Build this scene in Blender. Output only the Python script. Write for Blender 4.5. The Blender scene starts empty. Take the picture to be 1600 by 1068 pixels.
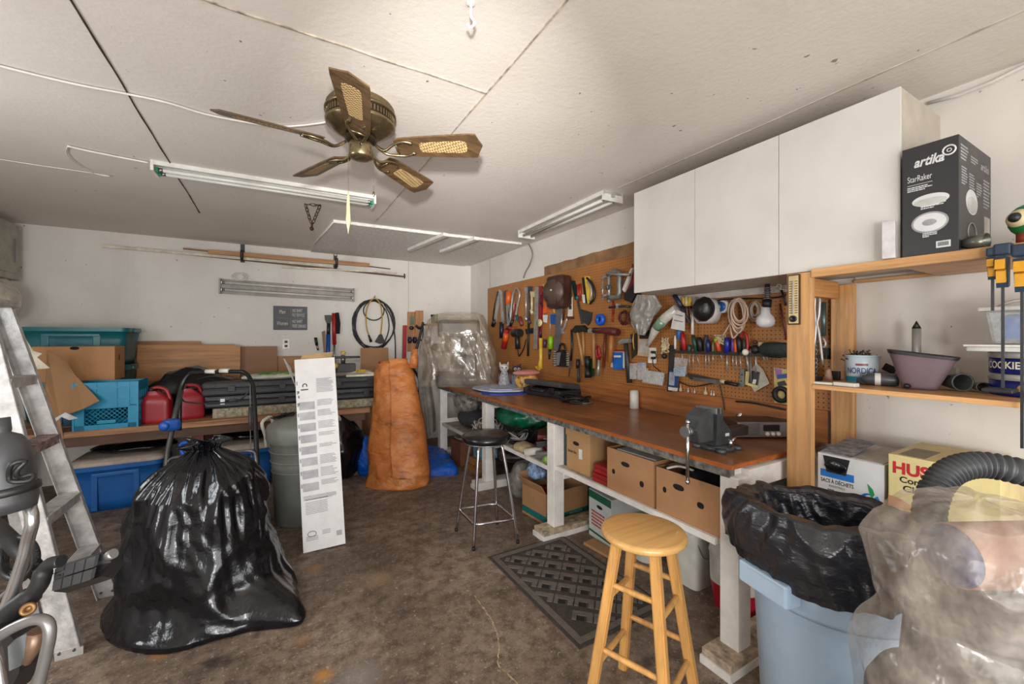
import bpy, bmesh, math, random
from math import sin, cos, pi, radians, sqrt, atan2, hypot
from mathutils import Vector, Matrix, noise
random.seed(7)
SC = bpy.context.scene
COL = SC.collection
# ------------------------------------------------------------------ camera
FPX = 645.0; HZ = 528.0; TH = math.atan2(370, FPX); EYE = 1.49
cam = bpy.data.cameras.new('camera'); camo = bpy.data.objects.new('camera', cam); COL.objects.link(camo)
cam.sensor_width = 36; cam.lens = 36*FPX/1600; cam.shift_y = -6/1600; cam.clip_start = .05
camo.location = (0, 0, EYE); camo.rotation_euler = (pi/2, 0, -TH)
SC.camera = camo
# ------------------------------------------------------------------ light
w = bpy.data.worlds.new('sky'); SC.world = w; w.use_nodes = True
bg = w.node_tree.nodes['Background']; bg.inputs[0].default_value = (.86, .93, 1, 1); bg.inputs[1].default_value = 1.6
def area(name, loc, target, sx, sy, power, col=(1, 1, 1)):
    l = bpy.data.lights.new(name, 'AREA'); l.shape = 'RECTANGLE'; l.size = sx; l.size_y = sy; l.energy = power; l.color = col
    o = bpy.data.objects.new(name, l); COL.objects.link(o); o.location = loc
    o.rotation_euler = (Vector(target)-Vector(loc)).to_track_quat('-Z', 'Y').to_euler(); return o
area('daylight_door', (-.70, -1.45, 1.15), (.5, 1.6, 1.95), .5, .5, 40, (1, .975, .94))
area('daylight_door_wide', (.2, -1.55, 1.1), (.2, 2.6, 1.45), 3.6, 1.9, 104, (1, .985, .965))
area('fill_left', (-2.16, 2.3, 1.62), (.6, 3.3, 1.5), 1.1, .8, 34, (.95, .98, 1))  # added fill lamp, brightens the far end from the left
fl = area('camera_flash', (-.02, -.02, 1.78), (1.0, 2.4, 2.24), .08, .08, 13, (1, .98, .95)); fl.data.spread = radians(50)
VS = SC.view_settings
VS.view_transform = 'Standard'; VS.look = 'None'; VS.gamma = 1; VS.use_curve_mapping = False; VS.exposure = 0.0
SC.cycles.max_bounces = 8; SC.cycles.transparent_max_bounces = 12
# ------------------------------------------------------------------ pixel -> place
FV = Vector((sin(TH), cos(TH), 0)); RV = Vector((cos(TH), -sin(TH), 0)); CP = Vector((0, 0, EYE))
def ray(px, py): return FV+RV*((px-800)/FPX)+Vector((0, 0, (HZ-py)/FPX))
def PX(px, py, X): r = ray(px, py); return CP+r*(X/r.x)
def PY(px, py, Y): r = ray(px, py); return CP+r*(Y/r.y)
def PZ(px, py, Z): r = ray(px, py); return CP+r*((Z-EYE)/r.z)
def PD(px, py, d): return CP+ray(px, py)*d
V = Vector
# ------------------------------------------------------------------ materials
def lin(c):
    o = []
    for v in c[:3]:
        v /= 255.0; o.append(v/12.92 if v <= .04045 else ((v+.055)/1.055)**2.4)
    return (*o, 1)
MC = {}
def nd(nt, t, **k):
    n = nt.nodes.new(t)
    for a, b in k.items(): setattr(n, a, b)
    return n
def coords(nt, scale=(1, 1, 1), rot=(0, 0, 0), world=False):
    tc = nd(nt, 'ShaderNodeTexCoord'); mp = nd(nt, 'ShaderNodeMapping'); mp.inputs['Scale'].default_value = scale; mp.inputs['Rotation'].default_value = rot
    nt.links.new(tc.outputs['Object'], mp.inputs[0]); return mp.outputs[0]
def noi(nt, co, s, d=4, r=.6):
    n = nd(nt, 'ShaderNodeTexNoise'); n.inputs['Scale'].default_value = s; n.inputs['Detail'].default_value = d; n.inputs['Roughness'].default_value = r
    nt.links.new(co, n.inputs['Vector']); return n.outputs['Fac']
def ramp(nt, f, stops):
    r = nd(nt, 'ShaderNodeValToRGB'); e = r.color_ramp.elements
    while len(e) < len(stops): e.new(.5)
    for i, (p, c) in enumerate(stops): e[i].position = p; e[i].color = c if len(c) == 4 else lin(c)
    nt.links.new(f, r.inputs[0]); return r.outputs[0]
def mixc(nt, f, a, b, mode='MIX'):
    m = nd(nt, 'ShaderNodeMix', data_type='RGBA', blend_type=mode)
    if isinstance(f, (int, float)): m.inputs[0].default_value = f
    else: nt.links.new(f, m.inputs[0])
    for i, x in ((6, a), (7, b)):
        if isinstance(x, tuple): m.inputs[i].default_value = x if len(x) == 4 else lin(x)
        else: nt.links.new(x, m.inputs[i])
    return m.outputs[2]
def bump(nt, h, s, dist=.01):
    b = nd(nt, 'ShaderNodeBump'); b.inputs['Strength'].default_value = s; b.inputs['Distance'].default_value = dist
    nt.links.new(h, b.inputs['Height']); return b.outputs[0]
def newmat(key):
    m = bpy.data.materials.new(key); m.use_nodes = True; nt = m.node_tree; return m, nt, nt.nodes['Principled BSDF']
def M(col, rough=.55, metal=0, var=.10, sc=9, bmp=.12, coat=0, key=None, alpha=1, trans=0):
    k = key or ('m', col, rough, metal, var, sc, bmp, coat, alpha)
    if k in MC: return MC[k]
    m, nt, b = newmat('mat_%d' % len(MC)); L = nt.links
    co = coords(nt); f = noi(nt, co, sc, 5)
    dk = tuple(max(0, v*(1-var*1.6)) for v in col); lt = tuple(min(255, v*(1+var*.8)) for v in col)
    L.new(ramp(nt, f, [(.3, dk), (.7, lt)]), b.inputs['Base Color'])
    b.inputs['Metallic'].default_value = metal; b.inputs['Coat Weight'].default_value = coat
    r = nd(nt, 'ShaderNodeMapRange'); r.inputs[3].default_value = max(.02, rough-.08); r.inputs[4].default_value = min(1, rough+.1)
    L.new(noi(nt, co, sc*2.3, 3), r.inputs[0]); L.new(r.outputs[0], b.inputs['Roughness'])
    if bmp: L.new(bump(nt, noi(nt, co, sc*5, 4), bmp, .004), b.inputs['Normal'])
    if alpha < 1: b.inputs['Alpha'].default_value = alpha
    MC[k] = m; return m
def WOOD(col, ax=0, rough=.5, con=.28, sc=1, coat=0, knots=True):
    k = ('w', col, ax, rough, con, sc, coat)
    if k in MC: return MC[k]
    m, nt, b = newmat('wood_%d' % len(MC)); L = nt.links
    s = [26*sc]*3; s[ax] = 1.6*sc
    co = coords(nt, tuple(s)); f = noi(nt, co, 1.3, 6, .65)
    s2 = [5*sc]*3; s2[ax] = .8*sc; f2 = noi(nt, coords(nt, tuple(s2)), 1.1, 2)
    dk = tuple(v*(1-con) for v in col); lt = tuple(min(255, v*(1+con*.25)) for v in col)
    c = ramp(nt, f, [(.32, dk), (.6, lt)]); c = mixc(nt, ramp(nt, f2, [(.35, (0, 0, 0, 1)), (.7, (.45, .45, .45, 1))]), c, dk)
    if knots:
        v = nd(nt, 'ShaderNodeTexVoronoi'); s3 = [6.5*sc]*3; s3[ax] = 4.2*sc; L.new(coords(nt, tuple(s3)), v.inputs['Vector']); v.inputs['Scale'].default_value = 1
        c = mixc(nt, ramp(nt, v.outputs['Distance'], [(.035, (1, 1, 1, 1)), (.07, (0, 0, 0, 1))]), c, tuple(v*.45 for v in col))
    L.new(c, b.inputs['Base Color']); b.inputs['Roughness'].default_value = rough; b.inputs['Coat Weight'].default_value = coat
    L.new(bump(nt, f, .18, .004), b.inputs['Normal']); MC[k] = m; return m
def PLASTIC(col, a=.35, rough=.22, key=None):
    k = ('pl', col, a, rough)
    if k in MC: return MC[k]
    m, nt, b = newmat('film_%d' % len(MC)); L = nt.links
    co = coords(nt); b.inputs['Base Color'].default_value = lin(col); b.inputs['Roughness'].default_value = rough
    b.inputs['Specular IOR Level'].default_value = 1; b.inputs['Coat Weight'].default_value = .5; b.inputs['Coat Roughness'].default_value = .08
    f = noi(nt, co, 6, 6, .7)
    L.new(ramp(nt, f, [(.3, (max(.04, a-.28),)*3+(1,)), (.72, (min(1, a+.25),)*3+(1,))]), b.inputs['Alpha'])
    L.new(bump(nt, noi(nt, coords(nt, (1, 1.8, 1.2), (.6, .5, .2)), 5, 4, .55), .55, .03), b.inputs['Normal']); MC[k] = m; return m
def WALLM(base, dirt, bmp=.25):
    m, nt, b = newmat('paint_%d' % len(MC)); L = nt.links; co = coords(nt)
    f = noi(nt, co, 1.1, 6, .62); c = ramp(nt, f, [(.2, tuple((a+b_)/2 for a, b_ in zip(base, dirt))), (.55, base)])
    sp = noi(nt, co, 23, 2, .5); c = mixc(nt, ramp(nt, sp, [(.745, (0, 0, 0, 1)), (.77, (.8, .8, .8, 1))]), c, (95, 88, 80))
    st = noi(nt, coords(nt, (3, 3, .35)), 1.6, 5, .7); c = mixc(nt, ramp(nt, st, [(.55, (0, 0, 0, 1)), (.8, (.35, .35, .35, 1))]), c, dirt)
    L.new(c, b.inputs['Base Color']); b.inputs['Roughness'].default_value = .6
    L.new(bump(nt, noi(nt, co, 40, 5), bmp, .004), b.inputs['Normal']); MC[m.name] = m; return m
def FLOORM():
    m, nt, b = newmat('stained_concrete'); L = nt.links; co = coords(nt)
    c = ramp(nt, noi(nt, co, 1.3, 9, .72), [(.3, (82, 67, 54)), (.5, (132, 114, 97)), (.68, (166, 148, 130))])
    c = mixc(nt, ramp(nt, noi(nt, co, 11, 10, .8), [(.40, (.85, .85, .85, 1)), (.56, (0, 0, 0, 1))]), c, (78, 62, 50))
    c = mixc(nt, ramp(nt, noi(nt, co, 42, 6, .75), [(.57, (0, 0, 0, 1)), (.68, (.75, .75, .75, 1))]), c, (200, 184, 164))
    n3 = noi(nt, coords(nt, (1, 1, 1), (0, 0, .4)), 2.6, 6, .7)
    c = mixc(nt, ramp(nt, n3, [(.64, (0, 0, 0, 1)), (.74, (.6, .6, .6, 1))]), c, (172, 112, 44))
    n4 = noi(nt, coords(nt, (1.3, 1, 1), (0, 0, 1.4)), 1.7, 5, .6)
    c = mixc(nt, ramp(nt, n4, [(.62, (0, 0, 0, 1)), (.75, (.55, .55, .55, 1))]), c, (70, 58, 50))
    # oil stain in front of the refuse sack and ochre paint spills
    tc = nd(nt, 'ShaderNodeTexCoord'); wob = noi(nt, co, 11, 5, .7)
    for (px, py, r, col, k) in ((332, 1038, .085, (38, 32, 28), .75), (440, 962, .03, (190, 120, 30), .8), (505, 1055, .045, (196, 134, 40), .75), (250, 1022, .05, (176, 116, 44), .55), (470, 1000, .05, (150, 104, 60), .5), (560, 1060, .10, (150, 146, 142), .6), (490, 888, .05, (170, 124, 74), .6), (590, 905, .09, (168, 140, 104), .5)):
        vm = nd(nt, 'ShaderNodeVectorMath', operation='DISTANCE'); L.new(tc.outputs['Object'], vm.inputs[0]); p = PZ(px, py, 0); vm.inputs[1].default_value = (p.x, p.y, 0)
        ad = nd(nt, 'ShaderNodeMath', operation='MULTIPLY_ADD'); L.new(wob, ad.inputs[0]); ad.inputs[1].default_value = r*2.2; L.new(vm.outputs['Value'], ad.inputs[2])
        c = mixc(nt, ramp(nt, ad.outputs[0], [(r*1.2, (k, k, k, 1)), (r*2.3, (0, 0, 0, 1))]), c, col)
    L.new(c, b.inputs['Base Color']); b.inputs['Roughness'].default_value = .62
    L.new(bump(nt, noi(nt, co, 26, 10, .78), .6, .012), b.inputs['Normal']); return m
def PEGM(col, sp=.0254):
    m, nt, b = newmat('pegboard'); L = nt.links; co = coords(nt)
    tc = nd(nt, 'ShaderNodeTexCoord'); s = nd(nt, 'ShaderNodeSeparateXYZ'); L.new(tc.outputs['Object'], s.inputs[0])
    def fr(o):
        a = nd(nt, 'ShaderNodeMath', operation='MULTIPLY'); L.new(o, a.inputs[0]); a.inputs[1].default_value = 1/sp
        f = nd(nt, 'ShaderNodeMath', operation='FRACT'); L.new(a.outputs[0], f.inputs[0])
        g = nd(nt, 'ShaderNodeMath', operation='SUBTRACT'); L.new(f.outputs[0], g.inputs[0]); g.inputs[1].default_value = .5
        h = nd(nt, 'ShaderNodeMath', operation='POWER'); q = nd(nt, 'ShaderNodeMath', operation='ABSOLUTE'); L.new(g.outputs[0], q.inputs[0]); L.new(q.outputs[0], h.inputs[0]); h.inputs[1].default_value = 2; return h.outputs[0]
    a = nd(nt, 'ShaderNodeMath', operation='ADD'); L.new(fr(s.outputs[1]), a.inputs[0]); L.new(fr(s.outputs[2]), a.inputs[1])
    l = nd(nt, 'ShaderNodeMath', operation='LESS_THAN'); L.new(a.outputs[0], l.inputs[0]); l.inputs[1].default_value = .024
    c = ramp(nt, noi(nt, co, 2.2, 6, .65), [(.3, tuple(v*.84 for v in col)), (.65, col)])
    c = mixc(nt, l.outputs[0], c, (62, 36, 18)); L.new(c, b.inputs['Base Color']); b.inputs['Roughness'].default_value = .5
    L.new(bump(nt, noi(nt, co, 60, 4), .1, .003), b.inputs['Normal']); return m
# ------------------------------------------------------------------ geometry builder
class MB:
    def __init__(s): s.bm = bmesh.new(); s.mi = 0
    def _f(s, vs, smooth=False):
        try:
            f = s.bm.faces.new(vs); f.material_index = s.mi; f.smooth = smooth
        except ValueError: pass
    def box(s, lo, hi, bev=0, mat=None):
        lo = V(lo); hi = V(hi); c = (lo+hi)/2; d = hi-lo
        return s.obox(c, (d.x, d.y, d.z), None, bev, mat)
    def obox(s, c, d, rot=None, bev=0, mat=None, taper=1):
        R = rot if rot is not None else Matrix.Identity(3)
        if isinstance(R, (int, float)): R = Matrix.Rotation(R, 3, 'Z')
        b2 = bmesh.new(); bmesh.ops.create_cube(b2, size=1)
        for v in b2.verts:
            t = taper if v.co.z < 0 else 1
            v.co = V((v.co.x*d[0]*t, v.co.y*d[1]*t, v.co.z*d[2]))
        if bev: bmesh.ops.bevel(b2, geom=list(b2.edges), offset=bev, segments=2, affect='EDGES', profile=.6)
        mp = {}
        for v in b2.verts: mp[v] = s.bm.verts.new(R @ v.co + V(c))
        for f in b2.faces: s._f([mp[v] for v in f.verts])
        b2.free(); return s
    def tube(s, pts, r, n=8, closed=False, caps=True):
        pts = [V(p) for p in pts]; N = len(pts)
        rs = r if isinstance(r, (list, tuple)) else [r]*N
        rings = []; up = None
        for i, p in enumerate(pts):
            a = pts[(i-1) % N] if (closed or i > 0) else p; b = pts[(i+1) % N] if (closed or i < N-1) else p
            t = (b-a); t = t.normalized() if t.length > 1e-9 else V((0, 0, 1))
            if up is None:
                up = V((0, 0, 1)) if abs(t.z) < .9 else V((1, 0, 0))
            x = up-t*up.dot(t)
            if x.length < 1e-5: x = t.orthogonal()
            x.normalize(); y = t.cross(x); up = x
            rings.append([s.bm.verts.new(p+(x*cos(2*pi*k/n)+y*sin(2*pi*k/n))*rs[i]) for k in range(n)])
        for i in range(N if closed else N-1):
            A = rings[i]; B = rings[(i+1) % N]
            for k in range(n): s._f([A[k], A[(k+1) % n], B[(k+1) % n], B[k]], True)
        if caps and not closed: s._f(rings[0][::-1]); s._f(rings[-1])
        return s
    def cyl(s, p0, p1, r0, r1=None, n=16): return s.tube([p0, p1], [r0, r0 if r1 is None else r1], n)
    def lathe(s, prof, c=(0, 0, 0), n=28, axis=None, sx=1, sy=1, smooth=True, caps=False):
        c = V(c); Q = V((0, 0, 1)).rotation_difference(V(axis)).to_matrix() if axis is not None else Matrix.Identity(3)
        rings = []
        for (r, z) in prof: rings.append([s.bm.verts.new(c+Q @ V((r*cos(2*pi*k/n)*sx, r*sin(2*pi*k/n)*sy, z))) for k in range(n)])
        for i in range(len(prof)-1):
            for k in range(n): s._f([rings[i][k], rings[i][(k+1) % n], rings[i+1][(k+1) % n], rings[i+1][k]], smooth)
        if caps: s._f(rings[0][::-1]); s._f(rings[-1])
        return s
    def ball(s, c, r, sc=(1, 1, 1), n=16, amp=0, f=6):
        c = V(c)
        g = [[None]*n for _ in range(n//2+1)]
        for i in range(n//2+1):
            a = pi*i/(n//2)
            for k in range(n):
                b = 2*pi*k/n; p = V((sin(a)*cos(b)*sc[0], sin(a)*sin(b)*sc[1], cos(a)*sc[2]))*r
                if amp: p *= 1+amp*noise.noise((p+c)*f)
                if i in (0, n//2) and k: g[i][k] = g[i][0]; continue
                g[i][k] = s.bm.verts.new(c+p)
        for i in range(n//2):
            for k in range(n):
                vs = [g[i][k], g[i+1][k], g[i+1][(k+1) % n], g[i][(k+1) % n]]; u = []
                for v in vs:
                    if v not in u: u.append(v)
                if len(u) > 2: s._f(u, True)
        return s
    def prism(s, pts, off, inner=None):
        off = V(off); A = [s.bm.verts.new(V(p)) for p in pts]; B = [s.bm.verts.new(V(p)+off) for p in pts]; n = len(pts)
        s._f(A[::-1]); s._f(B)
        for i in range(n): s._f([A[i], A[(i+1) % n], B[(i+1) % n], B[i]])
        return s
    def grid(s, fn, nu, nv, cu=False, smooth=True):
        g = [[s.bm.verts.new(V(fn(i/(nu if cu else nu), j/nv))) for i in range(nu if cu else nu+1)] for j in range(nv+1)]
        W_ = len(g[0])
        for j in range(nv):
            for i in range(nu): s._f([g[j][i], g[j][(i+1) % W_], g[j+1][(i+1) % W_], g[j+1][i]], smooth)
        return s
    def build(s, name, mats, parent=None, local=False, origin=None):
        bmesh.ops.remove_doubles(s.bm, verts=s.bm.verts, dist=1e-6)
        bmesh.ops.recalc_face_normals(s.bm, faces=s.bm.faces)
        if parent is not None and not local: off = wloc(parent)
        elif parent is None:
            if origin is not None: off = V(origin)
            else:
                xs = [v.co for v in s.bm.verts]
                off = V(((min(v.x for v in xs)+max(v.x for v in xs))/2, (min(v.y for v in xs)+max(v.y for v in xs))/2, min(v.z for v in xs)))
        else: off = V((0, 0, 0))
        if not local:
            for v in s.bm.verts: v.co -= off
        me = bpy.data.meshes.new(name); s.bm.to_mesh(me); s.bm.free()
        for m in (mats if isinstance(mats, (list, tuple)) else [mats]): me.materials.append(m)
        o = bpy.data.objects.new(name, me); COL.objects.link(o)
        if parent is not None: o.parent = parent
        else: o.location = off
        return o
def wloc(o):
    l = V((0, 0, 0))
    while o is not None: l += o.location; o = o.parent
    return l
def tag(o, label, cat, group=None, kind=None):
    o['label'] = label; o['category'] = cat
    if group: o['group'] = group
    if kind: o['kind'] = kind
    return o
def thing(name, label, cat, loc=(0, 0, 0), rz=0, group=None, rot=None):
    o = bpy.data.objects.new(name, None); COL.objects.link(o); o.empty_display_size = .05; o.location = loc; o.rotation_euler = rot or (0, 0, rz)
    return tag(o, label, cat, group)
def struct(name, m, mat, parent=None):
    o = m.build(name, mat, parent, origin=(0, 0, 0) if parent is None else None)
    if parent is None: o['kind'] = 'structure'
    return o
def one(name, label, cat, m, mat, group=None, kind=None):
    return tag(m.build(name, mat), label, cat, group, kind)
def dup(root, loc, label, rz=None, rot=None, scale=None):
    def cp(o, par):
        c = o.copy(); COL.objects.link(c); c.parent = par
        for ch in list(o.children): cp(ch, c)
        return c
    r = cp(root, None); r.location = loc
    if rz is not None: r.rotation_euler = (0, 0, rz)
    if rot is not None: r.rotation_euler = rot
    if scale is not None: r.scale = scale if isinstance(scale, (tuple, list)) else (scale,)*3
    r['label'] = label; return r
TXC = {}
def text(parent, body, org, u, v, h, mat, w=None, name='lettering', bold=0, shear=0, depth=.0006, align='L', local=False):
    cu = bpy.data.curves.new('t', 'FONT'); cu.body = body; cu.size = 1; cu.offset = bold; cu.shear = shear; cu.space_line = .85
    if align == 'C': cu.align_x = 'CENTER'
    o = bpy.data.objects.new('t', cu); COL.objects.link(o); dg = bpy.context.evaluated_depsgraph_get()
    me = bpy.data.meshes.new_from_object(o.evaluated_get(dg)); bpy.data.objects.remove(o); bpy.data.curves.remove(cu)
    u = V(u).normalized(); v = V(v).normalized(); n = u.cross(v)
    xs = [q.co.x for q in me.vertices]; s = h/.72; sx = s if w is None else w/(max(xs)-min(xs))
    off = V((0, 0, 0)) if local else wloc(parent)
    for q in me.vertices: q.co = V(org)-off+u*(q.co.x*sx)+v*(q.co.y*s)+n*depth
    me.materials.append(mat); ob = bpy.data.objects.new(name, me); COL.objects.link(ob); ob.parent = parent; return ob
def quadp(m, org, u, v, x0, y0, x1, y1, t=.0006):
    """thin printed panel on a face: u,v unit axes"""
    u = V(u).normalized(); v = V(v).normalized(); n = u.cross(v); org = V(org)
    m.prism([org+u*x0+v*y0, org+u*x1+v*y0, org+u*x1+v*y1, org+u*x0+v*y1], n*t); return m
def wig(m, org, u, v, x0, y0, w, h, n, seed=0, t=.0005, fill=.55):
    """rows of very small print"""
    rr = random.Random(seed)
    for i in range(n):
        y = y0+h*(1-(i+.5)/n); hh = h/n*fill*.5; ww = w*(rr.uniform(.75, 1) if i < n-1 else rr.uniform(.3, .7))
        x = x0
        while x < x0+ww:
            e = min(x0+ww, x+rr.uniform(.05, .16)*w); quadp(m, org, u, v, x, y-hh, e, y+hh, t); x = e+.02*w
    return m
def smoothpts(pts, k=4, closed=False):
    pts = [V(p) for p in pts]; out = []; N = len(pts)
    for i in range(N if closed else N-1):
        p0 = pts[(i-1) % N] if closed or i > 0 else pts[i]; p1 = pts[i]; p2 = pts[(i+1) % N]; p3 = pts[(i+2) % N] if closed or i < N-2 else p2
        for j in range(k):
            t = j/k; out.append(.5*((2*p1)+(-p0+p2)*t+(2*p0-5*p1+4*p2-p3)*t*t+(-p0+3*p1-3*p2+p3)*t**3))
    if not closed: out.append(pts[-1])
    return out
def ridge(p, f): return 1-abs(noise.noise(p*f))*2
# common colours
WHITE = M((214, 210, 203), .45, key='white', var=.05, bmp=.05)
BLACK = M((24, 24, 25), .45, key='black', var=.15)
DGREY = M((58, 58, 60), .5, key='dgrey')
GREY = M((120, 120, 120), .5, key='grey')
STEEL = M((150, 150, 150), .35, .85, key='steel')
CHROME = M((200, 200, 205), .16, 1, var=.03, bmp=.02, key='chrome')
CARD = M((172, 128, 88), .75, var=.06, sc=3, bmp=.08, key='card')
CARDD = M((140, 98, 62), .8, var=.08, sc=3, key='cardd')
CARDI = M((120, 86, 56), .85, key='cardi')
RED = M((160, 30, 32), .42, key='red')
ORANGE = M((214, 92, 30), .42, key='orange')
YEL = M((216, 176, 62), .45, key='yel')
BLUE = M((22, 78, 158), .4, key='blue')
GREEN = M((20, 84, 54), .42, key='green')
PAINTW = M((232, 228, 222), .5, var=.05, sc=9, bmp=.4, key='paintw')
# ================================================================== the room
WX = 2.66; BY = 5.94; LX = -2.24; CZ = 2.62; FY = -1.6
wallm = WALLM((216, 211, 203), (186, 178, 168)); ceilm = WALLM((216, 208, 199), (198, 188, 177), .4)
m = MB(); m.box((LX-.1, FY-.1, -.1), (WX+.1, BY+.1, 0)); struct('floor', m, FLOORM())
m = MB(); m.box((LX-.1, FY, CZ), (WX+.1, BY+.1, CZ+.1)); struct('ceiling', m, ceilm)
m = MB(); m.box((WX, FY, 0), (WX+.1, BY+.1, CZ)); struct('wall_right', m, wallm)
m = MB(); m.box((LX-.1, BY, 0), (WX, BY+.1, CZ)); struct('wall_back', m, wallm)
m = MB(); m.box((LX-.1, FY, 0), (LX, BY, CZ)); struct('wall_left', m, wallm)
m = MB(); m.box((LX, FY-.1, 0), (-1.9, FY, CZ)); m.box((2.3, FY-.1, 0), (WX, FY, CZ)); m.box((-1.9, FY-.1, 2.3), (2.3, FY, CZ)); struct('wall_front', m, wallm)
m = MB(); m.box((-9, FY-12, -.14), (9, FY-.1, -.02)); o = struct('trim_1', m, M((176, 172, 166), .8, var=.08, key='drive')); o['label'] = 'pale driveway slab outside the open garage door'
wm_ = MB()
for q in ((1.66, 1.16, 2.94, 1.22), (1.66, 2.02, 2.94, 2.08), (1.66, 1.22, 1.72, 2.02), (2.88, 1.22, 2.94, 2.02), (2.28, 1.22, 2.32, 2.02)): wm_.box((LX, q[0], q[1]), (LX+.045, q[2], q[3]))
wf = struct('fill_window_1', wm_, WHITE)  # unseen window frame, added to go with the left fill lamp
gm_, nt, b = newmat('glow_glass'); b.inputs['Base Color'].default_value = (.6, .7, .8, 1); b.inputs['Emission Color'].default_value = (.85, .93, 1, 1); b.inputs['Emission Strength'].default_value = 2.2; b.inputs['Roughness'].default_value = .05
m = MB(); m.box((LX+.004, 1.72, 1.22), (LX+.012, 2.88, 2.02)); m.build('pane', gm_, wf)  # glowing sheet added behind the fill lamp as its glass
# ceiling seams: dark open joint, ridged taped joints
seamd = M((48, 36, 26), .8, key='seamd'); seaml = M((176, 162, 146), .7, var=.25, sc=20, bmp=.6, key='seaml')
def rough_strip(x0, y0, x1, y1, wd, mat, nm, n=60, th=.004):
    m = MB(); a = V((x0, y0, CZ)); b = V((x1, y1, CZ)); d = (b-a).normalized(); s = V((-d.y, d.x, 0)); L = []; Rr = []
    for i in range(n+1):
        t = i/n; p = a.lerp(b, t); ww = wd*(.55+.6*abs(noise.noise(V((t*23, x0, y0)))*1.5)); j = s*noise.noise(V((t*9, y0, x0)))*.006
        L.append(p+s*ww+j); Rr.append(p-s*ww+j)
    for i in range(n): m.prism([L[i], L[i+1], Rr[i+1], Rr[i]], (0, 0, -th))
    return struct(nm, m, mat)
sa = PZ(205, 155, CZ); rough_strip(sa.x, PZ(125, 5, CZ).y-.3, sa.x, PZ(293, 330, CZ).y, .004, seamd, 'trim_2')
sc_ = PZ(760, 145, CZ); rough_strip(sc_.x, sc_.y-2.2, sc_.x, PZ(570, 345, CZ).y, .0035, seaml, 'trim_3')
rough_strip(sa.x, sc_.y+.0, sc_.x, sc_.y+.0, .005, seaml, 'trim_4')
sd_ = PZ(1363, 120, CZ); rough_strip(sd_.x, -1.2, sd_.x, 2.3, .008, M((200, 190, 178), .6, key='tape'), 'trim_5', th=.003)
m = MB()
crack = [PZ(*q, 0) for q in ((742, 930), (752, 945), (766, 965), (775, 985), (780, 1010), (778, 1035), (792, 1052), (808, 1068), (815, 1090))]
crack = smoothpts(crack, 5)
for i in range(len(crack)-1):
    a, b = crack[i], crack[i+1]; j = V((noise.noise(a*30)*.006, noise.noise(b*30)*.006, 0)); s = V((.003, 0, 0))
    m.prism([a-s+j, b-s+j, b+s*1.2+j, a+s*1.2+j], (0, 0, .0012))
struct('trim_6', m, M((176, 154, 126), .9, var=.3, sc=30, key='crack'))
# back-wall corner joint and panel joints
m = MB(); a = PX(766, 400, WX).y; m.box((WX-.003, a, 1.2), (WX, a+.005, CZ)); struct('trim_7', m, M((150, 143, 134), .7, key='joint'))
m = MB(); a = PY(638, 398, BY); m.box((a.x, BY-.003, 1.4), (a.x+.004, BY, CZ)); struct('trim_8', m, M((150, 143, 134), .7, key='joint'))
# right-hand wiring along wall/ceiling joint
m = MB(); m.tube([PX(px, py, WX-.012) for px, py in ((1450, 161), (1500, 148), (1550, 128), (1600, 103), (1660, 75))], .008); one('surface_cable', 'white cable clipped along the ceiling joint beside white wall cabinets', 'cable', m, WHITE)
# foam ceiling panel + two white strips
t = None
q = [PZ(*p, CZ) for p in ((490, 380), (521, 343), (815, 379), (745, 404))]
m = MB(); yb = 5.9; m.prism([q[0], q[1], q[2], V((q[2].x, yb, CZ)), V((q[0].x, yb, CZ))], (0, 0, -.02))
one('ceiling_panel', 'rough grey white insulation panel screwed to ceiling in far corner', 'panel', m, M((222, 218, 211), .8, var=.07, sc=30, bmp=.3, key='foam'))
m = MB()
e = M((226, 222, 214), .6, key='edge')
for a, b in ((q[0], q[1]), (q[1], q[2])): m.tube([a-V((0, 0, .025)), b-V((0, 0, .025))], .005, 5)
one('edge_strip', 'white taped edging around the insulation panel on the ceiling', 'strip', m, e)
for k, (a, b, lb) in enumerate((((640, 390), (697, 366), 'nearer to far wall'), ((690, 393), (745, 372), 'nearer to pegboard'))):
    A = PZ(*a, CZ-.05); B = PZ(*b, CZ-.05); m = MB(); d = (B-A); m.obox((A+B)/2, (d.length, .06, .035), atan2(d.y, d.x), .004)
    one('batten', 'white batten on the ceiling insulation panel, ' + ('left' if k == 0 else 'right') + ' of the two', 'batten', m, WHITE, 'battens on ceiling panel')

# ------------------------------------------------------------------ ceiling fan
brass = M((138, 122, 92), .25, .9, var=.12, bmp=.03, key='brass'); dbrass = M((58, 48, 38), .35, .7, key='dbrass')
FC = PZ(562, 172, CZ); FC = V((FC.x, FC.y, 0))
BZ = 2.385
fan = thing('ceiling_fan', 'antique brass ceiling fan with five brown cane inset blades', 'ceiling fan', (FC.x, FC.y, CZ))
hub = PD(562, 232, 0)  # placeholder
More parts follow.
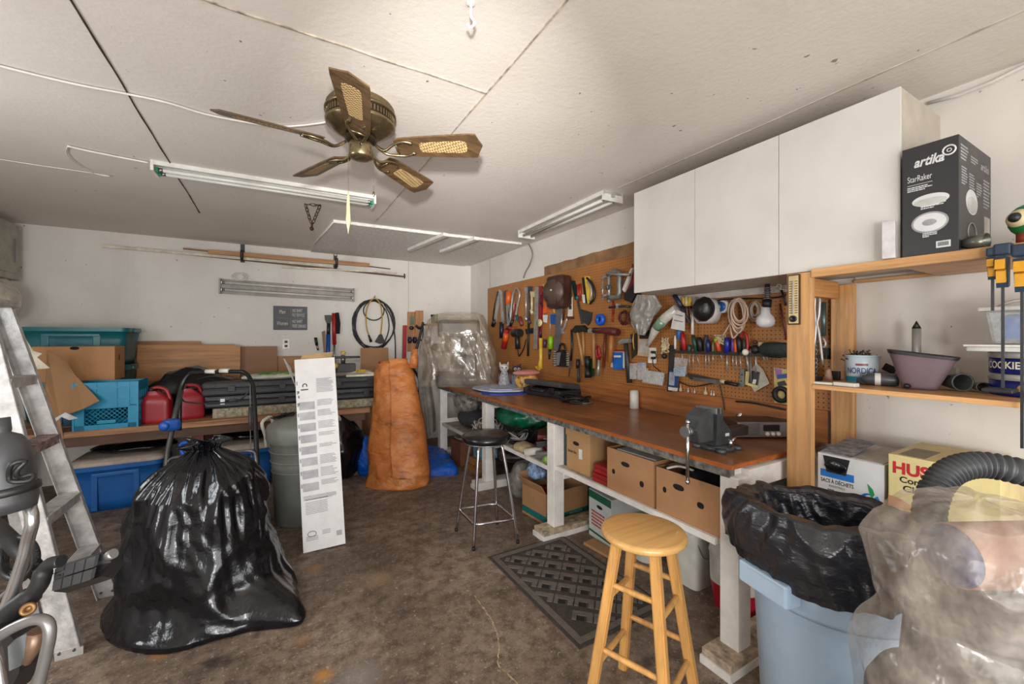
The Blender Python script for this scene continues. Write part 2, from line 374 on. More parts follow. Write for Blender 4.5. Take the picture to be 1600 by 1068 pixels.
# hub position: pixel (561,232) at fitter height
hp = PZ(564, 166, CZ); FC = V((hp.x, hp.y, 0)); fan.location = (FC.x, FC.y, CZ)
m = MB(); m.lathe([(.0, CZ), (.150, CZ), (.158, CZ-.012), (.150, CZ-.02), (.153, CZ-.032), (.166, CZ-.038), (.166, CZ-.046), (.155, CZ-.05)], FC, 40); m.build('canopy', brass, fan)
m = MB(); m.lathe([(.155, CZ-.05), (.155, CZ-.085)], FC, 40); vent = m.build('vent_band', dbrass, fan)
m = MB()
for k in range(60):
    a = 2*pi*k/60; c = FC+V((cos(a)*.156, sin(a)*.156, CZ-.067)); m.obox(c, (.004, .007, .026), a)
m.build('vent_fins', brass, fan)['kind'] = 'stuff'
m = MB(); m.lathe([(.155, CZ-.085), (.163, CZ-.09), (.158, CZ-.102), (.12, CZ-.13), (.085, CZ-.145), (0, CZ-.145)], FC, 40); m.build('motor_housing', brass, fan)
m = MB(); m.lathe([(0, CZ-.14), (.07, CZ-.145), (.075, CZ-.165), (.06, CZ-.18), (0, CZ-.18)], FC, 32); m.build('flywheel', dbrass, fan)
m = MB(); m.lathe([(0, CZ-.178), (.05, CZ-.178), (.056, CZ-.186), (.056, CZ-.245), (.05, CZ-.256), (.03, CZ-.262), (0, CZ-.263)], FC, 32); m.build('switch_housing', brass, fan)
bwood = WOOD((92, 70, 46), 0, .4, .35, 1.3, knots=False)
canem, nt, b = newmat('cane'); L = nt.links
wv = nd(nt, 'ShaderNodeTexChecker'); wv.inputs['Scale'].default_value = 110; tcx = nd(nt, 'ShaderNodeTexCoord'); L.new(tcx.outputs['Object'], wv.inputs[0]); wv.inputs[1].default_value = lin((186, 158, 112)); wv.inputs[2].default_value = lin((112, 84, 52)); L.new(wv.outputs[0], b.inputs['Base Color']); b.inputs['Roughness'].default_value = .6
tips = [(545, 130), (745, 222), (670, 288), (462, 262), (340, 166)]
blade0 = None
angs = []
for px, py in tips:
    p = PZ(px, py, BZ); angs.append(atan2(p.y-FC.y, p.x-FC.x))
a0 = sum(((a-2*pi*k*(-1)/5) for k, a in ((0, angs[0]),)), 0)
# evenly spaced blades: fit a single phase to the tips
best = min(((sum(min(abs((a-(ph+2*pi*k/5)+pi) % (2*pi)-pi) for k in range(5)) for a in angs), ph) for ph in [i*pi/500 for i in range(200)]))
ph = best[1]
for k in range(5):
    a = ph+2*pi*k/5; ca, sa_ = cos(a), sin(a)
    def P(r, s, z): 
        tl = radians(-18); y = s*cos(tl); zz = z+s*sin(tl); return V((FC.x+ca*r-sa_*y, FC.y+sa_*r+ca*y, BZ+.03+zz))
    prof = [(.17, .045), (.20, .055), (.28, .062), (.53, .074), (.565, .072), (.58, .032), (.595, 0)]
    out = [(r, s) for r, s in prof]+[(r, -s) for r, s in prof[-2::-1]]
    m = MB(); top = [P(r, s, 0) for r, s in out]; m.prism(top, V((0, 0, .007))); bl = m.build('blade', bwood, fan)
    m = MB(); ins = [(.29, .020), (.30, .030), (.49, .038), (.51, .034), (.52, .018)]; ins = ins+[(r, -s) for r, s in ins[::-1]]
    m.prism([P(r, s, -.0015) for r, s in ins], V((0, 0, .0012))); m.build('cane_inset', canem, bl)
    m = MB(); 
    for sgn in (-1, 1): m.tube(smoothpts([P(.07, 0, .015), P(.12, sgn*.01, -.02), P(.17, sgn*.035, -.012), (P(.22, sgn*.045, -.006)), P(.26, sgn*.03, -.004)], 4), .007, 7)
    m.tube([P(.18, -.036, -.01), P(.18, .036, -.01)], .006, 6)
    m.ball(P(.25, .03, -.005), .007, n=8); m.ball(P(.25, -.03, -.005), .007, n=8)
    m.build('blade_bracket', brass, fan)
ch1 = PZ(539, 248, CZ-.29); c1 = FC+V((ch1.x-FC.x, ch1.y-FC.y, 0))*.7
c1 = FC+RV*-.062+V((0, 0, 0)); c2 = FC+RV*.062
m = MB()
z1 = BZ-.06
def chain(m, x, y, z0, z1, r=.0022, st=.006):
    z = z0
    while z > z1: m.ball((x, y, z), r, n=6); z -= st
chain(m, c1.x, c1.y, CZ-.25, CZ-.43); pc = m.build('pull_chain', brass, fan)
m = MB(); m.lathe([(.0, CZ-.425), (.003, CZ-.427), (.006, CZ-.44), (.012, CZ-.56), (.004, CZ-.60), (0, CZ-.63)], (c1.x, c1.y, 0), 10); m.build('pull_handle', M((206, 180, 140), .5, key='fob'), pc)
m = MB(); chain(m, c2.x, c2.y, CZ-.25, CZ-.42); pc = m.build('pull_chain', brass, fan)
m = MB(); m.lathe([(0, CZ-.415), (.004, CZ-.417), (.006, CZ-.43), (.002, CZ-.44), (0, CZ-.442)], (c2.x, c2.y, 0), 10); m.build('pull_handle', brass, pc)
# ------------------------------------------------------------------ tube lights
tubem = M((205, 203, 196), .25, var=.03, bmp=0, key='tube'); fixw = M((214, 211, 204), .4, var=.05, bmp=.03, key='fix'); refl = M((150, 146, 138), .35, var=.05, key='refl')
def tube_light(name, label, A, B, nrm, side, wd=.12, dp=.05, hood=True, socket=None, hm=None):
    fixw = hm or globals()['fixw']
    """A,B centre ends on the mounting surface; nrm away from surface; side = across"""
    A = V(A); B = V(B); nrm = V(nrm); d = (B-A); L_ = d.length; u = d.normalized(); side = (V(side)-u*V(side).dot(u)).normalized()
    t = thing(name, label, 'light fixture', (A+B)/2)
    def bar(m, a, b, s0, s1, n0, n1): m.prism([a+side*s0+nrm*n0, a+side*s1+nrm*n0, a+side*s1+nrm*n1, a+side*s0+nrm*n1], b-a)
    m = MB(); bar(m, A, B, -wd/2, wd/2, 0, .02); bar(m, A, B, -.02, .02, .02, dp*.9); m.build('housing', fixw, t)
    m = MB(); bar(m, A, B, -wd/2-.012, -wd/2, 0, dp*.6); bar(m, A, B, wd/2, wd/2+.012, 0, dp*.6); m.build('side_rail', fixw, t)
    for e, s in ((A, 1), (B, -1)):
        m = MB(); bar(m, e, e+u*s*.016, -wd/2-.014, wd/2+.014, 0, dp*1.45); cap = m.build('end_cap', fixw, t)
        for q in (-1, 1):
            m = MB(); c = e+u*s*.016+side*q*wd*.28+nrm*dp; m.obox(c+u*s*.008, (.016, .022, .03), u.to_track_quat('X', 'Z').to_matrix(), .003); m.build('lamp_holder', socket or WHITE, cap)
    for q in (-1, 1):
        c0 = A+u*.035+side*q*wd*.28+nrm*dp; c1_ = B-u*.035+side*q*wd*.28+nrm*dp
        m = MB(); m.cyl(c0, c1_, .013, n=14); tb = m.build('fluorescent_tube', tubem, t)
        for ca in (c0, c1_-u*.02):
            m = MB(); m.cyl(ca-u*.001, ca+u*.021, .0137, n=14); m.build('tube_cap', STEEL, tb)
    return t
gsock = M((30, 130, 90), .4, key='gsock')
A = PZ(240, 256, CZ); B = PZ(585, 310, CZ)
B.y = A.y+(B.y-A.y)
tube_light('tube_light', 'white twin tube ceiling light with green sockets left of the fan', A, B, (0, 0, -1), (0, 1, 0), .13, .045, socket=gsock)
A = PZ(822, 362, CZ); B = PZ(958, 300, CZ)
tube_light('tube_light', 'white twin tube ceiling light near pegboard wall, beside white cabinets', A, B, (0, 0, -1), (1, 0, 0), .17, .05)
A = PY(343, 447, BY); B = PY(553, 456, BY); B.z = A.z-.03
tube_light('tube_light', 'grey twin tube light fixed on the far wall under the timber rack', A, B, (0, -1, 0), (0, 0, 1), .15, .05, socket=STEEL, hm=M((150, 144, 134), .45, key='oldfix'))
# hanging cable from second light
m = MB(); m.tube(smoothpts([PX(*p, WX-.03) for p in ((815, 370), (826, 381), (832, 396), (828, 412), (821, 425), (818, 434))], 4), .008, 7); o = one('loose_cable', 'grey cut cable hanging down white wall above pegboard', 'cable', m, M((120, 112, 104), .5, key='cab'))
# cables on ceiling
m = MB(); m.tube(smoothpts([PZ(*p, CZ-.008) for p in ((-20, 98), (60, 118), (130, 134), (200, 147), (260, 160), (320, 178), (380, 190), (430, 197), (470, 196), (515, 190))], 5), .0055, 7); one('ceiling_cable', 'long white cable stapled to ceiling running to the fan', 'cable', m, WHITE)
m = MB(); m.tube(smoothpts([PZ(*p, CZ-.01) for p in ((105, 228), (140, 236), (190, 246), (232, 254))], 5), .006, 7); m.tube(smoothpts([PZ(*p, CZ-.008) for p in ((106, 228), (104, 240), (120, 256), (150, 272), (172, 275), (130, 268), (60, 258), (-10, 247))], 5), .003, 6)
one('ceiling_wiring', 'looped thin white wiring on ceiling leading to left tube light', 'cable', m, WHITE)
# chain with ring
rust = M((66, 48, 34), .6, .6, var=.3, key='rust')
t = thing('ceiling_chain', 'rusty chain loop hanging from the ceiling beyond the fan', 'chain', PZ(486, 325, CZ))
def link(m, c, d, a, L_=.02, w_=.012, r=.0032):
    d = V(d).normalized(); s = d.orthogonal().normalized(); s = Matrix.Rotation(a, 3, d) @ s
    pts = [V(c)+d*(L_*sin(q))+s*(w_*cos(q)) for q in [2*pi*i/12 for i in range(12)]]; m.tube(pts, r, 6, closed=True)
def pZd(px, py): 
    base = PZ(486, 318, CZ); d0 = (base-CP).dot(FV); return PD(px, py, d0)
for lst in (((477, 319), (480, 332), (486, 348)), ((500, 321), (497, 334), (489, 348))):
    A = pZd(*lst[0]); B = pZd(*lst[-1]); n = 5; m = MB()
    for i in range(n): link(m, A.lerp(B, (i+.5)/n), B-A, (i % 2)*pi/2, .024, .013)
    m.build('chain', rust, t)
m = MB()
A = pZd(477, 318); B = pZd(501, 321)
for i in range(3): link(m, A.lerp(B, (i+.5)/3), B-A, pi/2*(i % 2), .022, .012)
m.build('chain', rust, t)
m = MB(); c = pZd(487, 357); m.ball(c, .017, n=12); m.cyl(pZd(488, 347), c, .008); m.build('bolt_end', rust, t)
# ceiling hook near the top of the frame
c = PZ(736, 2, CZ); t = thing('ceiling_hook', 'small white curved hook on ceiling above the fan', 'hook', c)
m = MB(); m.cyl(c, c+V((0, 0, -.008)), .014); m.build('base_plate', WHITE, t)
m = MB(); m.tube(smoothpts([c+V((0, 0, -.005)), c+V((0, 0, -.05)), c+RV*.012+V((0, 0, -.07)), c+V((0, 0, -.088)), c-RV*.014+V((0, 0, -.075))], 5), .0045); m.build('hook', WHITE, t)
# ================================================================== far wall, its bench and the left side
BT = .73
t = thing('storage_bench', 'long low plank bench standing along the far wall', 'bench', (-.6, 5.2, 0))
plankw = WOOD((176, 124, 82), 0, .55, .4, 1)
for k in range(3):
    y0 = 4.68+k*.3
    m = MB(); m.box((-2.2, y0, BT-.05), (.9, y0+.285, BT), .004); m.build('plank', plankw, t)
m = MB(); m.box((-2.2, 4.70, BT-.13), (.85, 4.74, BT-.05)); m.build('front_rail', WOOD((88, 58, 36), 0, .6), t)
for x in (-2.0, -.62, .78):
    for y in (4.78, 5.45):
        m = MB(); m.box((x-.045, y-.045, 0), (x+.045, y+.045, BT-.05), .003); m.build('leg', M((96, 40, 32), .6, key='redleg') if x == -.62 else WOOD((96, 66, 40), 2), t)
# ---- milk crate
crateb = M((18, 134, 172), .4, var=.04, key='crateblue')
def bars(m, org, u, v, x0, y0, x1, y1, sp, th, t_, diag=False):
    u = V(u); v = V(v); org = V(org); n = u.cross(v)
    if diag:
        W_, H_ = x1-x0, y1-y0; k = -H_
        while k < W_:
            for s in (1, -1):
                pa = max(0, k); pb = min(W_, k+H_)
                if pb > pa:
                    ya, yb = pa-k, pb-k
                    if s < 0: ya, yb = H_-ya, H_-yb
                    m.tube([org+u*(x0+pa)+v*(y0+ya), org+u*(x0+pb)+v*(y0+yb)], th/2, 4)
            k += sp
def milk_crate(name, label, c, w, d, h, rz, mat):
    t = thing(name, label, 'crate', c, rz); tk = .012
    m = MB()
    for s in (-1, 1):
        # side walls : frame rails around an open lattice
        m.box((-w/2, s*d/2-tk/2, h*.46), (w/2, s*d/2+tk/2, h)); m.box((-w/2, s*d/2-tk/2, 0), (w/2, s*d/2+tk/2, h*.1))
        for q in (-1, 1): m.box((q*w*.42-w*.08, s*d/2-tk/2, .0), (q*w*.42+w*.08, s*d/2+tk/2, h*.5))
        m.box((s*w/2-tk/2, -d/2, h*.8), (s*w/2+tk/2, d/2, h)); m.box((s*w/2-tk/2, -d/2, 0), (s*w/2+tk/2, d/2, h*.14))
        for q in range(6):
            y = -d/2+d*q/5; m.box((s*w/2-tk/2, y-.012, 0), (s*w/2+tk/2, y+.012, h))
        for q in (.3, .45, .6): m.box((s*w/2-tk/2, -d/2, h*q-.01), (s*w/2+tk/2, d/2, h*q+.01))
    m.box((-w/2-.008, -d/2-.008, h-.022), (w/2+.008, -d/2+.01, h)); m.box((-w/2-.008, d/2-.01, h-.022), (w/2+.008, d/2+.008, h))
    m.box((-w/2-.008, -d/2, h-.022), (-w/2+.01, d/2, h)); m.box((w/2-.01, -d/2, h-.022), (w/2+.008, d/2, h))
    for z in (h*.46, h*.62, h*.88): m.box((-w/2-.003, -d/2-.012, z-.006), (w/2+.003, -d/2, z+.006))
    for x in (-.36, -.16, .16, .36): m.box((w*x-.005, -d/2-.011, h*.46), (w*x+.005, -d/2, h))
    m.build('shell', mat, t, True)
    for s in (-1, 1):
        m = MB(); bars(m, (-w*.34, s*d/2, h*.1), (1, 0, 0), (0, 0, 1), 0, 0, w*.68, h*.36, .034, .007, 0, True); m.build('lattice', mat, t, True)
    m = MB(); m.obox((0, -d/2-.004, h*.15), (w*.3, .014, .03), None, .006); m.build('hand_grip', mat, t, True)
    m = MB(); m.box((-w/2, -d/2, .0), (w/2, d/2, .012)); m.build('base', mat, t, True)
    return t
milk_crate('milk_crate', 'turquoise blue plastic lattice milk crate on the far bench', (-1.225, 4.835, BT), .40, .27, .39, -.02, crateb)
# ---- totes, boxes
def tote(name, label, c, w, d, h, rz, mat, lid=None, lidmat=None, taper=.86, cat='storage tote'):
    t = thing(name, label, cat, c, rz)
    def ring(z, s): return z, s
    def sect(k, u_): 
        # rounded rectangle
        a = 2*pi*u_; e = .25; cx = abs(cos(a))**e*(1 if cos(a) >= 0 else -1); cy = abs(sin(a))**e*(1 if sin(a) >= 0 else -1)
        return cx, cy
    def tub(m, z0, z1, s0, s1, dx=0):
        def fn(u_, v_):
            cx, cy = sect(0, u_); s = s0+(s1-s0)*v_; return (cx*(w/2*s+dx), cy*(d/2*s+dx), z0+(z1-z0)*v_)
        m.grid(fn, 64, 4, True)
    m = MB(); tub(m, 0, h*.9, taper, 1); tub(m, h*.9, h*.9+.001, 1, 1.03); tub(m, h*.9, h, 1.03, 1.035)
    def cap(u_, v_):
        cx, cy = sect(0, u_); return (cx*w/2*taper*v_, cy*d/2*taper*v_, 0)
    m.grid(cap, 64, 1, True); 
    o = m.build('tub', mat, t, True)
    m = MB()
    for x in (-.22, .22): m.obox((w*x, -d/2*.955, h*.42), (w*.07, .024, h*.76), None, .006)
    m.obox((0, -d/2*.965, h*.80), (w*.5, .024, h*.08), None, .006)
    for x in (-.3, .3): m.obox((w*x, d/2*.955, h*.42), (w*.16, .02, h*.72), None, .006)
    m.build('rib_panels', mat, t, True)['kind'] = 'stuff'
    for s in (-1, 1):
        m = MB(); m.obox((s*w/2*1.04, 0, h*.93), (.035, d*.34, .04), None, .012); m.build('handle', lidmat or mat, t, True)
    if lid:
        m = MB(); tub(m, h, h+.022, 1.06, 1.06); tub(m, h+.022, h+.05, 1.06, .93)
        def lt(u_, v_):
            cx, cy = sect(0, u_); return (cx*w/2*.93*v_, cy*d/2*.93*v_, h+.05+.012*(1-v_))
        m.grid(lt, 64, 4, True); m.build('lid', lid, t, True)
    return t
teal = M((20, 98, 106), .35, var=.05, key='teal')
tote('plastic_tote', 'dark teal tote on far bench, lower of the stacked teal pair', (-1.63, 5.56, BT), .74, .46, .50, 0, teal)
tote('plastic_tote', 'dark teal open tote topping the teal stack in far left corner', (-1.63, 5.56, BT+.50), .78, .5, .36, 0, teal, taper=.9)
def cbox(name, label, c, w, d, h, rz, mat=CARD, lid=None, holes=(), tape=None, open_=False, flaps=(), cat='cardboard box', inner=CARDI):
    """box with its base centre at c; -y is the front"""
    t = thing(name, label, cat, c, rz); tk = .005
    if open_:
        m = MB(); m.box((-w/2, -d/2, 0), (w/2, -d/2+tk, h)); m.box((-w/2, d/2-tk, 0), (w/2, d/2, h)); m.box((-w/2, -d/2+tk, 0), (-w/2+tk, d/2-tk, h)); m.box((w/2-tk, -d/2+tk, 0), (w/2, d/2-tk, h)); m.box((-w/2+tk, -d/2+tk, 0), (w/2-tk, d/2-tk, tk)); m.build('box_body', mat, t, True)
    else:
        m = MB(); m.box((-w/2, -d/2, 0), (w/2, d/2, h), .003); m.build('box_body', mat, t, True)
        if not lid:
            m = MB(); m.box((-w/2+.002, -.0015, h), (w/2-.002, .0015, h+.0015)); m.build('flap_seam', CARDD, t, True)
    if lid:
        m = MB(); m.box((-w/2-.006, -d/2-.006, h-.06), (w/2+.006, d/2+.006, h+.004), .003); m.build('lid', mat, t, True)
    for (face, x, z, a, b) in holes:
        m = MB()
        if face == 'f': m.lathe([(0, 0), (1, 0)], (0, 0, 0), 20); ax = 'f'
        else: m.lathe([(0, 0), (1, 0)], (0, 0, 0), 20); ax = 'r'
        for v in m.bm.verts:
            u_, q = v.co.x, v.co.y; e = .8
            uu = (abs(u_)**e)*(1 if u_ > 0 else -1)*a; qq = q*b
            v.co = V((x+uu, -d/2-.0008, z+qq)) if face == 'f' else V((w/2+.0008, x+uu, z+qq)) if face == 'r' else V((-w/2-.0008, x+uu, z+qq))
        m.build('hand_hole', M((22, 16, 12), .9, key='hole'), t, True)
    for f in flaps:
        side, ang, ln = f
        m = MB(); ca, sa2 = cos(ang), sin(ang)
        if side == 'f': pts = [(-w/2, -d/2, h), (w/2, -d/2, h), (w/2, -d/2-ca*ln, h+sa2*ln), (-w/2, -d/2-ca*ln, h+sa2*ln)]
        elif side == 'b': pts = [(-w/2, d/2, h), (w/2, d/2, h), (w/2, d/2+ca*ln, h+sa2*ln), (-w/2, d/2+ca*ln, h+sa2*ln)]
        elif side == 'l': pts = [(-w/2, -d/2, h), (-w/2, d/2, h), (-w/2-ca*ln, d/2, h+sa2*ln), (-w/2-ca*ln, -d/2, h+sa2*ln)]
        else: pts = [(w/2, -d/2, h), (w/2, d/2, h), (w/2+ca*ln, d/2, h+sa2*ln), (w/2+ca*ln, -d/2, h+sa2*ln)]
        a_, b_, c_ = V(pts[0]), V(pts[1]), V(pts[2]); n = (b_-a_).cross(c_-b_).normalized(); m.prism(pts, n*.004); m.build('flap', mat, t, True)
    return t
tote('plastic_tote', 'pale blue tub holding up brown box behind turquoise milk crate', (-1.50, 5.12, BT), .46, .26, .385, 0, M((88, 130, 156), .4, key='paleblue'))
b_ = cbox('cardboard_box', 'closed brown cardboard box in front of teal totes', (-1.50, 5.10, BT+.388), .52, .25, .30, -.03, M((176, 128, 84), .7, var=.05, sc=3, key='cardw'), holes=(('f', 0, .285, .03, .014), ('f', .0, .012, .03, .012), ('r', -.02, .2, .012, .03)))
# torn cardboard sheet slumped beside the ladder
m = MB()
pts = [PY(*p, 4.53) for p in ((52, 548), (84, 566), (100, 588), (150, 628), (124, 641), (84, 655), (86, 692), (58, 694), (52, 610))]
off = [.22, .22, .2, .08, .06, .1, .15, .15, .18]
pts = [p+V((0, o_, 0)) for p, o_ in zip(pts, off)]
m.prism(pts, V((.0, .006, .0))); tsh = thing('cardboard_sheet', 'torn bent cardboard sheet slumped between aluminium ladder and milk crate', 'cardboard', pts[4])
m.build('sheet', M((158, 118, 80), .75, var=.05, sc=2, key='cards'), tsh)
m = MB(); q = [PY(*p, 4.42) for p in ((34, 520), (42, 532), (52, 548), (66, 552), (58, 558), (78, 575), (50, 577), (30, 540))]
m.prism(q, (0, .004, 0)); m.build('torn_flap', M((206, 196, 176), .7, key='pale'), tsh)
m = MB(); q = [PY(*p, 4.47) for p in ((84, 654), (102, 644), (122, 653), (108, 656), (96, 651), (88, 658))]; m.prism(q, (0, .004, 0)); m.build('foil_scrap', M((190, 190, 188), .3, .5, key='foilscrap'), tsh)
# ---- fuel cans
def fuel_can(label, c, rz):
    t = thing('fuel_can', label, 'fuel can', c, rz, 'red fuel cans on the far bench'); mat = M((150, 30, 40), .38, var=.06, bmp=.06, key='fuel')
    w, d, h = .2, .15, .25
    def fn(u_, v_):
        a = 2*pi*u_; e = .35; cx = abs(cos(a))**e*(1 if cos(a) >= 0 else -1); cy = abs(sin(a))**e*(1 if sin(a) >= 0 else -1)
        prof = [(0, .85), (.04, .97), (.1, 1), (.62, 1), (.72, .96), (.8, .8), (.9, .55), (1, .3)]
        z = v_; s = 1
        for i in range(len(prof)-1):
            if prof[i][0] <= z <= prof[i+1][0]:
                q = (z-prof[i][0])/(prof[i+1][0]-prof[i][0]); s = prof[i][1]*(1-q)+prof[i+1][1]*q; break
        sy = s if z < .7 else max(s, .6)
        return (cx*w/2*s-(.03*max(0, z-.7)/.3), cy*d/2*sy, z*h*1.15)
    m = MB(); m.grid(fn, 40, 20, True); m.build('body', mat, t, True)
    m = MB(); m.tube(smoothpts([(-.06, 0, .255), (-.05, 0, .3), (0, 0, .315), (.06, 0, .29), (.085, 0, .22), (.088, 0, .19)], 4), .016, 8); m.build('handle', mat, t, True)
    m = MB(); m.lathe([(0, .0), (.026, 0), (.026, .03), (.02, .034), (0, .034)], (-.045, 0, .28), 16); m.build('cap', M((40, 14, 16), .5, key='capd'), t, True)
    return t
p = PZ(243, 662, BT); g1 = fuel_can('red plastic fuel can next to the turquoise milk crate', (p.x, p.y+.08, BT), -.1)
p = PZ(296, 655, BT); g2 = fuel_can('red plastic fuel can nearer to the black hard cases', (p.x, p.y+.08, BT), .3)
# ---- sheets leaning at the wall
def lean(name, label, x0, x1, z1, y, mat, th=.012, z0=BT, cat='board', cut=None):
    m = MB(); pts = [(x0, y, z0), (x1, y, z0), (x1, y+.12*(z1-z0), z1), (x0, y+.12*(z1-z0), z1)]
    if cut: pts = pts[:2]+[(x1, y+.12*(z1-cut[1]-z0), z1-cut[1]), (x1-cut[0], y+.12*(z1-cut[1]-z0), z1-cut[1]), (x1-cut[0], y+.12*(z1-z0), z1)]+[pts[3]]
    m.prism(pts, (0, th, 0)); return one(name, label, cat, m, mat)
ply = WOOD((158, 108, 60), 0, .5, .22, .8)
def xy(px, Y): return PY(px, 528, Y).x
def zy(px, py, Y): return PY(px, py, Y).z
lean('plywood_sheet', 'large plywood sheet leaning on far wall behind the others', xy(196, 5.8), xy(313, 5.8), zy(250, 533, 5.8), 5.76, ply)
lean('plywood_sheet', 'grainy plywood sheet with stepped corner leaning in front of the larger sheet', xy(212, 5.7), xy(375, 5.7), zy(300, 538, 5.7), 5.68, WOOD((176, 122, 68), 0, .5, .22, .7), cut=(.06, .02))
lean('cardboard_sheet', 'brown cardboard panel leaning on far wall right of plywood sheets', xy(372, 5.8), xy(433, 5.8), zy(400, 541, 5.8), 5.77, M((150, 112, 84), .75, var=.05, sc=3, key='cardp'), .006)
lean('particle_board', 'low light brown board behind the white leaning carton', xy(425, 5.82), xy(520, 5.82), zy(470, 556, 5.82), 5.80, WOOD((168, 122, 78), 0, .6, .15, 1, knots=False))
lean('cardboard_sheet', 'small brown cardboard panel standing under the hanging extension cord', xy(565, 5.6), xy(609, 5.6), zy(590, 543, 5.7), 5.52, M((158, 116, 82), .75, var=.05, sc=3, key='cardq'), .006, z0=0)
# ---- black sheets heap
def crumple(name, label, cat, c, r, sc, mat, amp=.35, f=5, n=64, flat=0, kind=None, group=None):
    m = MB(); c = V(c)
    def fn(u_, v_):
        a = 2*pi*u_; b2 = pi*v_; p = V((sin(b2)*cos(a)*sc[0], sin(b2)*sin(a)*sc[1], cos(b2)*sc[2]))*r
        q = c+p; k = 1+amp*(ridge(q, f)*.35+noise.noise(q*f*.6)*.6+ridge(q, f*2.7)*.15)
        p = p*k; z = max(p.z, -flat) if flat else p.z; return (c.x+p.x, c.y+p.y, c.z+z)
    m.grid(fn, n, n//2, True); return one(name, label, cat, m, mat, group, kind)
BAGM, nt, b = newmat('black_film'); L = nt.links; co = coords(nt)
b.inputs['Base Color'].default_value = lin((10, 11, 16)); b.inputs['Roughness'].default_value = .2; b.inputs['Specular IOR Level'].default_value = .5
f1 = noi(nt, coords(nt, (1, .8, .7), (.5, .4, 0)), 8, 4, .62); f2 = noi(nt, co, 45, 3, .6)
ad = nd(nt, 'ShaderNodeMath', operation='MULTIPLY_ADD'); L.new(f2, ad.inputs[0]); ad.inputs[1].default_value = .22; L.new(f1, ad.inputs[2])
L.new(bump(nt, ad.outputs[0], .3, .02), b.inputs['Normal'])
LINM, nt, b = newmat('liner_film'); L = nt.links; co = coords(nt)
b.inputs['Base Color'].default_value = lin((30, 31, 38)); b.inputs['Roughness'].default_value = .3; b.inputs['Specular IOR Level'].default_value = .7
L.new(bump(nt, noi(nt, coords(nt, (1, .7, 1.4), (.7, .4, .3)), 12, 4, .6), .5, .02), b.inputs['Normal'])
p = PZ(300, 600, BT+.2)
crumple('black_sheeting', 'crumpled black plastic sheeting heaped behind the red fuel cans', 'plastic sheet', (-.72, 5.22, BT+.17), .27, (1.35, .7, .95), BAGM, .4, 5, flat=.165)
crumple('black_sheeting', 'low black plastic bundle between milk crate and plywood', 'plastic sheet', (-1.06, 5.3, BT+.14), .17, (1.0, .8, .9), BAGM, .35, 6, flat=.135)
# ---- hard cases on foam slab
m = MB(); x0, x1 = xy(333, 4.85), xy(612, 4.85)-.12
m.box((x0, 4.8, BT), (x1, 5.12, BT+.085), .004); one('foam_slab', 'thick grey beige foam slab under the long black cases', 'foam slab', m, M((158, 150, 128), .9, var=.2, sc=40, bmp=.9, key='slab'))
casem = M((40, 42, 45), .5, var=.12, bmp=.25, sc=22, key='casem')
def hard_case(label, x0, x1, y0, y1, z0, h, mat):
    t = thing('hard_case', label, 'case', ((x0+x1)/2, (y0+y1)/2, z0), 0, 'long black cases on foam slab')
    m = MB(); m.box((x0, y0, z0), (x1, y1, z0+h*.48), .018); m.build('lower_shell', mat, t)
    m = MB(); m.box((x0, y0, z0+h*.52), (x1, y1, z0+h), .018)
    n = 7
    for i in range(n): 
        a = x0+.1+(x1-x0-.2)*i/n; m.box((a, y0-.004, z0+h*.62), (a+(x1-x0)/n*.6, y0+.02, z0+h*.92), .003)
    m.build('upper_shell', mat, t)
    m = MB(); m.box((x0+.01, y0+.006, z0+h*.47), (x1-.01, y1-.006, z0+h*.53)); m.build('seam', BLACK, t)
    for q in (.14, .4, .72, .92):
        a = x0+(x1-x0)*q; m = MB(); m.box((a-.03, y0-.012, z0+h*.3), (a+.03, y0+.004, z0+h*.75), .004); m.build('latch', BLACK, t)
    return t
xa = xy(318, 4.95); xb = xy(592, 4.95)
c1_ = hard_case('long slim black case with metal latch, lower of the two', xa+.02, xb-.03, 4.84, 5.12, BT+.087, .115, M((34, 36, 42), .35, key='casel'))
hard_case('long black ribbed rifle style case, topmost on the foam slab', xa, xb+.02, 4.84, 5.14, BT+.204, .125, casem)
a = xy(348, 4.84); m = MB(); m.box((a-.02, 4.824, BT+.12), (a+.02, 4.84, BT+.18), .003); m.build('latch', STEEL, c1_)
# grassy seed bag & white packet on the cases
crumple('seed_bag', 'flat white and green bag of grass seed lying on the cases', 'bag', (xy(430, 5.0)-.03, 5.02, BT+.36), .16, (1.6, .7, .22), M((190, 190, 176), .5, key='seedbag'), .3, 6, flat=.03)
m = MB(); rr = random.Random(4); cx = xy(432, 5.0)
for i in range(90):
    x = cx+rr.uniform(-.13, .1); y = rr.uniform(4.92, 5.02); p0 = V((x, y, BT+.37)); p1 = p0+V((rr.uniform(-.08, .08), rr.uniform(-.03, .03), rr.uniform(.015, .045))); m.tube([p0, (p0+p1)/2+V((0, 0, .012)), p1], [.003, .003, .001], 4)
o = one('grass_tuft', 'bright green artificial grass blades lying over the seed bag', 'grass', m, M((92, 152, 52), .5, var=.2, key='grassg'), kind='stuff')
